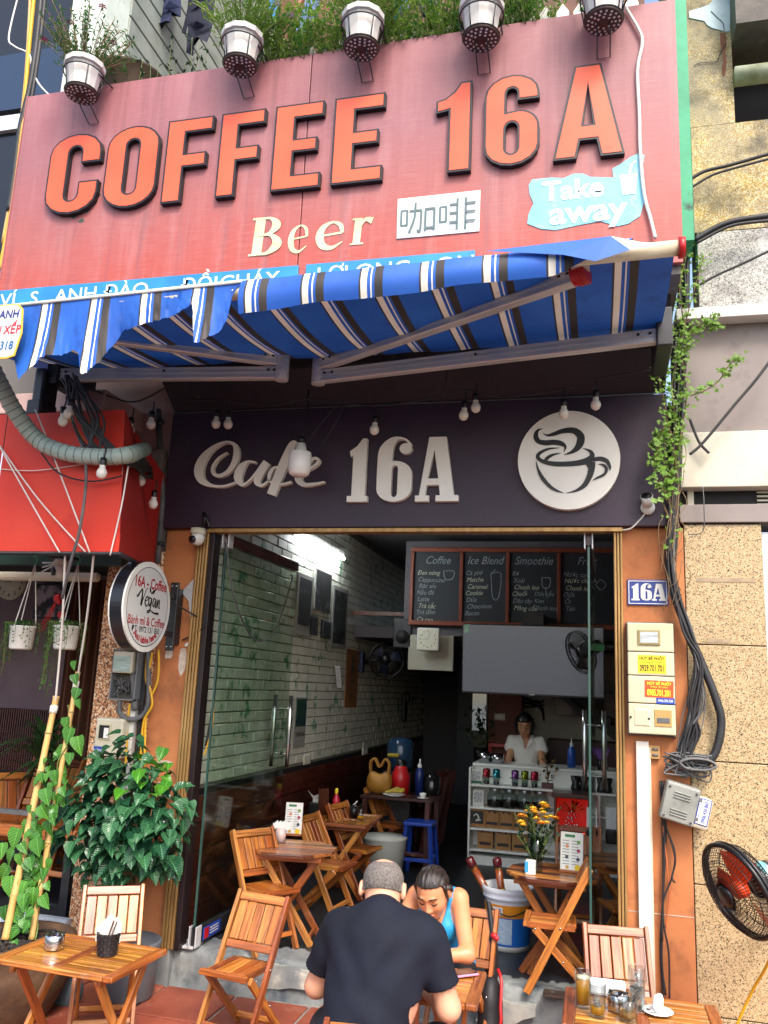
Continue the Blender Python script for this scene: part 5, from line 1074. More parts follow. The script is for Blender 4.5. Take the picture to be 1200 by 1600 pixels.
def tuft(c, n, h, spread, bend, leaf, ml, parent, name='foliage', ms=None, nl=9, flowers=0, fm=0, up=1., seed=0, lw=.3, base=.05):
    r = random.Random(seed); b = MB(); c = V(c)
    for k in range(n):
        a = r.uniform(0, 6.2832); q = r.uniform(.15, 1) ** .6; hh = h * r.uniform(.55, 1.1); p0 = c + V((base * q * math.cos(a), base * q * math.sin(a), 0))
        d = V((math.cos(a) * spread * q, math.sin(a) * spread * q, hh)); pts = [p0 + d * t + V((0, 0, -bend * t * t * q)) + V((r.uniform(-1, 1), r.uniform(-1, 1), 0)) * .03 * t * h for t in (0, .33, .66, 1)]
        pts = cr(pts, 3); b.m = 0; b.tube(pts, .0022, 3)
        for j in range(nl):
            t = pts[min(len(pts) - 1, 1 + int((len(pts) - 1) * (j + .6) / nl))]; dr = V((r.uniform(-1, 1), r.uniform(-1, 1), r.uniform(-.3, .9) * up)).normalized(); s = dr.cross(V((0, 0, 1))).normalized() * leaf * lw; L = leaf * r.uniform(.7, 1.25); t = V(t); b.m = 1
            b.add([t, t + dr * L * .5 + s, t + dr * L, t + dr * L * .5 - s], [(0, 1, 2, 3)], True)
        if k < flowers:
            t = V(pts[-1]); b.m = 2
            for f in range(6):
                a2 = f * 1.047; b.add([t, t + V((.02 * math.cos(a2 - .4), .02 * math.sin(a2 - .4), .006)), t + V((.028 * math.cos(a2), .028 * math.sin(a2), .0)), t + V((.02 * math.cos(a2 + .4), .02 * math.sin(a2 + .4), .006))], [(0, 1, 2, 3)], True)
    return b.build(name, [ms or m_stem, ml, m_fl[fm]], parent, kind='stuff')

# ================================================================ flower pots hanging over the top of the sign
m_pot = mat('white plastic pot', 'd5d3cf', .45, c2='c4c0ba', sc=4, dirt='83796c', dsc=7, dlo=.62, dhi=.85); m_sauc = mat('rusty perforated saucer', '2a1a16', .6, c2='4a2c20', sc=9)
PT = [(130, 125, 'white flower pot with rusty saucer over the C of COFFEE, pale pink flowers', 1, 3), (377, 80, 'white flower pot in a black ring above the second F, with tall yellow green stems', 0, 2), (566, 52, 'white flower pot above the last E of COFFEE', 3, 1), (752, 36, 'white flower pot with a dark lattice bottom above the 1 of 16A', 0, 0), (943, 8, 'white flower pot cut by the frame above the A of 16A', 0, 0)]
for k, (px, py, lb, fm, nf) in enumerate(PT):
    y = -.97; c = P(px, py, y); o = thing('flower_pot', lb, 'flower pot', c, 0, 'flower pots along the top of the sign'); zz0 = c.z - .10; r0 = .118
    b = MB(); b.lathe([(.085, 0), (.105, .14), (.112, .17), (.128, .172), (.130, .205), (.118, .207), (.108, .17), (.0001, .165)], 12, c=(c.x, c.y, zz0), smooth=False); b.build('pot', m_pot, o)
    b = MB(); b.lathe([(.0001, -.004), (.098, -.004), (.105, .012), (.09, .012), (.0001, .004)], 22, c=(c.x, c.y, zz0 - .008)); sc_ = b.build('saucer', m_sauc, o)
    b = MB()
    for rr, n in ((.084, 18), (.062, 13), (.04, 8)):
        for i in range(n): a = 6.2832 * i / n; b.box((c.x + rr * math.cos(a), c.y + rr * math.sin(a), zz0 - .0128), (.011, .011, .003), rot=Matrix.Rotation(a, 3, 'Z'))
    b.build('saucer_holes', m_white, sc_)
    b = MB(); n = 28
    for rr, z in ((.125, .135), (.104, .006)): b.tube([(c.x + rr * math.cos(6.2832 * i / n), c.y + rr * math.sin(6.2832 * i / n), zz0 + z) for i in range(n + 1)], .0045, 5)
    for i in range(5): a = 6.2832 * i / 5 + .5; b.tube([(c.x + .125 * math.cos(a), c.y + .125 * math.sin(a), zz0 + .135), (c.x + .105 * math.cos(a), c.y + .105 * math.sin(a), zz0 + .004)], .004, 5)
    b.tube([(c.x - .035, c.y - .02, zz0 - .01), (c.x - .035, SY - .01, zz0 - .10), (c.x + .035, SY - .01, zz0 - .10), (c.x + .035, c.y - .02, zz0 - .01)], .004, 5); b.tube([(c.x - .1, c.y, zz0 + .135), (c.x - .1, SY, zz0 + .16)], .005, 5); b.tube([(c.x + .1, c.y, zz0 + .135), (c.x + .1, SY, zz0 + .16)], .005, 5)
    b.build('wire_holder', m_blackm, o)
    tuft((c.x, c.y, zz0 + .18), 120 if k < 3 else 80, .36 if k < 3 else .3, .22, .08, .035, m_lg if k else m_mg, o, seed=k + 3, nl=12, flowers=nf * 2, fm=fm, lw=.16, base=.09, ms=m_stem if k else m_twig)
pl_ = thing('balcony_planting', 'row of fine leaved green plants behind the top of the sign', 'plants', P(640, 90, -.55))
for k in range(17):
    c = P(405 + 27 * k, 130 - 4.2 * k, -.72); tuft((c.x, c.y, 5.60), 40, .33 + .14 * rnd.random(), .16, .05, .04, m_lg if k % 3 else m_mg, pl_, seed=50 + k, nl=11, flowers=1 if k % 4 == 1 else 0, fm=3, lw=.2, base=.1)
wp = thing('weed_row', 'thin dark leafed weeds standing in the balcony trough', 'plants', P(240, 130, -.5))
for k, px in enumerate((190, 212, 236, 262, 276, 300, 318)):
    c = P(px, 130, -.68); tuft((c.x, c.y, 5.58), 2, .34, .05, .0, .045, m_dg, wp, 'weed', seed=90 + k, nl=7, lw=.2, base=.01)
pf = thing('picket_fence', 'low white picket edging along the balcony behind the sign', 'fence', P(500, 120, -.7))
for k in range(26):
    x = P(372, 120, -.70).x + k * .098; z = 5.775 + .012 * math.sin(k)
    if x < .3: MB().poly([[(x - .036, 5.45), (x + .036, 5.45), (x + .036, z - .045), (x, z + .01), (x - .036, z - .045)]], .012, FACE((0, -.70, 0))).build('picket', m_white, pf)
bar('fence_rail', (P(372, 120, -.70).x, -.68, 5.5), (.3, -.68, 5.5), .02, .03, m_white, pf)
pt = thing('trough', 'brown bowl shaped planter behind the top edge of the sign', 'planter', P(205, 130, -.5)); c = V(pt.location); c.y = -.5; b = MB(); b.lathe([(.16, .28), (.23, .48), (.245, .49), (.23, .495), (.0001, .46)], 24, c=(c.x, c.y, 5.40)); b.build('bowl', mat('brown planter', '5b4a3c', .6), pt)
MB().tube([P(152, 110, -.45), P(170, -30, -.4)], .02, 10).build('pole', m_offw, label='white slanting pole beside the white column over the sign', cat='pole')
cable('washing_rope', [P(178, -30, -.4), P(186, 40, -.4), P(190, 85, -.4), P(188, 125, -.4)], .006, m_wcable, label='white cord hanging in front of the grey siding', cat='cord')
# washing
def cloth(name, lb, pts, y, m, ox, oy, s):
    pp = [(P(ox + x / s, oy + y_ / s, y).x, P(ox + x / s, oy + y_ / s, y).z) for x, y_ in pts]; x0, x1 = min(p[0] for p in pp), max(p[0] for p in pp); z0, z1 = min(p[1] for p in pp), max(p[1] for p in pp)
    b = MB(); b.poly([orient(pp, True)], .004, FACE((0, y, 0))); o = b.build(name, m, label=lb, cat='clothing', group='washing on the balcony')
    bm = bmesh.new(); bm.from_mesh(o.data); bmesh.ops.triangulate(bm, faces=bm.faces[:]); bmesh.ops.subdivide_edges(bm, edges=bm.edges[:], cuts=3, use_grid_fill=False)
    for v in bm.verts: v.co.y += .03 * math.sin(v.co.x * 26 + v.co.z * 3) + .02 * math.sin(v.co.x * 55 + 1)
    for f in bm.faces: f.smooth = True
    bm.to_mesh(o.data); bm.free(); return o
m_nv = mat('navy cloth', '1f2a52', .85, c2='17203f', sc=6); m_bk = mat('dark navy cloth', '151a30', .85); m_lb = mat('light blue cloth', '6d86b8', .85, c2='5a72a5', sc=7); m_tq = mat('bright blue cloth', '1e78b4', .8)
cloth('shirt', 'navy garment with a ragged hem hanging before the grey siding', [(390, -160), (385, 0), (350, 120), (318, 205), (345, 207), (372, 222), (388, 210), (405, 222), (440, 186), (502, 176), (508, 96), (545, 90), (548, 0), (545, -160)], .05, m_nv, 160, 0, 4.615)
cloth('trousers', 'dark navy trousers hanging beside the tall yellow green pot plant', [(600, -160), (598, 0), (575, 120), (558, 214), (590, 220), (606, 178), (614, 200), (598, 370), (640, 380), (655, 312), (700, 298), (745, 292), (780, 180), (800, 0), (800, -160)], .12, m_bk, 160, 0, 4.615)
cloth('shirt', 'bright blue strip of washing next to the dark trousers', [(42, -60), (45, 60), (62, 70), (78, 64), (76, -60)], .2, m_tq, 400, 0, 2.4)
cloth('shirt', 'light blue shirt hanging above the greenery', [(182, -60), (180, 20), (150, 118), (190, 110), (236, 66), (245, -60)], .25, m_lb, 400, 0, 2.4)
cloth('shirt', 'second bright blue garment above the greenery near the next pot', [(512, -60), (514, 60), (540, 66), (574, 50), (575, -60)], .22, m_tq, 400, 0, 2.4)
cloth('shirt', 'near black garment above the greenery before the pot over the 1', [(610, -60), (612, 40), (650, 76), (690, 60), (700, -60)], .28, m_bk, 400, 0, 2.4)
cloth('shirt', 'red cloth scrap hanging just past the pot over the 1', [(1025, -60), (1026, 6), (1044, 18), (1062, 2), (1060, -60)], .2, m_red, 400, 0, 2.4)
MB().tube([P(430, 60, .4), P(500, -40, .4)], .02, 8).build('pole', m_wood, label='bare wooden pole leaning behind the washing', cat='pole')
b = MB(); a = P(900, 20, -.45); b.tube(cr([(a.x + .06 * i, -.45 + .02 * math.sin(i * 3), 5.6 + .04 * math.sin(i * 2.2)) for i in range(7)], 3), .02, 6); b.build('net_roll', m_green, label='dark green rolled netting behind the picket tips', cat='netting')
# house behind the left edge of the sign
hb = thing('neighbour_house', 'dark windowed upper storey of the house beyond the edge of the red sign', 'building', (-5, .4, 4))
MB().b2((-9, .3, 3.6), (-3.7, .5, 11.5)).build('wall', mat('dim upper wall', '6a6763', .8), hb)
for z0, z1 in ((4.5, 6.2), (6.42, 8.2)):
    f = MB().b2((-8, .2, z0), (-3.95, .3, z1)).build('window', mat('dark window', '171a20', .15), hb); MB().b2((-8, .16, z1 - .0), (-3.93, .3, z1 + .14)).build('window_frame', m_alu, f); MB().b2((-5.2, .17, z0), (-5.12, .3, z1)).build('mullion', m_alu, f); MB().b2((-4.02, .15, z0), (-3.93, .3, z1)).build('window_frame', m_alu, f)
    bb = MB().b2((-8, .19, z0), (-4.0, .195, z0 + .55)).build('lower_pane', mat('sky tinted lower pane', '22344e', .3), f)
for k, (pts, r, m) in enumerate([([(55, -20), (45, 80), (35, 200), (22, 300), (8, 380), (0, 420)], .014, m_ycable), ([(48, -20), (40, 120), (24, 260), (4, 380)], .01, mat('tan cable', 'c9a56a', .6)), ([(66, -20), (58, 60), (48, 130), (32, 200), (24, 260), (14, 330)], .02, m_cable), ([(72, -20), (62, 70), (50, 150), (38, 210)], .014, m_cable), ([(32, -20), (14, 55), (22, 72), (45, 84), (50, 105), (60, 130), (78, 150)], .006, m_wcable)]):
    cb(pts, r, m, ['orange yellow cable running down beside the top corner of the red sign', 'tan cable close beside the yellow one at the sign corner', 'thick black cable along the white column to the sign corner', 'second black cable along the white column', 'thin white wire looping before the dark window'][k], 'cables at the corner of the red sign', -.70)
# ================================================================ glass doors
m_hand = mat('brushed steel handle', 'c4c6c8', .2, 1.0)
def door(lb, x0, y0, x1, y1, hy):
    o = thing('glass_door', lb, 'door', (x0, y0, .2)); b = MB(); b.beam((x0, y0, 1.48), (x1, y1, 1.48), .010, 2.40); b.build('pane', m_pane, o)
    bar('top_rail', (x0, y0, 2.71), (x1, y1, 2.71), .035, .075, m_woodr, o, bev=.004); lo = bar('bottom_rail', (x0, y0, .27), (x1, y1, .27), .04, .10, m_blackm, o, bev=.004)
    d = (V((x1, y1, 0)) - V((x0, y0, 0))).normalized(); s = V((-d.y, d.x, 0))
    for z in (2.71, .27):
        for g in (-.022, .022): MB().beam(V((x0, y0, z)) + s * g - d * .02, V((x0, y0, z)) + s * g + d * .05, .008, .12).build('pivot_clamp', m_alu, o, .003)
    bar('edge_strip', V((x0, y0, .33)), V((x0, y0, 2.66)), .012, .012, mat('green glass edge', '33504a', .2), o, up=(1, 0, 0), bev=0)
    for g in (1, -1):
        c = V((x0, y0, 0)) + d * hy + s * .065 * g; h = MB(); h.tube([c + V((0, 0, 1.17)), c + V((0, 0, 1.30)), c + V((0, 0, 1.31)), c + V((0, 0, 1.55)), c + V((0, 0, 1.56)), c + V((0, 0, 1.70))], [.016, .016, .0185, .0185, .016, .016], 12); hh = h.build('handle', m_hand, o)
        for z in (1.27, 1.60): MB().tube([c + V((0, 0, z)), c - s * .06 * g + V((0, 0, z))], .007, 8).build('standoff', m_hand, hh)
    return o
dl = door('glass door leaf swung open along the white brick wall', -2.375, .03, -2.335, 1.28, 1.15)
MB().b2((-2.348, .10, .235), (-2.343, .34, .305)).build('sticker', m_dblue, dl); MB().b2((-2.3445, .11, .24), (-2.3415, .17, .30)).build('sticker', m_red, dl)
for i in range(3): MB().b2((-2.3445, .19, .252 + i * .016), (-2.3425, .31, .258 + i * .016)).build('sticker_line', m_white, dl)
dr_ = door('glass door leaf standing edge on beside the gold frame', -.043, .03, -.020, 1.28, 1.15)
cable('hanging_wire', [PX(353, 840, -2.33), PX(360, 905, -2.33), PX(375, 960, -2.33), PX(400, 1000, -2.33), PX(430, 985, -2.33), PX(455, 910, -2.33), PX(455, 898, -2.33)], .006, m_gcable, label='slack wire looped over the open glass door', cat='wire')
cable('hanging_wire', [P(352, 850, .05), P(345, 950, .05), P(338, 1050, .05), P(333, 1100, .05), P(322, 1165, .05)], .008, m_cable, label='black wire running down beside the gold door frame', cat='wire')
cable('hanging_wire', [P(335, 1070, .04), P(332, 1130, .04), P(323, 1168, .04), P(318, 1180, .04)], .005, m_ycable, label='short yellow wire beside the gold door frame', cat='wire')

# ================================================================ on the brick wall
WX = -2.492
def wallq(name, lb, q, m, cat, parts=(), depth=.02, group=None):
    pts = [PX(x, y, WX) for x, y in q]; y0 = sum(p.y for p in pts[::3]) / 2 if len(pts) == 4 else 0; ya = (pts[0].y + pts[3].y) / 2; yb = (pts[1].y + pts[2].y) / 2; za = (pts[0].z + pts[1].z) / 2; zb_ = (pts[2].z + pts[3].z) / 2
    o = thing(name, lb, cat, (WX, (ya + yb) / 2, zb_), group=group); MB().b2((WX - .006, ya, zb_), (WX - .006 + depth, yb, za)).build('frame', m, o, .003)
    for nm, u0, v0, u1, v1, mm in parts: MB().b2((WX - .006 + depth, ya + (yb - ya) * u0, zb_ + (za - zb_) * v0), (WX - .004 + depth, ya + (yb - ya) * u1, zb_ + (za - zb_) * v1)).build(nm, mm, o)
    return o, ya, yb, zb_, za
m_mat = mat('pale picture mount', '8d8c86', .7); m_ph = mat('black and white print', '0d0e10', .75, c2='55585a', sc=9, lo=.55, hi=.72); m_bf = mat('black picture frame', '111114', .4)
wallq('picture', 'tall picture with pale border at the edge of the glass door', [(463, 893), (487, 902), (484, 996), (460, 990)], m_mat, 'picture', (('print', .12, .16, .9, .93, m_ph),))
wallq('picture', 'dark tall picture hanging highest of the wall pictures', [(493, 888), (519, 898), (512, 958), (488, 952)], m_mat, 'picture', (('print', .05, .03, .95, .97, m_ph),))
wallq('picture', 'large dark picture nearest the orange scroll', [(521, 915), (544, 922), (537, 1015), (513, 1010)], m_mat, 'picture', (('print', .1, .07, .9, .93, m_ph),))
wallq('picture', 'small black picture under the highest wall picture', [(484, 960), (497, 965), (493, 994), (480, 990)], m_bf, 'picture', (('print', .12, .1, .88, .9, m_ph),))
wallq('picture', 'small black picture beside the large dark picture', [(503, 968), (517, 972), (514, 999), (500, 996)], m_bf, 'picture', (('print', .12, .1, .88, .9, m_ph),))
o, ya, yb, zl_, zu = wallq('poster', 'low poster of a dark photo over a pale caption by the door handles', [(460, 1088), (478, 1090), (474, 1168), (456, 1168)], m_mat, 'poster', (('print', .08, .42, .92, .96, mat('dark blue print', '10203a', .4, c2='2f5a3a', sc=12)),))
text('print', 'CAFÉ 16A', plane_on((WX + .018, (ya + yb) / 2, zl_ + .11), (0, 1, 0), (0, 0, 1)), .05, m_ink, o, bold=.02)
o, ya, yb, zl_, zu = wallq('scroll', 'narrow orange brown hanging scroll with brush characters', [(542, 1014), (560, 1016), (557, 1106), (538, 1105)], mat('orange brown scroll', '7d5230', .7, c2='8f6038', sc=4), 'scroll', (), .012)
b = MB()
for k in range(4):
    zc2 = zu - (zu - zl_) * (.2 + .2 * k); yc = (ya + yb) / 2
    for s in range(5): b.ribbon(cr([(rnd.uniform(-.06, .06), rnd.uniform(-.05, .05), .012), (rnd.uniform(-.06, .06), rnd.uniform(-.05, .05), .016), (rnd.uniform(-.06, .06), rnd.uniform(-.05, .05), .01)], 3), 0, plane_on((WX + .0075 + .0004 * s, yc, zc2), (0, 1, 0), (0, 0, 1)), 2)
b.build('brush_print', m_ink, o)
o, *_ = wallq('switch_plate', 'cream socket plate on the dark red wainscot', [(474, 1180), (483, 1180), (483, 1194), (474, 1194)], m_offw, 'socket', (('rocker', .2, .2, .8, .8, m_white),), .02)
o, *_ = wallq('switch_plate', 'small cream switch at the top of the wainscot further inside', [(566, 1168), (573, 1168), (573, 1179), (566, 1179)], m_offw, 'switch', (('rocker', .2, .2, .8, .8, m_white),), .02)
lt = thing('tube_light', 'lit fluorescent tube high on the white brick wall', 'lamp', (WX, 2.3, 3.05)); MB().b2((WX, 1.66, 3.055), (WX + .05, 2.92, 3.10)).build('batten', m_white, lt, .006); MB().tube([(WX + .045, 1.70, 3.03), (WX + .045, 2.88, 3.03)], .016, 10).build('tube', mat('lit tube', 'ffffff', .5, emit='f2fbff', es=46), lt)
bp = thing('door_bell', 'small pale angled plate sticking out of the brick wall', 'plate', PX(529, 1058, -2.44)); MB().box(V(bp.location), (.05, .012, .22), rot=Matrix.Rotation(rad(25), 3, 'X')).build('plate', m_alu, bp); bp.name = 'angled_plate'

# ================================================================ chalk boards, television, clock, fans
cbd = thing('menu_board', 'four chalk menu boards in a reddish wood frame over the television', 'menu board', (-.85, 3.40, 2.37)); BY = 3.395
x0, x1, z0, z1 = P(641, 920, BY).x, P(966, 920, BY).x, P(800, 980, BY).z, P(800, 857, BY).z; m_chf = mat('reddish board frame', '6e2f1a', .5, c2='7f3a20', sc=6); m_chb = mat('slate chalkboard', '14181f', .6, c2='1d222b', sc=3)
ex = [P(p, 920, BY).x for p in (648, 721, 793.5, 873.5, 966)]; ex[0] = x0 + .03; ex[-1] = x1 - .03
MB().b2((x0, BY - .012, z0), (x1, BY, z1)).build('slate', m_chb, cbd)
for z in (z0 + .02, z1 - .02): bar('frame_rail', (x0, BY - .018, z), (x1, BY - .018, z), .03, .045, m_chf, cbd)
for x in (x0 + .02, ex[1], ex[2], ex[3], x1 - .02): bar('frame_stile', (x, BY - .019, z0 + .045), (x, BY - .019, z1 - .045), .034, .036, m_chf, cbd, up=(0, 1, 0))
m_chk = mat('chalk', '9fa7ad', .9, c2='6d757c', sc=40); m_chy = mat('pale chalk', 'b9bda8', .9)
CH = [('Coffee', ['Đen nóng', 'Cappuccino', 'Bạc xỉu', 'Nâu đá', 'Latte', 'Trà tắc', 'Trà đào', 'Ca cao']), ('Ice Blend', ['Cà phê', 'Matcha', 'Caramel', 'Cookie', 'Dừa', 'Chocolate', 'Bacon']), ('Smoothie', ['Bơ', 'Xoài', 'Chanh leo', 'Chuối', 'Dâu tây', 'Mãng cầu']), ('Fruit', ['Nước cam', 'Nước chanh', 'Chanh leo', 'Dứa', 'Ổi', 'Táo'])]
for k, (hd, ls) in enumerate(CH):
    a, c = ex[k] + .03, ex[k + 1] - .03; wd = c - a; text('chalk_lettering', hd, FACE((a + wd * .5, BY - .0135, z1 - .13)), .115, m_chk, cbd, shear=.35, sx=.85)
    for i, s in enumerate(ls): text('chalk_lettering', s, FACE((a + .01 + .01 * (i % 3), BY - .0135, z1 - .26 - .068 * i)) @ Matrix.Rotation(rnd.uniform(-.05, .05), 4, 'Z'), .066, rnd.choice((m_chk, m_chy)), cbd, shear=.3, align='LEFT', sx=.9)
    if k == 2:
        for i, s in enumerate(('Dưa hấu', 'Kiwi', 'Thanh long', 'Dứa')): text('chalk_lettering', s, FACE((a + wd * .52, BY - .0135, z1 - .46 - .07 * i)), .062, m_chk, cbd, shear=.3, align='LEFT', sx=.85)
    b = MB(); q = (a + wd * .78, z1 - .36 if k != 0 else z1 - .27)
    D_ = [[(-.06, .03), (.05, .03), (.03, -.05), (-.04, -.05), (-.06, .03)], [(-.05, .1), (-.03, -.14), (.03, -.14), (.05, .1), (-.05, .1), (0, .14)], [(-.04, .06), (-.03, -.03), (.03, -.03), (.04, .06), (-.04, .06)], [(-.05, 0), (0, .05), (.05, 0), (0, -.05), (-.05, 0)]][k]
    b.ribbon([(q[0] + u, q[1] + v_, .007) for u, v_ in D_], 0, FACE((0, BY - .0135, 0)), 3)
    if k == 2: b.ribbon([(q[0], q[1] - .03, .006), (q[0], q[1] - .12, .006), (q[0] + .03, q[1] - .13, .006)], 0, FACE((0, BY - .0137, 0)), 3)
    b.build('chalk_drawing', m_chk, cbd)
tv = thing('television', 'large wall television with a grey reflecting screen over the counter', 'television', (-.6, 2.9, 1.77)); TY = 2.9
a, c, d_ = P(723, 974, TY), P(723, 1083, TY), P(945, 1088, TY); tx0, tx1, tz0, tz1 = a.x, d_.x, c.z, a.z
Mt = T3((tx0 + tx1) / 2, TY, (tz0 + tz1) / 2) @ Matrix.Rotation(rad(4), 4, 'X'); W_, H_ = tx1 - tx0, tz1 - tz0
MB().box((0, .03, 0), (W_, .05, H_), M=Mt).build('body', m_blackp, tv, .006); MB().box((0, .003, .004), (W_ - .02, .004, H_ - .032), M=Mt).build('screen', mat('glossy dark screen', '84898f', .16, spec=1.0, metal=.85), tv)
MB().box((-W_ / 2 + .045, .0, H_ / 2 - .05), (.05, .003, .08), M=Mt).build('sticker', mat('pale green label', 'a9c7b4', .5, c2='6f9f85', sc=30), tv); MB().box((0, .002, -H_ / 2 + .012), (.05, .004, .008), M=Mt).build('badge', m_alu, tv)
MB().b2((tx0 + .55, TY + .05, (tz0 + tz1) / 2 + .05), (tx0 + .75, 3.42, (tz0 + tz1) / 2 + .45)).build('wall_mount', m_blackm, tv)
ck = thing('wall_clock', 'square white wall clock under the chalk boards', 'clock', P(669, 999, 3.3)); q = V(ck.location); s = .115
MB().box(q, (2 * s, .03, 2 * s)).build('case', m_white, ck, .02, segs=3); MB().box(q + V((0, -.0155, 0)), (1.75 * s, .002, 1.75 * s)).build('dial', mat('cream dial', 'd9d6c4', .4), ck)
for h in range(1, 13): text('numeral', str(h), FACE(q + V((.078 * math.sin(h * math.pi / 6), -.018, .078 * math.cos(h * math.pi / 6)))), .026, m_ink, ck, bold=.01)
for a, L, w_ in ((272, .05, .006), (18, .07, .004)): d = V((math.sin(rad(a)), 0, math.cos(rad(a)))); MB().beam(q + V((0, -.0185, 0)), q + V((0, -.0185, 0)) + d * L, .002, w_, (0, 1, 0)).build('hand', m_ink, ck)
spart('mezzanine_fascia', (-1.86, 3.40, 1.98), (-1.40, 3.46, 2.33), mat('dim white tiles', 'a09c8e', .5))
def cage_fan(name, lb, pos, ax, R0, bracket, blade=m_blackp):
    o = thing(name, lb, 'fan', pos); q = V(pos); Mq = V(ax).normalized().to_track_quat('Z', 'Y').to_matrix().to_4x4(); Mq.translation = q; b = MB()
    L = lambda r, a, z: Mq @ V((r * math.cos(a), r * math.sin(a), z))
    for r, z in ((R0, 0), (R0, -.03), (R0 * .6, .045), (R0 * .3, .06)): b.tube([L(r, 6.2832 * i / 32, z) for i in range(33)], .006 if r == R0 else .002, 5)
    for i in range(40): a = 6.2832 * i / 40; b.tube([L(.05, a, .062), L(R0 * .6, a, .045), L(R0, a, 0), L(R0, a, -.03), L(R0 * .5, a, -.08)], .0016, 3)
    b.build('cage', m_blackp, o); c = MB()
    for k in range(3): c.add([L(.03, 2.1 * k + .2, 0), L(R0 * .85, 2.1 * k - .1, .02), L(R0 * .9, 2.1 * k + .7, -.02), L(.04, 2.1 * k + 1.2, -.03)], [(0, 1, 2, 3)])
    c.build('blade', blade, o); MB().tube([L(0, 0, .0), L(0, 0, -.09), L(0, 0, -.2)], [.05, .065, .05], 14).build('motor', m_blackp, o); MB().tube([L(0, 0, -.17), V(bracket)], .025, 8).build('arm', m_blackp, o); MB().box(bracket, (.04, .1, .22)).build('wall_bracket', mat('dark blue plastic', '18243f', .4), o, .006); return o
cage_fan('wall_fan', 'dark blue black caged fan high on the white brick wall', P(604, 1031, 3.7), (.45, -1, -.1), .185, (-2.47, 3.85, P(570, 1035, 3.85).z), mat('dark blue blade', '0f1830', .3))
f2 = cage_fan('wall_fan', 'black caged fan seen edge on past the glass door by the television', P(905, 1020, 1.9), (-.78, -.55, -.35), .17, (.44, 2.1, 2.2))
MB().box(P(935, 1012, 1.9), (.09, .05, .05)).build('label', mat('green label', '2e8f4a', .5), f2)
sp = thing('loudspeaker', 'dark loudspeaker box beside the clock above the brick wall end', 'loudspeaker', P(632, 990, 3.5)); q = V(sp.location); MB().box(q, (.19, .2, .30)).build('cabinet', m_blackm, sp, .01); MB().tube([q + V((0, -.1, -.04)), q + V((0, -.105, -.04))], .07, 18).build('cone', m_dark, sp)
o = thing('wall_phone', 'black intercom handset on the brick wall near the corridor', 'intercom', PX(632, 1105, -2.45)); q = V(o.location); MB().box(q, (.05, .16, .36)).build('body', m_blackp, o, .01); MB().box(q + V((.03, .05, .12)), (.05, .08, .1)).build('handset', m_blackp, o, .01)

# ================================================================ counter with shelves
m_sh = mat('white laminate', 'e9ebe4', .4, c2='e2e4dc', sc=3); ct_ = thing('counter', 'white open shelf counter with coffee goods on its shelves', 'counter', (-.4, 3.3, .2)); CY = 3.32; cx0, cx1 = P(731, 1280, CY).x, .45
zt_ = P(733, 1199, CY).z; zs_ = [P(735, y, CY).z for y in (1225, 1260, 1293, 1326)]
MB().b2((cx0 + .02, CY + .26, .24), (cx1, CY + .28, zt_)).build('back_panel', m_sh, ct_); MB().b2((cx0, CY, .2), (cx0 + .02, CY + .30, zt_)).build('side_panel', m_sh, ct_, .004)
for z in zs_: MB().b2((cx0 + .02, CY, z - .018), (cx1, CY + .26, z)).build('shelf', m_sh, ct_, .003)
MB().b2((cx0 + .02, CY + .02, .2), (cx1, CY + .26, .28)).build('plinth', m_sh, ct_); MB().b2((cx0, CY + .24, zt_), (cx1, CY + .75, zt_ + .025)).build('worktop', m_sh, ct_, .004)
for x in (.0,): MB().b2((x, CY + .002, .28), (x + .02, CY + .26, zs_[0] - .018)).build('divider', m_sh, ct_)
cz = lambda zx: P(680 + zx / 3.75, 1240, CY + .1).x
def lathe_thing(name, lb, cat, c, parts, group=None, n=18):
    o = thing(name, lb, cat, c, 0, group)
    for nm, prof, m in parts: MB().lathe(prof, n, c=c).build(nm, m, o)
    return o
for k, (zx, col, nm) in enumerate(((300, '8e1f2c', 'dark red'), (358, '2b7d86', 'teal'), (467, '7a4a86', 'purple'), (525, '6d7a1f', 'olive green'), (582, 'a01f3a', 'crimson'))):
    lathe_thing('coffee_filter', f'{nm} metal coffee filter on a small glass on the top shelf', 'coffee filter', (cz(zx), CY + .09, zs_[0]), (('glass', [(.028, 0), (.033, .07), (.030, .07), (.026, .005)], m_jar), ('coffee', [(.0001, .006), (.026, .006), (.028, .03), (.0001, .03)], m_dark), ('filter', [(.05, .07), (.05, .076), (.034, .078), (.036, .13), (.03, .145), (.0001, .15)], mat(f'{nm} metal', col, .25, .7))), 'coffee filters on the top shelf')
for k, (zx, lb) in enumerate(((350, 'first'), (435, 'second'), (525, 'third'), (615, 'fourth'))):
    lathe_thing('storage_jar', ['glass jar of coffee beans nearest the pale card on the shelf', 'glass jar of coffee beans second along from the pale card', 'glass jar of coffee beans second from the red altar', 'glass jar of coffee beans nearest the flower vase and altar'][k], 'jar', (cz(zx), CY + .11, zs_[1]), (('glass', [(.0001, 0), (.072, 0), (.078, .02), (.078, .11), (.055, .14), (.055, .155)], m_jar), ('beans', [(.0001, .005), (.07, .008), (.073, .06 + .01 * (k % 2)), (.0001, .075)], mat('coffee beans', '1a100b', .5, bmp=.8, bsc=90)), ('lid', [(.058, .155), (.06, .185), (.0001, .19)], mat('steel lid', '9a9c9e', .3, .8))), 'jars on the second shelf')
m_kr = mat('kraft paper', 'b28452', .75, c2='9c6e40', sc=8)
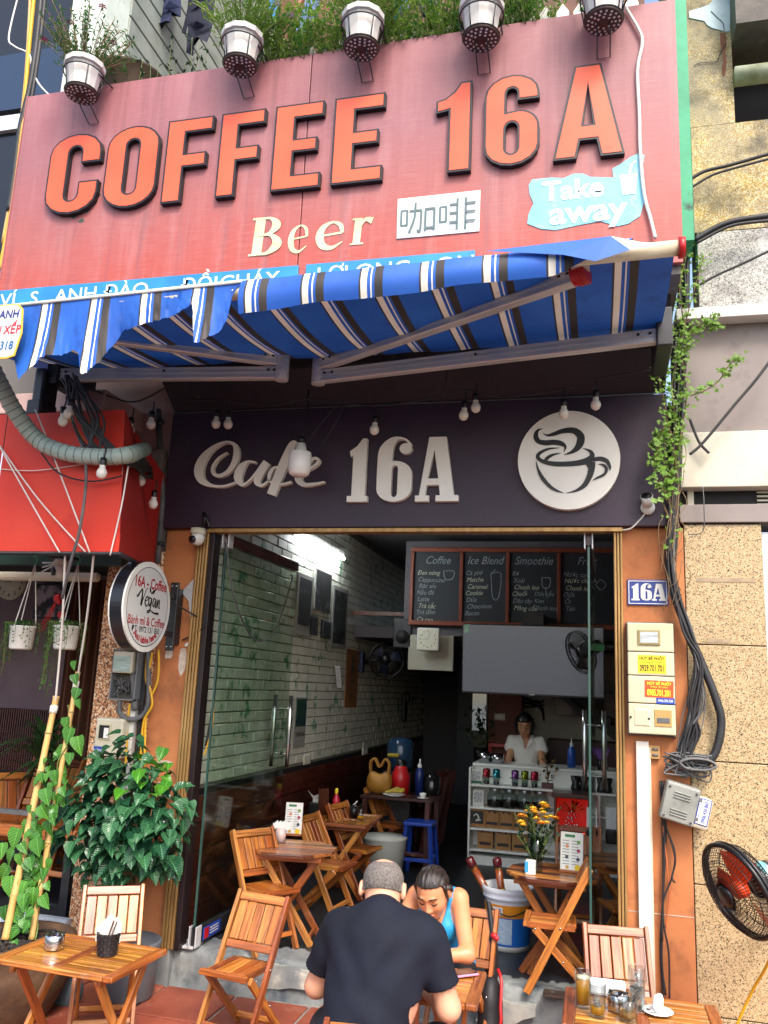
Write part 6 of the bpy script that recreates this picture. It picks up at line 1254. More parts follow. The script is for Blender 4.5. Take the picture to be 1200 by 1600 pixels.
def bag(x, z, h, lb, wd=.15):
    o = thing('coffee_bag', lb, 'coffee bag', (x, CY + .1, z), 0, 'kraft coffee bags'); b = MB(); vs = []
    for i, (u, d, s) in enumerate(((0, .06, 1), (.15, .075, 1), (.7, .06, 1), (.9, .03, .98), (1, .008, .98))):
        for sx_, sy in ((-1, -1), (1, -1), (1, 1), (-1, 1)): vs.append((x + sx_ * wd / 2 * s + rnd.uniform(-.003, .003), CY + .1 + sy * d / 2, z + h * u))
    b.add(vs, [(i * 4 + j, i * 4 + (j + 1) % 4, i * 4 + 4 + (j + 1) % 4, i * 4 + 4 + j) for i in range(4) for j in range(4)] + [(16, 17, 18, 19)]); b.build('pouch', m_kr, o, .003)
    MB().box((x, CY + .1 - .0405, z + h * .22), (wd * .72, .002, h * .12)).build('label_strip', m_ink, o); b = MB()
    for k in range(3): b.ribbon([(x + wd * .25 * math.cos(t) * (1 - .2 * k), z + h * .68 + h * .1 * math.sin(t), .005) for t in (3.2, 2.4, 1.4, .5, -.2)], 0, FACE((0, CY + .1 - .036 - .0005 * k, 0)), 3)
    b.build('logo_print', m_ink, o)
for zx, lb in ((338, 'kraft coffee bag right beside the kraft box'), (420, 'kraft coffee bag in the middle of the upper bag shelf'), (502, 'kraft coffee bag behind the yellow flowers on the upper bag shelf')): bag(cz(zx), zs_[2], .205, lb)
for zx, lb in ((300, 'kraft coffee bag on the lowest shelf nearest the counter end'), (403, 'kraft coffee bag in the middle of the lowest shelf'), (502, 'kraft coffee bag on the lowest shelf nearest the vase')): bag(cz(zx), zs_[3], .22, lb)
kb = thing('gift_box', 'square kraft box with a dark window and letter print on the shelf', 'box', (cz(250), CY + .1, zs_[2])); q = V(kb.location); MB().box(q + V((0, 0, .09)), (.175, .1, .17)).build('box', m_kr, kb, .003); MB().box(q + V((.0, -.051, .09)), (.13, .003, .115)).build('window', m_ink, kb); MB().ribbon([(q.x - .03, q.z + .1, .01), (q.x, q.z + .12, .012), (q.x + .02, q.z + .08, .014), (q.x - .01, q.z + .06, .012), (q.x + .04, q.z + .07, .01)], 0, FACE((0, q.y - .0535, 0)), 4).build('logo_print', m_white, kb)
for zx, z, h, lb, g in ((243, zs_[0], .135, 'small pale card with green foot on the top shelf', True), (255, zs_[1], .15, 'framed pale notice card on the second shelf', False)):
    o = thing('notice_card', lb, 'card', (cz(zx), CY + .06, z)); q = V(o.location); MB().box(q + V((0, .01, h / 2)), (.105, .012, h)).build('holder', m_white, o); MB().box(q + V((0, .003, h * .55)), (.075, .002, h * .62)).build('print', mat('grey card print', '8e9296', .5, c2='d6d7d4', sc=70, lo=.45, hi=.55), o)
    if g: MB().box(q + V((0, .002, .016)), (.1, .002, .025)).build('green_band', mat('green print', '1f6a45', .5), o)
gp = thing('gold_plant', 'small golden ornament plant in a dark red pot on the counter edge', 'ornament', (cz(658), CY + .1, zs_[0])); q = V(gp.location); MB().box(q + V((0, 0, .025)), (.11, .06, .05)).build('pot', m_woodr, gp, .006); m_au = mat('antique gold', 'a87a24', .3, .7, c2='6a4a14', sc=14)
b = MB()
for k in range(46):
    a = rnd.uniform(0, 6.28); t = q + V((rnd.uniform(-.085, .085), rnd.uniform(-.05, .05), rnd.uniform(.08, .25))); d = V((math.cos(a), math.sin(a), rnd.uniform(-.4, .8))) * .05; s = V((-math.sin(a), math.cos(a), .3)) * .014; b.add([t, t + d * .5 + s, t + d, t + d * .5 - s], [(0, 1, 2, 3)])
b.tube([q + V((0, 0, .04)), q + V((.01, 0, .12)), q + V((-.01, 0, .2))], .006, 5); b.build('leaves', m_au, gp)
for k, zx in enumerate((823, 872, 975, 1010)): lathe_thing('grinder_cup', ['black waisted cup on the shelf nearest the gold plant', 'second black waisted cup from the gold plant', 'black waisted cup seen through the glass door', 'black waisted cup at the far end of the shelf'][k], 'cup', (cz(zx), CY + .1, zs_[0]), (('cup', [(.0001, 0), (.045, 0), (.045, .03), (.033, .065), (.05, .13), (.046, .13), (.0001, .05)], m_blackp),), 'black cups on the top shelf')
al = thing('altar_box', 'dark wooden altar box glowing red with two lamps inside', 'altar', P(893, 1308, 3.05)); q = V(al.location)
m_rg = mat('red lit altar back', '6a0d06', .5, c2='a8281a', sc=30, emit='ff1d08', es=.07)
MB().b2((q.x - .14, q.y + .12, q.z), (q.x + .155, q.y + .14, q.z + .34)).build('back', m_rg, al); MB().b2((q.x - .17, q.y - .13, q.z + .34), (q.x + .18, q.y + .16, q.z + .38)).build('roof', m_woodd, al, .006); MB().b2((q.x - .15, q.y - .13, q.z - .03), (q.x + .165, q.y + .16, q.z)).build('base', m_woodd, al)
for s in (-.15, .145): MB().b2((q.x + s, q.y - .11, q.z), (q.x + s + .018, q.y + .14, q.z + .34)).build('side', m_woodd, al)
b = MB()
for k in range(26): t = rnd.uniform(0, 1); b.lathe([(.0001, -.012), (.013, 0), (.0001, .012)], 6, c=(q.x + rnd.uniform(-.075, .075) * (1 - t * .8), q.y + .03, q.z + .06 + .16 * t))
b.build('silver_ornament', m_steel, al); b = MB()
for k in range(18): a = rnd.uniform(0, 3.14); b.tube([(q.x, q.y + .1, q.z + .2), (q.x + .12 * math.cos(a), q.y + .1, q.z + .2 + .1 * math.sin(a))], .003, 4)
b.build('gold_rays', m_au, al)
for s in (-.03, .11): MB().lathe([(.0001, 0), (.016, .01), (.018, .03), (.0001, .055)], 10, c=(q.x + s, q.y - .07, q.z)).build('lamp', mat('red lamp', 'ff3010', .4, emit='ff2a0a', es=7), al)
# behind and on the counter
for k, (px, r, h) in enumerate(((757, .062, .10), (777, .066, .09))): lathe_thing('steel_pot', ['steel pot on the worktop nearest the corridor', 'second steel pot on the worktop, closer to the barista'][k], 'pot', (P(px, 1196, CY + .4).x, CY + .4, zt_ + .025), (('pot', [(.0001, 0), (r, 0), (r, h), (r * .95, h), (r * .95, .01), (.0001, .01)], m_steel),))
lathe_thing('bottle', 'blue bottle with white pump top at the end of the counter', 'bottle', (P(893, 1190, CY + .45).x, CY + .45, zt_ + .025), (('body', [(.0001, 0), (.04, 0), (.04, .17), (.015, .2)], mat('blue bottle', '1f4fa0', .3)), ('pump', [(.015, .2), (.018, .23), (.006, .24), (.006, .28), (.0001, .28)], m_white)))
st_ = thing('straw_cup', 'dark cup of purple straws at the far end of the counter', 'cup', (P(941, 1195, CY + .4).x, CY + .4, zt_ + .025)); q = V(st_.location); MB().lathe([(.0001, 0), (.05, 0), (.05, .1), (.045, .1), (.0001, .01)], 14, c=q).build('cup', m_blackp, st_); b = MB()
for k in range(14): a = k * 1.3; b.tube([q + V((0, 0, .02)), q + V((.07 * math.cos(a), .03 * math.sin(a), .2))], .004, 5)
b.build('straws', mat('purple straw', '8a55b8', .4), st_)
rt_ = thing('red_stand', 'red lacquered stand behind the barista', 'stand', P(785, 1190, 4.6)); q = V(rt_.location)
for lo, hi in (((-.16, 0, .15), (.2, .3, .19)), ((-.16, 0, -.6), (-.12, .04, .15)), ((.16, 0, -.6), (.2, .04, .15)), ((-.16, 0, .04), (.2, .03, .07))): MB().b2(q + V(lo), q + V(hi)).build('panel', m_red, rt_, .003)
o = thing('double_socket', 'pale double socket on the brown pier behind the barista', 'socket', P(781, 1120, 4.74)); q = V(o.location); MB().box(q, (.12, .02, .075)).build('plate', m_offw, o, .006); MB().box(q + V((0, -.012, 0)), (.08, .004, .035)).build('face', m_white, o)
b = MB()
for k in range(6): b.tube(cr([P(790 + 9 * k, 1095 + rnd.uniform(-6, 6), 5.3), P(820 + 5 * k, 1100 + rnd.uniform(-5, 8), 5.28), P(850, 1096 + 6 * k, 5.3)], 6), .012, 6)
b.build('wire_clump', m_cable, label='clump of black wires on the white tiles under the television', cat='cable bundle'); 
bx = thing('dark_cabinet', 'dark hanging cabinet on the tiled wall under the television', 'cabinet', P(905, 1100, 5.1)); q = V(bx.location); MB().box(q + V((.1, .1, 0)), (.75, .3, .28)).build('carcass', m_woodd, bx, .006); MB().box(q + V((.1, -.055, 0)), (.36, .01, .26)).build('door', mat('dim door', '241512', .4), bx)
pl2 = thing('potted_plant', 'tall dim plant and dark bottle column near the counter end', 'plant', P(750, 1195, 4.4)); q = V(pl2.location); MB().lathe([(.0001, 0), (.06, 0), (.075, .18), (.0001, .18)], 14, c=q).build('pot', m_blackp, pl2); tuft(q + V((0, 0, .17)), 14, .45, .14, .06, .09, m_dg, pl2, seed=5, nl=7, lw=.25)
o = thing('mirror', 'narrow bright mirror panel by the brown pier', 'mirror', P(752, 1100, 4.95)); q = V(o.location); MB().box(q + V((-.02, 0, -.05)), (.16, .02, .5)).build('glass', mat('mirror', 'aeb6b4', .08, .9), o); MB().box(q + V((-.02, .012, -.05)), (.18, .012, .52)).build('frame', m_woodd, o)
# ================================================================ folding chairs and tables
b = MB(); b.tube([(-.0, 0, -.003), (0, 0, .003)], .006, 8); bolt_me = b.mesh('bolt', m_steel)
def make_chair(name, label, group=None, ns=5):
    """folding chair at the origin, sitter faces -Y"""
    t = thing(name, label, 'chair', group=group); X = .152
    for s in (-1, 1):
        bar('post', (s * X, .165, .665), (s * X, -.175, 0), .020, .042, m_wood, t, up=(0, 1, .4))
        bar('rear_leg', (s * (X - .024), -.135, .325), (s * (X - .024), .20, 0), .020, .040, m_wood, t, up=(0, 1, .4))
        bar('seat_side', (s * (X - .046), -.175, .338), (s * (X - .046), .085, .338), .020, .034, m_wood, t)
        for (y, z) in ((.005, .345), (-.13, .33), (.02, .175)): mobj('bolt', bolt_me, t, T3(s * (X + .0105), y, z) @ Matrix.Rotation(rad(90), 4, 'Y'))
    at = lambda z: .165 - .34 * (.665 - z) / .665
    up = V((0, .455, .89))
    bar('top_rail', (-X + .012, at(.640), .640), (X - .012, at(.640), .640), .018, .044, m_wood, t, up=up); bar('back_rail', (-X + .012, at(.425), .425), (X - .012, at(.425), .425), .018, .038, m_wood, t, up=up)
    wd = (2 * X - .03) / ns
    for i in range(ns):
        x = -X + .015 + wd * (i + .5); bar('back_slat', (x, at(.446), .446), (x, at(.616), .616), wd - .005, .010, m_wood, t, up=(0, -.89, .455))
    bar('seat_front', (-X + .012, -.182, .344), (X - .012, -.182, .344), .032, .026, m_wood, t); bar('seat_rear', (-X + .058, .078, .344), (X - .058, .078, .344), .026, .024, m_wood, t)
    for i in range(5): x = -X + .066 + (2 * X - .132) * (i) / 4; bar('seat_slat', (x, -.164, .352), (x, .064, .352), .042, .010, m_wood, t)
    bar('stretcher', (-X + .012, -.135, .085), (X - .012, -.135, .085), .016, .03, m_wood, t, up=up); bar('stretcher', (-X + .036, .155, .05), (X - .036, .155, .05), .016, .03, m_wood, t, up=(0, .7, .7))
    return t
chair0 = make_chair('folding_chair', 'x'); CHN = [0]
def chair(x, y, face, label, z=0., tilt=0.):
    """face: direction the sitter looks, degrees from +X"""
    o = chair0 if CHN[0] == 0 else copy_tree(chair0); CHN[0] += 1; o['group'] = 'folding wooden chairs'
    o.rotation_euler = (tilt, 0, rad(face + 90)); o.location = (x, y, z); o['label'] = label; return o
chair(-2.50, -.72, -59, 'folding wooden chair in front of the bush behind the pavement table')
chair(-1.80, -.56, -100, 'folding wooden chair alone on the red tiles before the door step')
chair(.10, -.42, -82, 'folding wooden chair before the orange pier behind the table with glasses')
chair(-.785, -1.78, 98, 'folding wooden chair the man in the black shirt sits on')
chair(-.69, -.36, -95, 'folding wooden chair behind the woman, with a black bag on it')
chair(-2.03, .24, -32, 'folding wooden chair just inside by the glass door, facing the octagonal table', .2)
q = PZ(505, 1352, .54); chair(q.x, q.y + .05, -8, 'folding wooden chair whose seat shows just beyond the octagonal table by the door', .2)
q = PZ(545, 1328, .54); chair(q.x, q.y + .10, -12, 'folding wooden chair half hidden between the octagonal table and the sauce table', .2)
q = PZ(612, 1290, .54); chair(q.x - .06, q.y + .05, -14, 'folding wooden chair at the aisle corner of the table with the sauce bottle', .2)
chair(-.215, .20, 181, 'folding wooden chair seen from its side at the octagonal table with flowers', .2)
chair(-.14, 1.45, -90, 'folding wooden chair in the dark behind the table with flowers', .2)
chair(.22, .75, 200, 'folding wooden chair behind the glass door leaf by the gold frame', .2)
fc = []
for k in range(9):                                    # folded chairs stacked against the corridor wall
    if k == 0:
        f0 = thing('folded_chair', 'x', 'chair')
        for s in (-.15, .15): bar('post', (s, 0, 0), (s, .10, .74), .02, .04, m_woodr, f0, up=(0, 1, 0)); bar('rear_leg', (s * .84, .03, 0), (s * .84, .06, .50), .02, .04, m_woodr, f0, up=(0, 1, 0))
        for z in (.70, .50, .12): bar('rail', (-.14, .10 * z / .74 - .001, z), (.14, .10 * z / .74 - .001, z), .016, .04, m_woodr, f0)
        for i in range(5): bar('slat', (-.11 + .055 * i, .07, .52), (-.11 + .055 * i, .094, .68), .045, .01, m_woodr, f0, up=(0, 1, 0))
        MB().b2((-.13, .035, .2), (.13, .05, .46)).build('seat', m_woodr, f0, .003); o = f0
    else: o = copy_tree(f0)
    o['group'] = 'folded chairs stacked in the corridor'; o['label'] = 'dark folded chair in the leaning row by the corridor' if 0 < k < 8 else ('folded chair at the near end of the leaning row, closest to the red table' if k == 0 else 'folded chair at the far dark end of the leaning row'); o.location = (-1.72 + .02 * (k % 2), 3.35 + .15 * k, .2); o.rotation_euler = (rad(-4), rad(rnd.uniform(-3, 3)), rad(-62 + rnd.uniform(-5, 5)))
def make_table(name, label, w_=.58, d_=.43, h=.55, wd=m_woodt, fr_=m_wood, group=None):
    t = thing(name, label, 'table', group=group); T = .024
    for s in (-1, 1):
        bar('end_rail', (s * (w_ / 2 - .024), -d_ / 2, h - T / 2), (s * (w_ / 2 - .024), d_ / 2, h - T / 2), .048, T, fr_, t, bev=.004); bar('long_rail', (-w_ / 2 + .05, s * (d_ / 2 - .02), h - T / 2), (w_ / 2 - .05, s * (d_ / 2 - .02), h - T / 2), .04, T - .001, fr_, t, bev=.004)
        x = s * (w_ / 2 - .085)
        bar('apron', (x, -d_ / 2 + .03, h - .042), (x, d_ / 2 - .03, h - .042), .02, .034, fr_, t)
        bar('leg', (x - .022 * s, -d_ / 2 + .06, h - .035), (x - .022 * s, d_ / 2 - .03, 0), .020, .042, fr_, t, up=(0, 1, .5)); bar('leg', (x + .002 * s, d_ / 2 - .06, h - .06), (x + .002 * s, -d_ / 2 + .03, 0), .020, .042, fr_, t, up=(0, 1, .5))
        mobj('bolt', bolt_me, t, T3(x + .012 * s, 0, h * .46) @ Matrix.Rotation(rad(90), 4, 'Y'))
    bar('middle_rail', (0, -d_ / 2 + .041, h - T / 2), (0, d_ / 2 - .041, h - T / 2), .045, T - .002, fr_, t)
    n = 7; dd = (d_ - .08) / n
    for s in (-1, 1):
        for i in range(n): y = -d_ / 2 + .04 + dd * (i + .5); bar('table_slat', (s * .0235, y, h - .011), (s * (w_ / 2 - .049), y, h - .011), dd - .004, .014, wd, t, bev=.002)
    bar('foot_bar', (-w_ / 2 + .11, d_ / 2 - .05, .05), (w_ / 2 - .11, d_ / 2 - .05, .05), .018, .03, fr_, t); bar('foot_bar', (-w_ / 2 + .09, -d_ / 2 + .055, .06), (w_ / 2 - .09, -d_ / 2 + .055, .06), .018, .03, fr_, t)
    return t
tb = make_table('folding_table', 'slatted wooden pavement table with ashtray and black tissue basket', .62, .44, group='slatted folding tables'); place(tb, (-2.285, -1.31, 0), rad(-3))
def tcopy(x, y, rz, z, lb): o = copy_tree(tb); place(o, (x, y, z), rad(rz), lb); return o
tcopy(.165, -1.125, 0, 0, 'slatted wooden pavement table crowded with glasses and a saucer'); tcopy(-.80, -1.08, 2, 0, 'slatted wooden table between the man and the woman, phone on it'); tcopy(-1.95, 1.80, 92, .2, 'dim slatted table inside holding the red sauce bottle')
def make_oct(name, label, h=.55, R=.29):
    t = thing(name, label, 'table', group='octagonal tables'); n = 9; dd = 2 * R * .94 / n
    oc = [(R * math.cos(rad(22.5 + 45 * k)), R * math.sin(rad(22.5 + 45 * k))) for k in range(8)]
    def xr(y):
        c = R * math.cos(rad(22.5)); s = R * math.sin(rad(22.5)); return c if abs(y) <= s else c - (abs(y) - s)
    for i in range(n):
        y = -R * .925 + 2 * R * .925 * (i + .5) / n; a = y - dd / 2 + .002; c = y + dd / 2 - .002
        b = MB(); vs = [(-xr(a), a), (xr(a), a), (xr(c), c), (-xr(c), c)]; b.add([(x, q, h) for x, q in vs] + [(x, q, h - .02) for x, q in vs], [(0, 1, 2, 3), (7, 6, 5, 4), (0, 4, 5, 1), (1, 5, 6, 2), (2, 6, 7, 3), (3, 7, 4, 0)]); b.build('table_slat', m_wood if i % 3 else m_woodd, t, .002)
    for s in (-1, 1):
        y = s * .15; bar('apron', (-.21, y, h - .04), (.21, y, h - .04), .022, .036, m_wood, t)
        bar('leg', (-.18, y - .022 * s, h - .03), (.17, y - .022 * s, 0), .020, .042, m_wood, t, up=(1, 0, .5)); bar('leg', (.18, y - .046 * s, h - .03), (-.17, y - .046 * s, 0), .020, .042, m_wood, t, up=(1, 0, .5))
    for s in (-1, 1): bar('foot_bar', (s * .15, -.1, .05), (s * .15, .1, .05), .018, .03, m_wood, t)
    return t
ot = make_oct('octagonal_table', 'octagonal slatted table by the glass door with a pink tissue cup'); place(ot, (-1.92, .46, .2), rad(8)); o = copy_tree(ot); place(o, (-.265, .47, .2), rad(-6), 'octagonal slatted table with a flower vase and menu by the glass leaf')
o = copy_tree(ot); place(o, (.17, 1.05, .2), rad(10), 'octagonal table behind the glass leaf with white tissue holders')
rt2 = thing('side_table', 'small dark red square table deep inside with a yellow bag and kettle', 'table', (-1.78, 2.95, .2))
MB().b2((-2.1, 2.68, .80), (-1.44, 3.22, .825)).build('tabletop', m_woodr, rt2, .004)
for sx_ in (-2.06, -1.48):
    for sy in (2.72, 3.18): bar('leg', (sx_, sy, .2), (sx_, sy, .80), .045, .045, m_woodr, rt2)
bar('stretcher', (-2.06, 2.72, .35), (-1.48, 2.72, .35), .03, .03, m_woodr, rt2); bar('stretcher', (-1.48, 2.72, .35), (-1.48, 3.18, .35), .03, .03, m_woodr, rt2)

# ---------------------------------------------------------------- things on the pavement tables
def ashtray(c, lb):
    o = thing('ashtray', lb, 'ashtray', c); MB().lathe([(.0001, 0), (.042, 0), (.044, .004), (.044, .056), (.038, .064), (.022, .06), (.012, .045), (.0001, .04)], 28, c=c).build('body', m_steel, o)
    b = MB()
    for k in range(3): a = 2.1 * k + .4; b.box((c[0] + .036 * math.cos(a), c[1] + .036 * math.sin(a), c[2] + .063), (.014, .008, .006), rot=Matrix.Rotation(a, 3, 'Z'))
    b.build('rest_notch', m_blackm, o); return o
ashtray(PZ(84, 1482, .55), 'steel ashtray on the slatted table before the bush'); ashtray(PZ(966, 1578, .55), 'steel ashtray between the beer glasses and the tumbler')
nb_ = thing('tissue_basket', 'black woven basket of white tissues on the pavement table', 'basket', PZ(167, 1491, .55)); c = V(nb_.location); b = MB(); n = 20; rows = 7; m_wv = mat('dark woven plastic', '1a1719', .4, c2='2a2528', sc=20)
for r in range(rows):
    z = .006 + r * .0135; rr = .038 + .012 * r / rows
    for k in range(n):
        a = 6.2832 * k / n; out = .003 if (k + r) % 2 else -.001; b.box((c.x + (rr + out) * math.cos(a), c.y + (rr + out) * math.sin(a), c.z + z), (.006, 2 * math.pi * rr / n, .0125), rot=Matrix.Rotation(a, 3, 'Z'))
b.build('weave', m_wv, nb_, kind='stuff'); MB().lathe([(.0001, .002), (.036, .002), (.047, .092), (.044, .092), (.034, .006)], 20, c=c).build('liner', m_blackp, nb_)
b = MB()
for k in range(5):
    p0 = c + V((-.03 + .013 * k, .004 * k - .01, .05)); hh = .10 + .014 * (k % 3); b.add([p0 + V((-.03, 0, 0)), p0 + V((.03, .01, 0)), p0 + V((.035, .0, hh * .75)), p0 + V((.012, -.008, hh)), p0 + V((-.03, -.004, hh * .6))], [(0, 1, 2, 3, 4)], False); 
b.build('tissues', m_white, nb_); MB().beam(c + V((.0, -.012, .06)), c + V((.03, -.02, .15)), .007, .003).build('stirrer', m_woodd, nb_); MB().beam(c + V((.012, -.01, .06)), c + V((.042, -.012, .145)), .006, .003).build('stirrer', m_woodd, nb_)
m_beer = mat('beer', 'f0a31c', .1, trans=.35, ior=1.34); m_foam = mat('beer foam', 'efe3c0', .6); m_ice = mat('ice', 'dfe8ea', .1, trans=.8, ior=1.31); m_water = mat('water', 'e6eef0', .05, trans=.95, ior=1.33); m_amb = mat('weak amber drink', 'd9a468', .05, trans=.7, ior=1.33)
def glass_(px, py, r, h, lb, fill=None, lev=.7, foam=False, ice=0, taper=.9):
    c = PZ(px, py, .55); o = thing('drinking_glass', lb, 'glass', c, 0, 'glasses on the pavement table'); MB().lathe([(.0001, .0), (r * taper, .0), (r, h), (r - .0022, h), (r * taper - .003, .012), (.0001, .012)], 28, c=c).build('glass_wall', m_drink, o)
    if fill:
        rr = lambda z: (r * taper + (r - r * taper) * z / h) - .0035; MB().lathe([(.0001, .0125), (rr(.0125), .0125), (rr(h * lev), h * lev), (.0001, h * lev)], 28, c=c).build('drink', fill, o)
    if foam: MB().lathe([(.0001, h * lev + .0005), (rr(h * lev), h * lev + .0005), (rr(h * lev), h * lev + .007), (.0001, h * lev + .007)], 24, c=c).build('foam', m_foam, o)
    for k in range(ice): MB().box(V(c) + V((rnd.uniform(-.012, .012), rnd.uniform(-.012, .012), h * (.35 + .16 * k))), (.022, .022, .022), rot=Euler((rnd.random() * 3, rnd.random() * 3, 0)).to_matrix()).build('ice_cube', m_ice, o, .004)
    MB().lathe([(r - .0012, h), (r - .0004, h + .001), (r - .0022, h + .001), (r - .0012, h)], 28, c=c).build('rim', m_steel, o); return o
glass_(911, 1573, .033, .135, 'tall glass full of amber beer', m_beer, .80, True); glass_(934, 1588, .034, .118, 'tall glass with a little beer left at the bottom', m_beer, .33, False, 2); glass_(996, 1580, .034, .165, 'tallest glass, holding ice water, behind the tumbler', m_water, .55, False, 4); t_ = glass_(981, 1594, .040, .075, 'short tumbler with a straw and watery drink', m_amb, .55, False, 2, .82)
c = V(t_.location); MB().tube([c + V((-.01, 0, .015)), c + V((.05, .01, .115))], .0035, 6).build('straw', m_blackp, t_)
sc2 = thing('saucer', 'white saucer with a crumpled tissue and spoon next to the glasses', 'saucer', PZ(1028, 1584, .55)); c = V(sc2.location); MB().lathe([(.0001, .004), (.035, .004), (.06, .014), (.062, .012), (.035, 0), (.0001, 0)], 28, c=c).build('dish', mat('white porcelain', 'e6e6e3', .15), sc2)
surf(su(.012, ell(c + V((.0, .0, .02)), (.022, .02, .016)), ell(c + V((.004, .004, .045)), (.016, .014, .03)), ell(c + V((.012, -.004, .055)), (.01, .012, .022)), ell(c + V((-.008, .006, .04)), (.012, .01, .026))), .004, 'tissue', m_white, sc2); MB().tube([c + V((-.045, -.01, .016)), c + V((-.015, -.02, .012))], .004, 6).build('spoon', m_steel, sc2)
tpk = thing('tissue_pack', 'flat blue and white paper pack behind the glasses', 'tissue pack', PZ(940, 1556, .55)); c = V(tpk.location); MB().box(c + V((0, .02, .03)), (.20, .05, .06)).build('pack', mat('white blue pack', 'd8dfe6', .5, c2='4d7fb5', sc=9, lo=.56, hi=.64), tpk, .012)
ph = thing('phone', 'black screened phone in a pink case on the table by the woman', 'phone', PZ(718, 1521, .558)); Mp = T3(*ph.location) @ Matrix.Rotation(rad(22), 4, 'Z'); MB().box((0, 0, 0), (.082, .158, .010), M=Mp @ Matrix.Rotation(rad(-72), 4, 'Z')).build('case', mat('pink case', 'd98aa8', .4), ph, .008); MB().box((0, 0, .0055), (.070, .143, .002), M=Mp @ Matrix.Rotation(rad(-72), 4, 'Z')).build('screen', mat('phone glass', '0a0a0d', .08), ph)

# ---------------------------------------------------------------- things inside on the tables
def menu(c, rz, lb, h=.20, wd=.11, dark=False):
    o = thing('menu_stand', lb, 'menu', c, 0, None); M_ = T3(*c) @ Matrix.Rotation(rad(rz), 4, 'Z') @ Matrix.Rotation(rad(-6), 4, 'X'); m = m_woodd if dark else m_sticker
    MB().box((0, 0, h / 2 + .01), (wd, .006, h), M=M_).build('card', m, o); MB().box((0, 0, .008), (wd * 1.05, .035, .016), M=M_).build('foot', m_wood, o, .003)
    if not dark:
        MB().box((-.012, -.0036, h * .95), (wd * .45, .001, h * .07), M=M_).build('green_print', mat('menu green', '2f7a45', .5), o)
        b = MB()
        for i in range(9):
            for x in (-.3, .12): b.box((wd * x + .004, -.0036, h * (.82 - .075 * i)), (wd * .3, .001, .0035), M=M_)
        b.build('print', mat('menu print', '6d7072', .6), o)
        for k, (x, z, cc) in enumerate(((-.2, .68, 'd08a6a'), (.3, .8, '6a9a3a'), (.3, .58, 'a3304a'), (-.22, .4, '4a4f58'), (.28, .36, '3a3e4a'), (-.2, .14, 'c9a24a'), (.27, .14, 'e6c21e'))): MB().poly([circ(.011 if k < 6 else .019, 10)], 0, M_ @ plane_on((wd * x, -.0042, h * z), (1, 0, 0), (0, 0, 1))).build('picture_print', mat('menu dot ' + cc, cc, .5), o)
    return o
menu(PZ(457, 1306, .75) + V((0, 0, 0)), 12, 'white printed menu stand on the octagonal table by the glass door', .21, .12); menu(PZ(506, 1277, .75), 55, 'brown menu stand turned aside beside the sauce bottle', .21, .10, True); menu(PZ(893, 1364, .75), -8, 'white printed menu stand beside the flower vase', .22, .135)
pc = thing('tissue_cup', 'pink white cup of folded tissues beside the menu by the glass door', 'cup', PZ(438, 1315, .75)); c = V(pc.location); MB().lathe([(.0001, 0), (.034, 0), (.036, .09), (.032, .09), (.03, .01)], 20, c=c).build('cup', mat('pale pink cup', 'd7b6b2', .4, c2='e0cfc9', sc=5), pc); b = MB()
for k in range(5): b.add([c + V((-.05 + .022 * k, -.01, .085)), c + V((-.02 + .022 * k, .0, .085)), c + V((-.028 + .024 * k, .006, .135)), c + V((-.045 + .02 * k, -.004, .12))], [(0, 1, 2, 3)])
b.add([c + V((-.055, -.012, .08)), c + V((.055, -.012, .08)), c + V((.06, .0, .115)), c + V((-.06, 0, .115))], [(0, 1, 2, 3)]); b.build('tissues', m_white, pc)
bh_ = thing('tissue_holder', 'black holder with a white fanned tissue beside the brown menu stand', 'tissue holder', PZ(493, 1274, .75)); c = V(bh_.location); MB().box(c + V((0, 0, .05)), (.11, .06, .10)).build('holder', m_blackp, bh_, .01); b = MB(); b.add([c + V((-.075, -.01, .19)), c + V((-.02, -.012, .15)), c + V((.05, -.01, .18)), c + V((.07, 0, .165)), c + V((.03, 0, .13)), c + V((.04, .005, .08)), c + V((-.03, .005, .08)), c + V((-.03, 0, .13))], [(0, 1, 7), (1, 2, 3, 4), (1, 4, 5, 6, 7)]); b.build('tissue', m_white, bh_)
lathe_thing('sauce_bottle', 'red chilli sauce bottle with a yellow cap on the inner table', 'bottle', PZ(524, 1276, .75), (('bottle', [(.0001, 0), (.030, 0), (.031, .05), (.028, .10), (.031, .13), (.014, .17), (.013, .18)], mat('red sauce', 'b5152f', .25)), ('label', [(.0316, .05), (.0316, .075), (.0292, .10)], mat('sauce label', 'd8455a', .5, c2='e6c7b0', sc=30)), ('cap', [(.014, .18), (.015, .205), (.008, .22), (.0001, .222)], m_yel)))
o = thing('soup_bowl', 'glass bowl with a white spoon behind the sauce bottle', 'bowl', PZ(541, 1272, .75)); c = V(o.location); MB().lathe([(.0001, 0), (.035, .002), (.06, .06), (.057, .06), (.033, .006)], 20, c=c).build('bowl', m_jar, o); MB().tube([c + V((.01, 0, .02)), c + V((.09, 0, .11))], .006, 6).build('spoon', m_white, o)
lathe_thing('cup', 'black cup of coffee at the end of the inner table', 'cup', PZ(553, 1277, .75), (('cup', [(.0001, 0), (.036, 0), (.04, .09), (.036, .09), (.03, .01)], m_blackp),)); lathe_thing('drinking_glass', 'small clear glass at the corner of the inner table', 'glass', PZ(563, 1281, .75), (('glass_wall', [(.0001, 0), (.026, 0), (.032, .11), (.03, .11), (.024, .008)], m_drink), ('drink', [(.0001, .008), (.024, .009), (.026, .03), (.0001, .03)], m_beer)))
z3 = .825
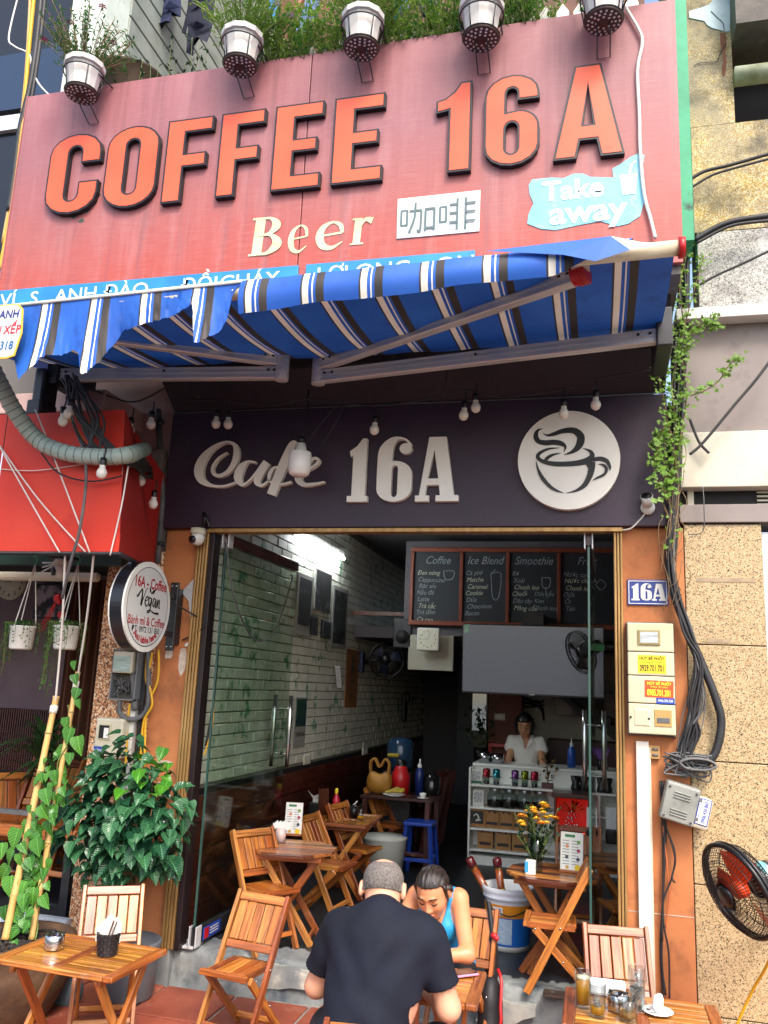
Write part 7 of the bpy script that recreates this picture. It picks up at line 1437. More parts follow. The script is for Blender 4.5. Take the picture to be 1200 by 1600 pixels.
yb_ = thing('handbag', 'yellow leather handbag with two loop handles on the dark red table', 'bag', (-1.97, 2.85, z3)); c = V(yb_.location); surf(su(.03, ell(c + V((0, 0, .09)), (.12, .06, .09)), ell(c + V((-.06, 0, .14)), (.05, .05, .06)), ell(c + V((.07, 0, .14)), (.05, .05, .06))), .012, 'bag_body', mat('mustard leather', 'a8762a', .5, c2='8f6220', sc=8), yb_)
for s in (-.02, .03): cable('bag_handle', [c + V((-.08, s, .17)), c + V((-.09, s, .27)), c + V((-.05, s, .31)), c + V((.0, s, .24)), c + V((.05, s, .31)), c + V((.09, s, .27)), c + V((.08, s, .17))], .009, MATS['mustard leather'], yb_)
lathe_thing('thermos', 'bright red thermos jug between the yellow bag and the blue bottle', 'flask', (-1.80, 3.0, z3), (('body', [(.0001, 0), (.085, 0), (.09, .16), (.06, .22), (.05, .25), (.0001, .27)], m_red), ('cap', [(.05, .25), (.045, .30), (.0001, .31)], m_blackp))); lathe_thing('bottle', 'dark blue pump bottle on the dark red table', 'bottle', (-1.63, 3.05, z3), (('body', [(.0001, 0), (.04, 0), (.04, .2), (.02, .24)], mat('navy bottle', '1b2a6a', .3)), ('pump', [(.02, .24), (.02, .27), (.006, .28), (.006, .32), (.0001, .32)], m_white)))
lathe_thing('kettle', 'dark glass and steel kettle at the far end of the dark red table', 'kettle', (-1.52, 3.1, z3), (('body', [(.0001, 0), (.08, 0), (.085, .05), (.075, .16), (.04, .19), (.0001, .2)], mat('smoky steel', '3a3a3c', .15, .8)),))
o = thing('fruit_plate', 'white plate of bananas on the dark red table', 'plate', (-1.80, 2.76, z3)); c = V(o.location); MB().lathe([(.0001, .006), (.06, .006), (.105, .022), (.105, .018), (.06, 0), (.0001, 0)], 26, c=c).build('dish', MATS['white porcelain'], o)
for k in range(4): MB().tube(cr([c + V((-.08 + .02 * k, -.03 + .02 * k, .03)), c + V((-.02 + .01 * k, -.035 + .02 * k, .05 + .006 * k)), c + V((.05, -.01 + .012 * k, .045 + .005 * k)), c + V((.09, .02 + .005 * k, .06))], 4), [.006] + [.014] * 11 + [.005], 7).build('banana', mat('banana skin', 'b99a2e', .5, c2='7a7a2a', sc=6), o)
o = thing('teacup', 'small white cup on a saucer at the table corner', 'cup', (-1.53, 2.74, z3)); c = V(o.location); MB().lathe([(.0001, .004), (.03, .004), (.055, .012), (.054, .008), (.0001, 0)], 20, c=c).build('saucer', MATS['white porcelain'], o); MB().lathe([(.0001, .006), (.02, .006), (.032, .05), (.029, .05), (.0001, .012)], 18, c=c).build('cup', MATS['white porcelain'], o)
for k, (c, hh) in enumerate((((-1.88, 3.3, .2), 1.05),)):
    o = thing('water_bottle', 'big dim blue water bottle on a stand behind the red thermos', 'water dispenser', c); MB().b2((c[0] - .14, c[1] - .14, .2), (c[0] + .14, c[1] + .14, 1.0)).build('stand', m_blackm, o, .01); MB().lathe([(.0001, .8), (.10, .8), (.13, .86), (.13, 1.05), (.1, 1.1), (.0001, 1.12)], 20, c=c).build('bottle', mat('blue water bottle', '24425e', .12, trans=.3), o); MB().b2((c[0] - .10, c[1] - .15, 1.13), (c[0] + .02, c[1] - .1, 1.17)).build('cloth', mat('dull yellow cloth', '9a8a2a', .8), o, .02)
lathe_thing('drum', 'white ribbed round bin under the dark red table', 'bin', (-1.80, 2.45, .2), (('body', [(.0001, 0), (.16, 0), (.19, .30), (.195, .31), (.2, .33), (.0001, .34)], mat('pale bin', 'c3c6bd', .5, bmp=.4, bsc=20)),), n=36)
bs_ = thing('plastic_stool', 'blue plastic stool under the far end of the dark red table', 'stool', (-1.52, 2.62, .2)); c = V(bs_.location); m_bs = mat('blue stool plastic', '1c3f9c', .35); MB().box(c + V((0, 0, .44)), (.26, .26, .03)).build('seat', m_bs, bs_, .01)
for sx_ in (-1, 1):
    for sy in (-1, 1): bar('leg', c + V((sx_ * .14, sy * .14, 0)), c + V((sx_ * .105, sy * .105, .43)), .04, .02, m_bs, bs_)
for s in (-1, 1): bar('brace', c + V((-.125, s * .125, .15)), c + V((.125, s * .125, .15)), .015, .03, m_bs, bs_)
# flowers on the table by the glass leaf
vz = thing('flower_vase', 'glass vase of yellow and orange flowers on the octagonal table', 'vase', PZ(838, 1362, .75)); c = V(vz.location); MB().lathe([(.0001, 0), (.036, 0), (.04, .02), (.033, .1), (.044, .2), (.041, .2), (.03, .1), (.0001, .012)], 22, c=c).build('glass', m_jar, vz)
tuft(c + V((0, 0, .05)), 26, .33, .13, .03, .05, m_dg, vz, 'stems', seed=21, nl=9, lw=.24, base=.02)
m_or2 = mat('orange yellow petal', 'e08a12', .5)
for k in range(22):
    a, q = k * 2.4, (.3 + .7 * (k % 7) / 7) * .13; t = c + V((q * math.cos(a), q * math.sin(a), .275 + .12 * (1 - q / .15) + rnd.uniform(-.05, .03))); b = MB(); r = rnd.uniform(.022, .036)
    for ly in range(3):
        for f in range(9): a2 = f * .698 + ly; d = V((math.cos(a2), math.sin(a2) - .5, .15 + .4 * ly)).normalized() * r * (1 - .2 * ly); s = V((-math.sin(a2), math.cos(a2), 0)) * r * .3; b.add([t, t + d * .6 + s, t + d, t + d * .6 - s], [(0, 1, 2, 3)], True)
    b.build('flower_head', (m_fl[2], m_or2, m_fl[2])[k % 3], vz)
wcup = thing('tissue_holder', 'small white and blue holder at the foot of the flower vase', 'tissue holder', PZ(829, 1366, .75)); q = V(wcup.location); MB().box(q + V((0, 0, .04)), (.06, .05, .08)).build('box', m_white, wcup, .006); MB().box(q + V((-.022, -.026, .045)), (.02, .003, .06)).build('blue_print', mat('cyan print', '2f8fc0', .5), wcup)
for k, px in enumerate((925, 955)):
    o = thing('tissue_holder', ['black holder with an upright white card, nearer the glass leaf', 'black holder with an upright white card, nearer the gold frame'][k], 'tissue holder', PZ(px, 1318, .75), 0, 'holders behind the glass'); q = V(o.location); MB().box(q + V((0, 0, .05)), (.08, .07, .1)).build('holder', m_blackp, o, .01); MB().box(q + V((0, 0, .15)), (.075, .006, .20)).build('card', m_sticker, o)
# paint bucket with bamboo water pipes
pb = thing('paint_bucket', 'white blue and orange paint bucket on the shop floor', 'bucket', (-.57, .86, .2)); c = V(pb.location); H_ = .37
rz_ = lambda z: .135 + .026 * z / H_
MB().lathe([(.0001, 0), (rz_(0), 0), (rz_(.03), .03)], 36, c=c).build('foot', m_white, pb); MB().lathe([(rz_(.031), .031), (rz_(.20), .20)], 36, c=c).build('blue_label', mat('blue bucket label', '1d62b5', .4), pb); MB().lathe([(rz_(.20), .20), (rz_(.275), .275)], 36, c=c).build('orange_label', mat('orange bucket label', 'd98a1e', .4), pb)
b = MB(); b.lathe([(rz_(.275), .275), (rz_(.30), .30), (rz_(.3) + .008, .303), (rz_(.32) + .008, .318), (rz_(.32), .32), (rz_(H_) + .01, H_ - .03), (rz_(H_) + .012, H_), (rz_(H_) - .004, H_), (rz_(.1) - .006, .06), (.0001, .05)], 36, c=c); b.build('bucket_wall', mat('white bucket', 'd7dbe0', .35), pb)
def curved(name, a0, a1, z0, z1, m, off=.002):
    b = MB(); n = 10; vs = []
    for i in range(n + 1):
        a = rad(a0 + (a1 - a0) * i / n)
        for z in (z0, z1): vs.append(c + V(((rz_(z) + off) * math.cos(a), (rz_(z) + off) * math.sin(a), z)))
    b.add(vs, [(2 * i, 2 * i + 2, 2 * i + 3, 2 * i + 1) for i in range(n)], True); return b.build(name, m, pb)
curved('white_label', 215, 285, .045, .195, mat('pale blue data label', 'b9cbdb', .5, c2='8ea6bd', sc=70, stretch=(.3, .3, 2)), .0015); curved('name_patch', 236, 262, .215, .262, m_white)
for k, ch in enumerate('NE'):
    a = rad(248 + 9 * (k + .5) / 2); p = c + V(((rz_(.24) + .003) * math.cos(a), (rz_(.24) + .003) * math.sin(a), .238)); text('print', ch, plane_on(p, (-math.sin(a), math.cos(a), 0), (0, 0, 1)), .034, m_dblue, pb, bold=.03)
cable('bucket_handle', [c + V((.165, 0, .31)), c + V((.15, -.09, .27)), c + V((.03, -.172, .22)), c + V((-.1, -.145, .26)), c + V((-.165, 0, .31))], .004, m_blackm, pb)
for k, (px, py, px2, py2) in enumerate(((732, 1340, 765, 1400), (776, 1340, 785, 1400))):
    o = thing('bamboo_pipe', ['lacquered bamboo water pipe with red top leaning out of the bucket', 'upright bamboo water pipe with dark red top in the bucket'][k], 'water pipe', c + V((0, 0, .06))); p1 = P(px, py, .84 + .05 * k); p0 = P(px2, py2, .86 + .05 * k); p0 = p0 - (p1 - p0) * .6; L = lambda t: p0.lerp(p1, t)
    MB().tube([L(0), L(.86)], .024, 14).build('pipe', mat('lacquered bamboo', '9a4a1c', .3, c2='7a3512', sc=8, coat=.5), o); MB().tube([L(.86), L(.9), L(.97), L(1.0)], [.027, .030, .030, .022], 14).build('top', mat('dark red lacquer', '4f1016', .2, coat=.5), o)
    for t, mm in ((.45, m_yel), (.47, m_blackm), (.49, m_yel), (.82, m_au), (.84, m_blackm), (.86, m_yel)): MB().tube([L(t), L(t + .012)], .0265, 14).build('band', mm, o)
# black bag on the chair beside the woman
bg_ = thing('backpack', 'black backpack with red straps hanging on the chair behind the woman', 'backpack', (-.53, -.18, .2)); m_bp = mat('black nylon', '111115', .6, c2='1c1c22', sc=9, bmp=.2)
surf(su(.05, ell((-.535, -.36, .24), (.062, .10, .15)), ell((-.545, -.25, .42), (.035, .05, .16)), ell((-.53, -.40, .14), (.055, .08, .08))), .014, 'bag_body', m_bp, bg_)
cable('strap', [(-.57, -.22, .70), (-.55, -.25, .60), (-.53, -.28, .45)], .013, m_bp, bg_); cable('red_cord', [(-.50, -.36, .42), (-.478, -.40, .38), (-.475, -.45, .28), (-.47, -.47, .22), (-.49, -.48, .16)], .008, m_red, bg_)
surf(su(.01, ell((-.53, -.30, .56), (.018, .014, .016)), ell((-.515, -.31, .55), (.013, .012, .013))), .005, 'red_tag', m_red, bg_)
fp = thing('floor_plate', 'rusty steel door plate let into the floor edge', 'plate', PZ(880, 1555, .21)); q = V(fp.location); MB().box(q + V((-.02, .0, 0)), (.17, .10, .012)).build('plate', mat('rusty steel', '3d322d', .6, .4, c2='5a4a40', sc=14), fp, .003)
for dx in (-.06, .02): MB().tube([q + V((dx, 0, .006)), q + V((dx, 0, .011))], .008, 8).build('bolt', m_gcable, fp)
# ================================================================ plants on the pavement
def orient_leaf(pos, d, nrm, s): y = V(d).normalized(); x = y.cross(V(nrm)); x = x.normalized() if x.length > 1e-4 else V((1, 0, 0)); z = x.cross(y); m = Matrix((x, y, z)).transposed().to_4x4() @ Matrix.Scale(s, 4); m.translation = V(pos); return m
m_bl = leafmat('glossy dark leaf', '1d4530', '3a6a44', .2); m_bl2 = leafmat('fresh bush leaf', '2f6a1f', '4f8f24', .28); m_pt = leafmat('pothos leaf', '2f6322', '4d842e', .25)
lb1 = [leaf_mesh('leaf', m_bl, 1, .82, .16, .28), leaf_mesh('leaf', m_bl, 1, .72, .24, .4)]; lb2 = leaf_mesh('leaf', m_bl2, 1, .8, .16, .25); lp1 = [leaf_mesh('leaf', m_pt, 1, .78, .14, .22), leaf_mesh('leaf', m_pt, 1, .7, .2, .42)]
bush = thing('bush', 'large round bush of glossy dark heart shaped leaves before the granite pier', 'bush', (-2.66, -.30, 0)); r = random.Random(4); C0 = V((-2.69, -.34, .99)); inner = MB()
RX = V((.44, .27, .40)); cnt = 0
for k in range(620):
    u = V((r.gauss(0, 1), r.gauss(0, 1) - .35, r.gauss(0, 1))).normalized(); q = r.uniform(.80, 1.06) if k < 330 else r.uniform(.45, .85); lump = 1 + .10 * math.sin(5 * u.x + 3 * u.z) + .07 * math.sin(9 * u.z + 4 * u.y)
    p = C0 + V((u.x * RX.x, u.y * RX.y, u.z * RX.z)) * q * lump
    if p.y > -.03: p.y = -.03 - r.uniform(0, .1)
    d = V((u.x * .6 + r.uniform(-.5, .5), u.y * .9 - .25 + r.uniform(-.3, .3), -.50 + .6 * max(u.z, 0) + r.uniform(-.4, .4))); s = r.uniform(.05, .112); fresh = u.x > .1 and u.z > .38 and r.random() < .75
    M_ = orient_leaf(p - d.normalized() * s * .5, d, V((u.x * .6, u.y - .3, .95)), s)
    if k < 330 and cnt < 298 and u.y < .45: mobj('leaf', lb2 if fresh else lb1[k % 2], bush, M_); cnt += 1
    else: me = lb2 if fresh else lb1[0]; inner.add([v.co.copy() for v in me.vertices], [tuple(f.vertices) for f in me.polygons], True, M_)
inner.build('leaf_mass', m_bl, bush, kind='stuff')
b = MB()
for k in range(16):
    u = V((r.uniform(-.8, .8), r.uniform(-.8, .2), r.uniform(-.4, .9))); b.tube(cr([(-2.62, -.27, .30), tuple(V((-2.63, -.28, .62)) + u * .06), tuple(C0 + V((u.x * RX.x, u.y * RX.y, u.z * RX.z)) * .8)], 5), [.012 - .0009 * i for i in range(11)], 5)
b.build('stems', m_twig, bush); b = MB(); b.lathe([(.0001, 0), (.14, 0), (.15, .02), (.165, .27), (.175, .30), (.165, .31), (.15, .28), (.0001, .27)], 28, c=(-2.62, -.27, 0)); b.build('planter', mat('grey metal planter', '6f747a', .45, .3, c2='5a5f66', sc=6), bush)
rk = thing('rock', 'slate coloured rock behind the pavement table', 'rock', (-2.98, -.42, 0)); surf(su(.03, ell((-2.95, -.42, .05), (.13, .10, .09)), ell((-2.87, -.46, .06), (.08, .07, .10)), ell((-3.02, -.38, .09), (.07, .06, .09))), .02, 'stone', mat('slate rock', '5d6f78', .6, c2='3f4d56', sc=7, bmp=.5, bsc=9), rk)
# clay pot with bamboo canes and pothos
pot = thing('clay_pot', 'big carved brown clay pot with dark soil at the edge of the pavement', 'plant pot', (-3.06, -.72, 0)); c = V(pot.location); m_cl = mat('carved brown clay', '45301f', .7, c2='5f452f', sc=7, dirt='3a2a22', dsc=5, dlo=.5, dhi=.7, bmp=.9, bsc=11)
MB().lathe([(.0001, 0), (.20, 0), (.22, .03), (.29, .16), (.31, .26), (.29, .34), (.31, .36), (.31, .39), (.275, .39), (.27, .355), (.0001, .35)], 40, c=c).build('pot', m_cl, pot); b = MB()
for k in range(420): a, q = r.uniform(0, 6.283), r.random() ** .5 * .26; b.box((c.x + q * math.cos(a), c.y + q * math.sin(a), .358 + r.uniform(-.004, .008)), (r.uniform(.008, .022),) * 3, rot=Euler((r.random() * 3, r.random() * 3, 0)).to_matrix())
b.build('soil', mat('dark bark soil', '1f1a18', .9, c2='38302c', sc=30), pot, kind='stuff')
m_bam = mat('dry bamboo', 'c9a565', .45, c2='b58d4c', sc=5, stretch=(4, 4, .8))
def bamboo(lb, p0, p1, r0):
    o = thing('bamboo_cane', lb, 'bamboo cane', p0); p0, p1 = V(p0), V(p1); n = 6; pts = []; rs = []
    for i in range(n + 1):
        for t, q in ((-.012, 1), (0, 1.16), (.012, 1)):
            u = i / n + t
            if 0 <= u <= 1: pts.append(p0.lerp(p1, u)); rs.append(r0 * q * (1 - .12 * u))
    MB().tube(pts, rs, 12).build('cane', m_bam, o)
    for i in range(1, n): a = p0.lerp(p1, i / n); d = (p1 - p0).normalized(); MB().tube([a - d * .003, a + d * .003], r0 * 1.12, 12).build('node_ring', m_twig, o)
    MB().tube([p1 - d * .10, p1 - d * .06, p1 - d * .055], [r0 * 1.15, r0 * 1.2, r0], 10).build('cord_knot', m_wcable, o); return o
A0, A1 = PZ(8, 1468, .37), P(88, 1088, -.50); B0, B1 = PZ(49, 1468, .37), P(122, 1050, -.42); bamboo('thicker bamboo cane with its bare cut top tied to a white cord', A0, A1, .020); bamboo('bamboo cane wrapped in heart shaped pothos leaves, nearer the granite pier', B0, B1, .016)
for k, (p0, px, py) in enumerate(((A1, 102, 862), (B1, 147, 862))): cable('tie_cord', [p0 - V((0, 0, .06)), p0.lerp(P(px, py, -.85), .5) + V((.01, 0, -.01)), P(px, py, -.88)], .0065, m_wcable, label=['white cord from the bare cane top up to the red awning', 'white cord from the leafy cane up to the red awning'][k], cat='cord', group='cords tying up the canes')
po = thing('pothos', 'pothos vine with heart shaped leaves climbing the bamboo canes', 'plant', (c.x, c.y, .36)); po_n = 0
def pleaf(px, py, y, s, ang, nz=(0, -1, .35), k=0):
    p = P(px, py, y); d = V((math.sin(rad(ang)), -.25, -math.cos(rad(ang)))); mobj('leaf', lp1[k % 2], po, orient_leaf(p - d * s * .5, d, V(nz) + V((r.uniform(-.3, .3), 0, r.uniform(-.2, .3))), s))
for k, (px, py, s, a) in enumerate([(22, 1312, .125, -10), (57, 1307, .115, 30), (58, 1325, .10, 20), (40, 1296, .10, -20), (72, 1245, .10, 25), (67, 1270, .095, 40), (82, 1272, .10, 20), (76, 1295, .09, 10), (16, 1387, .12, 10), (37, 1378, .11, -20), (60, 1368, .10, 25), (50, 1402, .10, 5), (62, 1392, .09, 35), (22, 1412, .12, -15), (28, 1432, .11, 30), (5, 1365, .10, -30), (106, 1150, .10, -10), (122, 1165, .11, 20), (92, 1175, .09, -60), (103, 1132, .085, 10), (108, 1186, .07, 5), (85, 1215, .085, 15), (64, 1215, .06, 20), (30, 1345, .08, 15), (48, 1345, .08, 35), (14, 1340, .09, -25), (70, 1410, .085, 40), (8, 1430, .10, 20), (40, 1450, .09, 60), (15, 1455, .12, -40), (55, 1430, .075, 25), (117, 1062, .07, 25), (118, 1085, .075, -10), (122, 1100, .06, 20), (115, 1040, .06, 5), (36, 1325, .07, 50), (2, 1330, .09, 10), (75, 1352, .07, -20), (46, 1265, .05, 10), (90, 1250, .07, -30)]): pleaf(px, py, -.60 - .05 * (k % 3) + .12 * (py < 1200), s, a, k=k)
for k in range(60): t = r.random(); q = B0.lerp(B1, t * .72); mobj('leaf', lp1[k % 2], po, orient_leaf(q + V((r.uniform(-.09, .05), r.uniform(-.09, .02), r.uniform(-.06, .06))), V((r.uniform(-1, 1), -.5, -.8)), V((0, -1, .5)), r.uniform(.05, .09) * (1.15 - .5 * t)))
b = MB(); b.tube(cr([tuple(B0.lerp(B1, t) + V((.025 * math.cos(t * 26), .025 * math.sin(t * 26), 0))) for t in [i / 22 for i in range(20)]], 3), .004, 5); b.build('vine_stem', m_stem, po)
# hanging pots under the red awning
for k, (px, py, y) in enumerate(((34, 997, -.45), (103, 997, -.45))):
    o = thing('hanging_pot', ['white hanging pot with trailing plant further along the dark house front', 'white hanging pot with long trailing strands between the cords'][k], 'hanging pot', P(px, py, y), 0, 'hanging pots'); c = V(o.location); MB().lathe([(.0001, -.07), (.062, -.07), (.068, -.06), (.076, .06), (.08, .065), (.08, .075), (.07, .072), (.0001, .05)], 22, c=c).build('pot', m_white, o)
    hk = P((55, 122)[k], 882, y)
    for a in (.4, 2.5, 4.6): cable('cord', [c + V((.075 * math.cos(a), .075 * math.sin(a), .07)), c.lerp(hk, .5) + V((.04 * math.cos(a), .04 * math.sin(a), .03)), hk], .0035, m_wcable, o, 3, 5)
    cable('hook', [hk, hk + V((.012, 0, .03)), hk + V((-.002, 0, .055)), hk + V((-.02, 0, .05))], .005, m_green, o); b = MB()
    for s in range(26):
        a = r.uniform(0, 6.283); L = r.uniform(.08, .22) + (.26 if (k == 1 and abs(a - 3.3) < .9) else 0) + (.12 if k == 0 and abs(a - 3.1) < .6 else 0); p0 = c + V((.07 * math.cos(a), .07 * math.sin(a), .075)); p1 = p0 + V((.035 * math.cos(a), .035 * math.sin(a), .02)); b.m = 0; b.tube(cr([p0, p1, p1 + V((.01, 0, -L * .5)), p1 + V((r.uniform(-.03, .02), 0, -L))], 3), .0015, 3); b.m = 1
        for i in range(int(L / .011)):
            q = p1 + V((r.uniform(-.014, .014), r.uniform(-.014, .014), -i * .011)); d = V((r.uniform(-1, 1), r.uniform(-1, .3), r.uniform(-.6, .3))).normalized() * .016; e = d.cross(V((0, .6, 1))).normalized() * .007; b.add([q, q + d * .5 + e, q + d, q + d * .5 - e], [(0, 1, 2, 3)], True)
    for s in range(120): a = r.uniform(0, 6.283); q = c + V((.07 * r.random() * math.cos(a), .07 * r.random() * math.sin(a), .08 + .025 * r.random())); d = V((math.cos(a), math.sin(a), .5)) * .018; e = V((-math.sin(a), math.cos(a), 0)) * .009; b.m = 1; b.add([q, q + d * .5 + e, q + d, q + d * .5 - e], [(0, 1, 2, 3)], True)
    b.build('trailing_stems', [m_stem, m_mg], o, kind='stuff')
# vine climbing the cables by the red sign
vn = thing('climbing_vine', 'thin leafed green vine climbing the cable bundle beside the dark fascia', 'vine', P(1060, 700, -.15)); b = MB(); m_vl = leafmat('vine leaf', '4f7d28', '8aa63c', .5, False)
paths = [[(1045, 840), (1052, 760), (1058, 680), (1050, 600), (1068, 520), (1062, 450), (1075, 390)], [(1050, 860), (1060, 760), (1040, 640), (1030, 580), (1045, 500), (1040, 440)], [(1060, 700), (1072, 620), (1065, 540), (1080, 470), (1100, 400)], [(1058, 620), (1090, 615), (1120, 598), (1140, 570), (1152, 560)], [(1050, 760), (1035, 720), (1030, 690), (1035, 680)], [(1045, 520), (1030, 480), (1025, 450), (1020, 430)], [(1065, 560), (1085, 520), (1110, 500), (1115, 515)], [(1048, 640), (1030, 690), (1022, 740), (1040, 770)], [(1062, 420), (1058, 350), (1052, 310), (1062, 260)]]
for i, pp_ in enumerate(paths):
    q = cr([P(x, y, -.20 - .015 * (i % 4)) for x, y in pp_], 8); b.m = 0; b.tube(q, .0035, 4)
    if i == 8: continue
    for t in q:
        t = V(t)
        dens = 5 if i not in (3,) else 3
        if t.z < 2.95: dens = 1
        for k in range(dens):
            b.m = 1; o_ = t + V((r.uniform(-.04, .04), r.uniform(-.04, .01), r.uniform(-.03, .03))); d = V((r.uniform(-1, 1), -.4, r.uniform(-.8, .5))).normalized() * r.uniform(.016, .034); e = d.cross(V((0, -1, .4))).normalized() * d.length * .33
            for s in (-1, 0, 1): d2 = d + e * s * 1.6; b.add([o_, o_ + d2 * .55 + e * .6, o_ + d2 * (1.1 - .25 * abs(s)), o_ + d2 * .55 - e * .6], [(0, 1, 2, 3)], True)
for k in range(26): x0 = r.uniform(1035, 1070); y0 = r.uniform(640, 900); q = [P(x0, y0, -.2), P(x0 + r.uniform(-14, 14), y0 + r.uniform(15, 40), -.21), P(x0 + r.uniform(-22, 16), y0 + r.uniform(40, 75), -.2)]; b.m = 2; b.tube(cr(q, 4), .002, 4)
for k in range(10): q = P(r.uniform(1025, 1052), r.uniform(690, 780), -.24); d = V((r.uniform(-1, 1), -.5, -.5)).normalized() * .05; e = d.cross(V((0, -1, .3))).normalized() * .022; b.m = 1; b.add([q, q + d * .5 + e, q + d, q + d * .5 - e], [(0, 1, 2, 3)], True)
b.build('foliage', [m_twig, m_vl, m_wcable if False else m_twig], vn, kind='stuff')
# inside of the neighbouring house
o = thing('wall_clock', 'round pale wall clock on the mauve wall behind the hanging pot', 'clock', P(20, 910, 1.85)); q = V(o.location); MB().tube([q + V((0, 0, 0)), q + V((0, -.03, 0))], .17, 30).build('case', m_offw, o)
for h in range(1, 13): text('numeral', str(h), FACE(q + V((.125 * math.sin(h * math.pi / 6), -.032, .125 * math.cos(h * math.pi / 6)))), .05, m_ink, o, bold=.01)
for a, L in ((270, .08), (0, .12)): MB().beam(q + V((0, -.033, 0)), q + V((L * math.sin(rad(a)), -.033, L * math.cos(rad(a)))), .003, .008, (0, 1, 0)).build('hand', m_ink, o)
o = thing('picture', 'black framed picture of dark foliage on the mauve wall', 'picture', P(80, 940, 1.85)); a, d = P(60, 912, 1.85), P(103, 968, 1.85); MB().b2((a.x, 1.83, d.z), (d.x, 1.86, a.z)).build('frame', m_bf, o); MB().b2((a.x + .02, 1.822, d.z + .02), (d.x - .02, 1.829, a.z - .02)).build('print', mat('foliage print', 'a89aa6', .4, c2='1c1626', sc=7, lo=.45, hi=.55), o)
o = thing('red_tassel', 'red hanging ornament with streamers behind the white cords', 'ornament', P(90, 935, .3)); q = V(o.location); surf(su(.01, ell(q, (.03, .03, .035)), ell(q + V((.02, 0, -.03)), (.02, .02, .02)), ell(q + V((.05, .0, -.12)), (.03, .03, .03))), .008, 'knot', m_red, o)
for k in range(3): cable('streamer', [q, q + V((-.04 - .02 * k, 0, -.14)), q + V((-.09 - .02 * k, 0, -.24))], .004, m_red, o, 3, 4)
dr2 = thing('dracaena', 'dim spiky leaved plant in the dark of the neighbouring house', 'plant', P(60, 1240, .5)); q = V(dr2.location); b = MB(); MB().lathe([(.0001, -.5), (.12, -.5), (.16, -.2), (.0001, -.2)], 18, c=q).build('pot', m_blackm, dr2); MB().tube([q + V((0, 0, -.2)), q + V((0, 0, .2))], .02, 8).build('trunk', m_twig, dr2)
for k in range(70):
    a = r.uniform(0, 6.283); L = r.uniform(.28, .5); e = r.uniform(-.2, .9); d = V((math.cos(a), math.sin(a) * .8 - .15, e)).normalized(); p0 = q + V((0, 0, .1 + .3 * r.random())); s = d.cross(V((0, 0, 1))).normalized() * .022; p1 = p0 + d * L * .5; p2 = p0 + d * L + V((0, 0, -.12)); b.add([p0 - s * .4, p0 + s * .4, p1 + s, p1 - s, p2], [(0, 1, 2, 3), (3, 2, 4)], True)
b.build('leaves', leafmat('spiky leaf', '24452a', '3c5f30', .4, False), dr2, kind='stuff')
for k, (px, py, face) in enumerate(((60, 1235, -80), (125, 1235, -95), (-15, 1360, -40))):
    o = copy_tree(chair0); q = P(px, py, .55); o.location = (q.x, .62, .2 + .12 * (k < 2)); o.scale = (1.25,) * 3; o.rotation_euler = (0, 0, rad(face + 90)); o['label'] = ['wooden chair in the dark behind the bamboo canes', 'wooden chair in the dark house close to the granite pier', 'wooden chair cut off by the frame in the dark house'][k]; o['group'] = 'chairs in the dark house'
t2 = thing('long_table', 'reddish brown wooden table in the dark house behind the pothos', 'table', (-4.2, .4, .2)); a = P(100, 1300, .3).z
MB().b2((-5.4, .22, a - .05), (-3.36, .75, a + .03)).build('tabletop', m_wood, t2, .006); MB().b2((-5.4, .2, a + .10), (-3.40, .24, a + .13)).build('top_rail', m_gcable, t2)
for x in (-3.5, -4.4, -5.3): MB().b2((x, .3, .2), (x + .06, .36, a - .05)).build('leg', m_blackm, t2)
# ================================================================ people
m_skin = mat('fair skin', 'd6a284', .5, c2='c98f72', sc=14, subs=.12); m_skin2 = mat('tanned skin', 'cf8d66', .45, c2='c27f58', sc=12, subs=.12); m_skin3 = mat('warm skin', 'b98563', .5, subs=.1)
m_tee = mat('black sports shirt', '10131d', .82, c2='171b2a', sc=3, bmp=.10, bsc=160, spec=.25); m_shorts = mat('black shorts', '101117', .7)
def hairmat(name, c, c2, rough=.35, st=(60, 9, 9)):
    m, nt, b = nodes(name); n = noise(nt, coords(nt, st), 3, 4, .6); nt.links.new(ramp(nt, n, [(.35, lin(c)), (.68, lin(c2))]), b.inputs['Base Color']); b.inputs['Roughness'].default_value = rough; bump(nt, b, n, .5, .01); return m
m_hd = hairmat('dark hair', '0a0807', '3a2f2b', .3, (90, 12, 12)); m_hg = hairmat('cropped grey hair', '4b4542', '7d756f', .75, (45, 45, 45)); m_hb = hairmat('black bob hair', '08080a', '1c191a')
m_lip = mat('lips', '9c4a44', .4); m_brow = mat('eyebrow', '2a1b14', .7); m_eye = mat('eyelash line', '140e0c', .5)
def xf(fn, M_):                                # field given in local metres, moved by M_ (rotation and translation)
    Rm = np.array(M_.to_3x3()); t = np.array(M_.translation); f = lambda p: fn((p - t) @ Rm)
    lo, hi = fn.bb; cs = np.array([[x, y, z] for x in (lo[0], hi[0]) for y in (lo[1], hi[1]) for z in (lo[2], hi[2])]) @ Rm.T + t; f.bb = (cs.min(0), cs.max(0)); return f
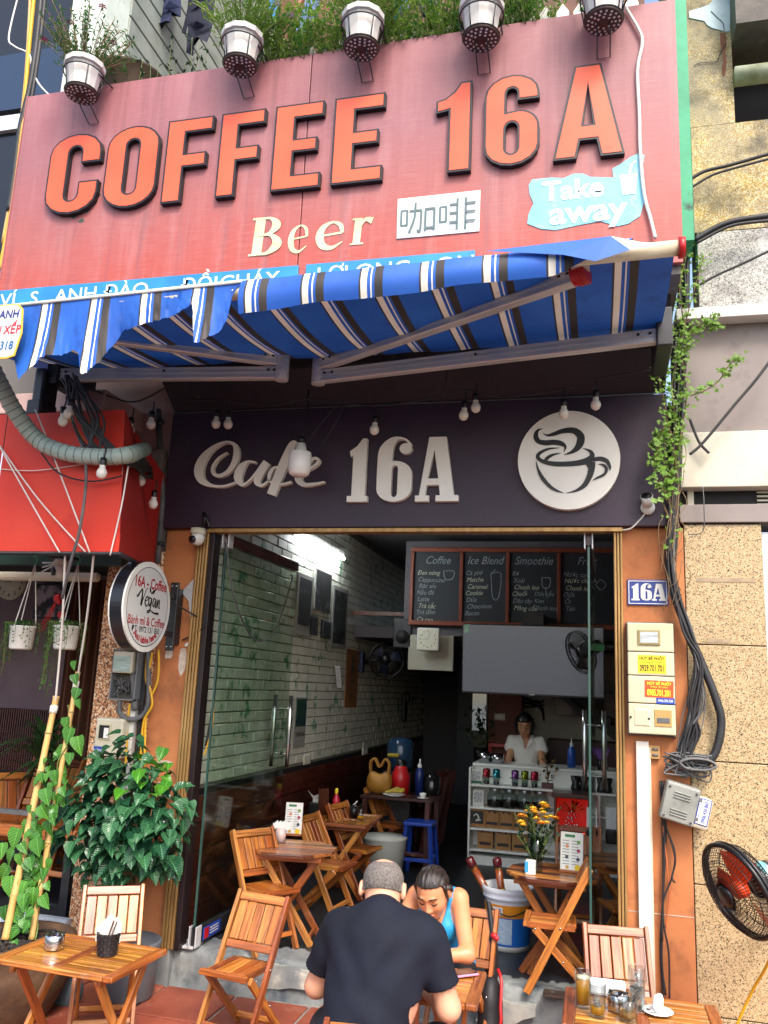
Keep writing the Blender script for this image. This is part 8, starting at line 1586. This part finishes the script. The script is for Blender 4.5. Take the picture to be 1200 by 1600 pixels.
def head_f(wd=1., male=False):                 # local: x side, y face, z up, chin about -.115, crown .115
    sk = su(.03, ell((0, -.012, .035), (.070 * wd, .090, .080)), ell((0, .022, -.02), (.060 * wd, .066, .085)), ell((0, .042, -.082), (.034 * wd, .038, .030 if not male else .034)), ell((.032, .045, -.028), (.026, .03, .03)), ell((-.032, .045, -.028), (.026, .03, .03)))
    sk = cut(.014, sk, ell((.031, .092, .008), (.019, .016, .012))); sk = cut(.014, sk, ell((-.031, .092, .008), (.019, .016, .012)))
    sk = su(.008, sk, ell((.031, .070, .004), (.015, .012, .010)), ell((-.031, .070, .004), (.015, .012, .010)))
    sk = su(.012, sk, cap((0, .082, .010), (0, .102, -.030), .006, .010), ell((.011, .091, -.034), (.008, .009, .007)), ell((-.011, .091, -.034), (.008, .009, .007)), cap((-.03, .080, .026), (.03, .080, .026), .008, .008))
    sk = su(.006, sk, ell((0, .084, -.060), (.021, .010, .006)), ell((0, .081, -.070), (.018, .010, .007)))
    ears = [cut(.004, ell((s * .077 * wd, -.012, .0), (.012, .022, .034)), ell((s * .090 * wd, -.008, .004), (.008, .013, .020))) for s in (-1, 1)]
    return su(.007, sk, *ears)
def hand_f(w_, d, n, s=1.):                    # palm and five bent fingers: wrist, direction, palm normal
    w_, d, n = V(w_), V(d).normalized(), V(n); x = d.cross(n).normalized(); n = x.cross(d); fs = [cap(w_, w_ + d * .045 * s, .024 * s, .022 * s), cap(w_ + d * .03 * s - x * .018 * s, w_ + d * .075 * s - x * .026 * s, .015 * s, .013 * s), cap(w_ + d * .03 * s + x * .018 * s, w_ + d * .072 * s + x * .024 * s, .015 * s, .013 * s)]; out = [su(.016, *fs)]
    for k, L in enumerate((.062, .072, .067, .052)):
        b0 = w_ + d * .082 * s + x * (-.028 + .0185 * k) * s; b1 = b0 + (d - n * .25) * L * .5 * s; b2 = b1 + (d * .75 - n * .75) * L * .5 * s; out += [cap(b0, b1, .0085 * s, .0078 * s), cap(b1, b2, .0078 * s, .0065 * s)]
    t0 = w_ + d * .025 * s - x * .028 * s; t1 = t0 + (d * .6 - x * .7) * .042 * s; t2 = t1 + (d * .9 - x * .1) * .032 * s; out += [cap(t0, t1, .012 * s, .010 * s), cap(t1, t2, .010 * s, .008 * s)]; return su(.006, *out)
def face_bits(M_, par, brow=True, lash=True):
    for s in (-1, 1):
        if brow: cable('eyebrow', [M_ @ V((s * .014, .0895, .027)), M_ @ V((s * .032, .088, .033)), M_ @ V((s * .050, .074, .026))], .0034, m_brow, par, 4, 6)
        if lash: cable('eyelash', [M_ @ V((s * .017, .0815, .0)), M_ @ V((s * .031, .0845, -.0045)), M_ @ V((s * .046, .076, .001))], .0026, m_eye, par, 4, 5)
    surf(xf(su(.003, ell((0, .0865, -.0605), (.021, .0095, .0045)), ell((0, .0835, -.0695), (.018, .0095, .0058))), M_), .0025, 'lips', m_lip, par, .006)
def head_M(c, yaw, pitch, roll=0.): return T3(*c) @ Matrix.Rotation(rad(yaw), 4, 'Z') @ Matrix.Rotation(rad(pitch), 4, 'X') @ Matrix.Rotation(rad(roll), 4, 'Y')

# the man at the front, seen from behind, bent over the table
man = thing('person', 'man with cropped grey hair and black shirt seated with his back turned', 'person', (-.82, -1.7, 0))
MH = head_M((-.848, -1.48, .99), 6, -34) @ Matrix.Identity(4); hd = xf(head_f(1.13, True), MH); S = .056
neck = cap((-.825, -1.585, .895), (-.842, -1.50, .955), .060, .055)
tors = su(.07, ell((-.825, -1.585, .80), (.19, .105, .12)), ell((-.835, -1.63, .66), (.178, .115, .17)), ell((-.855, -1.70, .50), (.165, .115, .15)), ell((-.86, -1.72, .41), (.18, .13, .085)), cap((-.97, -1.565, .865), (-.68, -1.565, .875), .060, .060), cap((-.825, -1.60, .86), (-.83, -1.56, .92), .075, .06))
armL = [cap((-1.015, -1.55, .845), (-1.10, -1.50, .615), .060, .043), cap((-1.10, -1.50, .615), (-1.00, -1.26, .575), .043, .028)]; armR = [cap((-.635, -1.55, .855), (-.560, -1.53, .610), .060, .044), cap((-.560, -1.53, .610), (-.70, -1.27, .580), .043, .028)]
legs = [cap((-.95, -1.68, .405), (-1.08, -1.36, .44), .088, .062), cap((-1.08, -1.36, .44), (-1.07, -1.40, .08), .058, .038), cap((-.77, -1.68, .405), (-.575, -1.40, .44), .088, .062), cap((-.575, -1.40, .44), (-.58, -1.42, .08), .058, .038), cap((-1.07, -1.42, .045), (-1.10, -1.25, .03), .04, .03), cap((-.58, -1.44, .045), (-.55, -1.27, .03), .04, .03)]
body = su(.028, su(.04, tors, neck), hd, *armL, *armR, *legs); body = su(.012, body, hand_f((-1.00, -1.26, .575), (.7, .7, -.03), (0, 0, 1)), hand_f((-.70, -1.27, .580), (-.8, .6, -.02), (0, 0, 1)))
surf(body, .0075, 'body', m_skin, man)
wr = lambda p: .006 * np.sin(p[..., 0] * 22 + 9 * np.sin(p[..., 2] * 6 + p[..., 0] * 3)) * np.clip((.70 - p[..., 2]) * 4, .12, 1) + .004 * np.sin((p[..., 2] * 30 - np.abs(p[..., 0] + .83) * 48)) * np.clip(1 - np.abs(p[..., 2] - .78) * 7, 0, 1) + .0055 * np.sin(p[..., 2] * 42 + p[..., 0] * 16 + 3 * np.sin(p[..., 0] * 9)) * np.clip((.74 - p[..., 2]) * 5, 0, 1) + .003 * np.sin(p[..., 0] * 60 + p[..., 2] * 14) * np.clip((.66 - p[..., 2]) * 5, 0, 1) + .0025 * np.sin(p[..., 0] * 34 - p[..., 2] * 30)
slv = su(.03, cap((-1.01, -1.55, .845), (-1.095, -1.505, .655), .070, .068), cap((-.64, -1.55, .855), (-.575, -1.535, .655), .070, .066))
shirt = field(su(.035, grow(tors, .012), slv), lambda p, d: d + wr(p)); shirt = both(shirt, lambda p: .385 - p[..., 2]); shirt = both(shirt, lambda p: -((p - np.array((-.835, -1.52, .955))) @ np.array((-.02, -.62, -.78)) ) - .012)
for e, d in (((-1.085, -1.51, .690), (-.085, .05, -.23)), ((-.578, -1.536, .690), (.075, .02, -.245))):
    e, d = np.array(e), np.array(d) / np.linalg.norm(d); sd = e[0]; shirt = both(shirt, (lambda e, d: lambda p: np.where(np.abs(p[..., 0] - e[0]) < .10, np.where(np.linalg.norm(p - e, axis=-1) < .2, (p - e) @ d, -1), -1))(e, d))
surf(shirt, .0065, 'shirt', m_tee, man)
surf(both(su(.03, grow(su(.04, *[cap((-.95, -1.68, .405), (-1.05, -1.43, .435), .09, .078), cap((-.77, -1.68, .405), (-.61, -1.45, .435), .09, .078)]), .014), ell((-.86, -1.71, .40), (.195, .14, .085))), lambda p: p[..., 2] - .60), .009, 'shorts', m_shorts, man)
b = MB(); b.ribbon([(-1.062, .50, .004), (-1.05, .512, .012), (-1.04, .505, .01), (-1.03, .515, .004)], 0, FACE((0, -1.60, 0))); b.build('logo_print', m_white, man)
hl = field(head_f(1.13, True), lambda p, d: np.maximum(np.maximum(d - .004 - .0008 * np.sin(p[..., 0] * 900) * np.sin(p[..., 1] * 900), -(p[..., 2] + .006 - .55 * np.clip(p[..., 1], 0, 1) + .2 * np.clip(-p[..., 1], 0, .1)) ), np.maximum(np.maximum(p[..., 1] - .055, .044 - np.linalg.norm(p - np.array((0, -.058, .112)), axis=-1)), np.abs(p[..., 0]) - .0815)))
surf(xf(hl, MH), .0035, 'hair', m_hg, man, .008)

# the woman opposite, looking down, arms folded on the table
wom = thing('person', 'woman in bright blue tank top, dark hair tied, bent over the table', 'person', (-.76, -.4, 0))
WH = head_M((-.788, -.68, .825), 172, -30, 3); hw_ = xf(head_f(1.06), WH)
wt = su(.05, ell((-.785, -.54, .68), (.125, .085, .12)), ell((-.775, -.47, .56), (.115, .085, .13)), ell((-.75, -.40, .44), (.135, .10, .10)), cap((-.885, -.555, .775), (-.685, -.555, .782), .045, .045), ell((-.73, -.62, .655), (.055, .05, .055)), ell((-.84, -.62, .65), (.055, .05, .055)))
wa = [cap((-.895, -.56, .770), (-.975, -.78, .590), .046, .034), cap((-.975, -.78, .590), (-.80, -.92, .582), .034, .023), cap((-.675, -.56, .778), (-.598, -.775, .590), .046, .035), cap((-.598, -.775, .590), (-.775, -.885, .588), .035, .024)]
wl = [cap((-.82, -.42, .42), (-.86, -.80, .42), .075, .052), cap((-.86, -.80, .42), (-.86, -.78, .08), .05, .034), cap((-.70, -.42, .42), (-.70, -.80, .42), .075, .052), cap((-.70, -.80, .42), (-.70, -.78, .08), .05, .034), cap((-.86, -.78, .045), (-.87, -.93, .03), .035, .028), cap((-.70, -.78, .045), (-.70, -.93, .03), .035, .028)]
wb_ = su(.025, su(.03, wt, cap((-.785, -.575, .80), (-.785, -.635, .815), .045, .044)), hw_, *wa, *wl); wb_ = su(.01, wb_, hand_f((-.80, -.92, .580), (.85, -.4, -.05), (0, 0, 1), .9), hand_f((-.775, -.885, .588), (-.85, -.1, -.1), (0, 0, 1), .9))
surf(wb_, .0055, 'body', m_skin2, wom)
tank = field(grow(wt, .0065), lambda p, d: np.maximum(np.maximum(d + .0015 * np.sin(p[..., 2] * 70 + p[..., 0] * 25), p[..., 2] - .835), np.maximum(.41 - p[..., 2], np.maximum(np.abs(p[..., 0] + .785) - .088 - np.clip(.70 - p[..., 2], 0, .2) * 1.1, -np.maximum(np.sqrt(((p[..., 0] + .785) / .058) ** 2 + ((p[..., 2] - .80) / .165) ** 2) - 1, (p[..., 1] + .53)) * .05))))
surf(tank, .005, 'tank_top', mat('bright blue jersey', '1592c8', .6, c2='1a7fb8', sc=6), wom)
surf(su(.03, ell((-.755, -.41, .42), (.15, .11, .09)), *[grow(f, .008) for f in (cap((-.82, -.42, .42), (-.855, -.68, .42), .076, .062), cap((-.70, -.42, .42), (-.70, -.68, .42), .076, .062))]), .01, 'shorts', m_shorts, wom)
hr = field(head_f(1.06), lambda p, d: np.maximum(d - .0065 - .0016 * np.sin(p[..., 0] * 260 + 20 * p[..., 2]), np.maximum(-(p[..., 2] - .052 - .30 * np.clip(p[..., 1] + .01, 0, 1) + 1.15 * np.clip(.03 - p[..., 1], 0, .1) - .0 ) , p[..., 1] - .082)))
hr = su(.012, hr, ell((0, -.10, .02), (.038, .032, .036)), *[cap((s * .075, .02, .045), (s * .077, .012, -.03), .010, .005) for s in (-1, 1)])
surf(xf(hr, WH), .004, 'hair', m_hd, wom, .012); face_bits(WH, wom)

# the barista behind the counter
bar_ = thing('person', 'woman with black bob and white sleeveless blouse standing behind the counter', 'person', (-.72, 4.1, .2))
BH = head_M((-.735, 4.02, 1.475), 182, -22); bt = su(.05, ell((-.72, 4.08, 1.20), (.135, .09, .13)), ell((-.72, 4.10, 1.02), (.12, .09, .16)), ell((-.72, 4.10, .88), (.15, .11, .12)), cap((-.83, 4.08, 1.305), (-.61, 4.08, 1.305), .045, .045))
ba = [cap((-.86, 4.07, 1.29), (-.90, 3.98, 1.08), .042, .034), cap((-.90, 3.98, 1.08), (-.84, 3.84, 1.00), .034, .025), cap((-.58, 4.07, 1.29), (-.54, 3.98, 1.08), .042, .034), cap((-.54, 3.98, 1.08), (-.63, 3.84, 1.00), .034, .025)]
bl_ = [cap((-.79, 4.1, .85), (-.79, 4.1, .24), .075, .045), cap((-.65, 4.1, .85), (-.65, 4.1, .24), .075, .045)]
bb_ = su(.02, su(.03, bt, cap((-.72, 4.07, 1.33), (-.73, 4.05, 1.39), .045, .043)), xf(head_f(.98), BH), *ba, *bl_); bb_ = su(.01, bb_, hand_f((-.84, 3.84, 1.0), (.6, -.7, -.2), (0, 0, 1), .9), hand_f((-.63, 3.84, 1.0), (-.6, -.7, -.2), (0, 0, 1), .9)); surf(bb_, .009, 'body', m_skin3, bar_)
bs = field(su(.02, grow(bt, .012), cap((-.865, 4.07, 1.315), (-.885, 4.06, 1.24), .052, .06), cap((-.575, 4.07, 1.315), (-.555, 4.06, 1.24), .052, .06)), lambda p, d: np.maximum(np.maximum(d + .004 * np.sin(p[..., 0] * 50) * np.sin(p[..., 2] * 24), .86 - p[..., 2]), np.maximum(p[..., 2] - 1.365, -np.maximum(np.abs(p[..., 0] + .72) * 1.6 - (p[..., 2] - 1.23), p[..., 1] - 4.06)))); surf(bs, .008, 'blouse', mat('white blouse', 'd9d6cf', .7), bar_)
for s in (-1, 1): b = MB(); b.add([(-.72 + s * .01, 3.985, 1.25), (-.72 + s * .075, 3.99, 1.31), (-.72 + s * .06, 4.03, 1.37), (-.72 + s * .03, 4.0, 1.33)], [(0, 1, 2, 3)]); b.build('collar', MATS['white blouse'], bar_)
surf(both(su(.03, ell((-.72, 4.1, .86), (.165, .12, .10)), *[grow(f, .012) for f in bl_]), lambda p: p[..., 2] - .9), .014, 'trousers', m_shorts, bar_)
bh2 = field(head_f(.98), lambda p, d: np.maximum(d - .014 - .0015 * np.sin(p[..., 0] * 160), np.maximum(-(p[..., 2] - .055 + 4 * np.clip(.035 - p[..., 1], 0, .05)), p[..., 1] - .078))); bh2 = su(.015, bh2, *[cap((s * .072, .0, .06), (s * .080, .010, -.085), .022, .014) for s in (-1, 1)], ell((0, -.065, -.05), (.07, .045, .06))); surf(xf(bh2, BH), .005, 'hair', m_hb, bar_, .02); face_bits(BH, bar_)
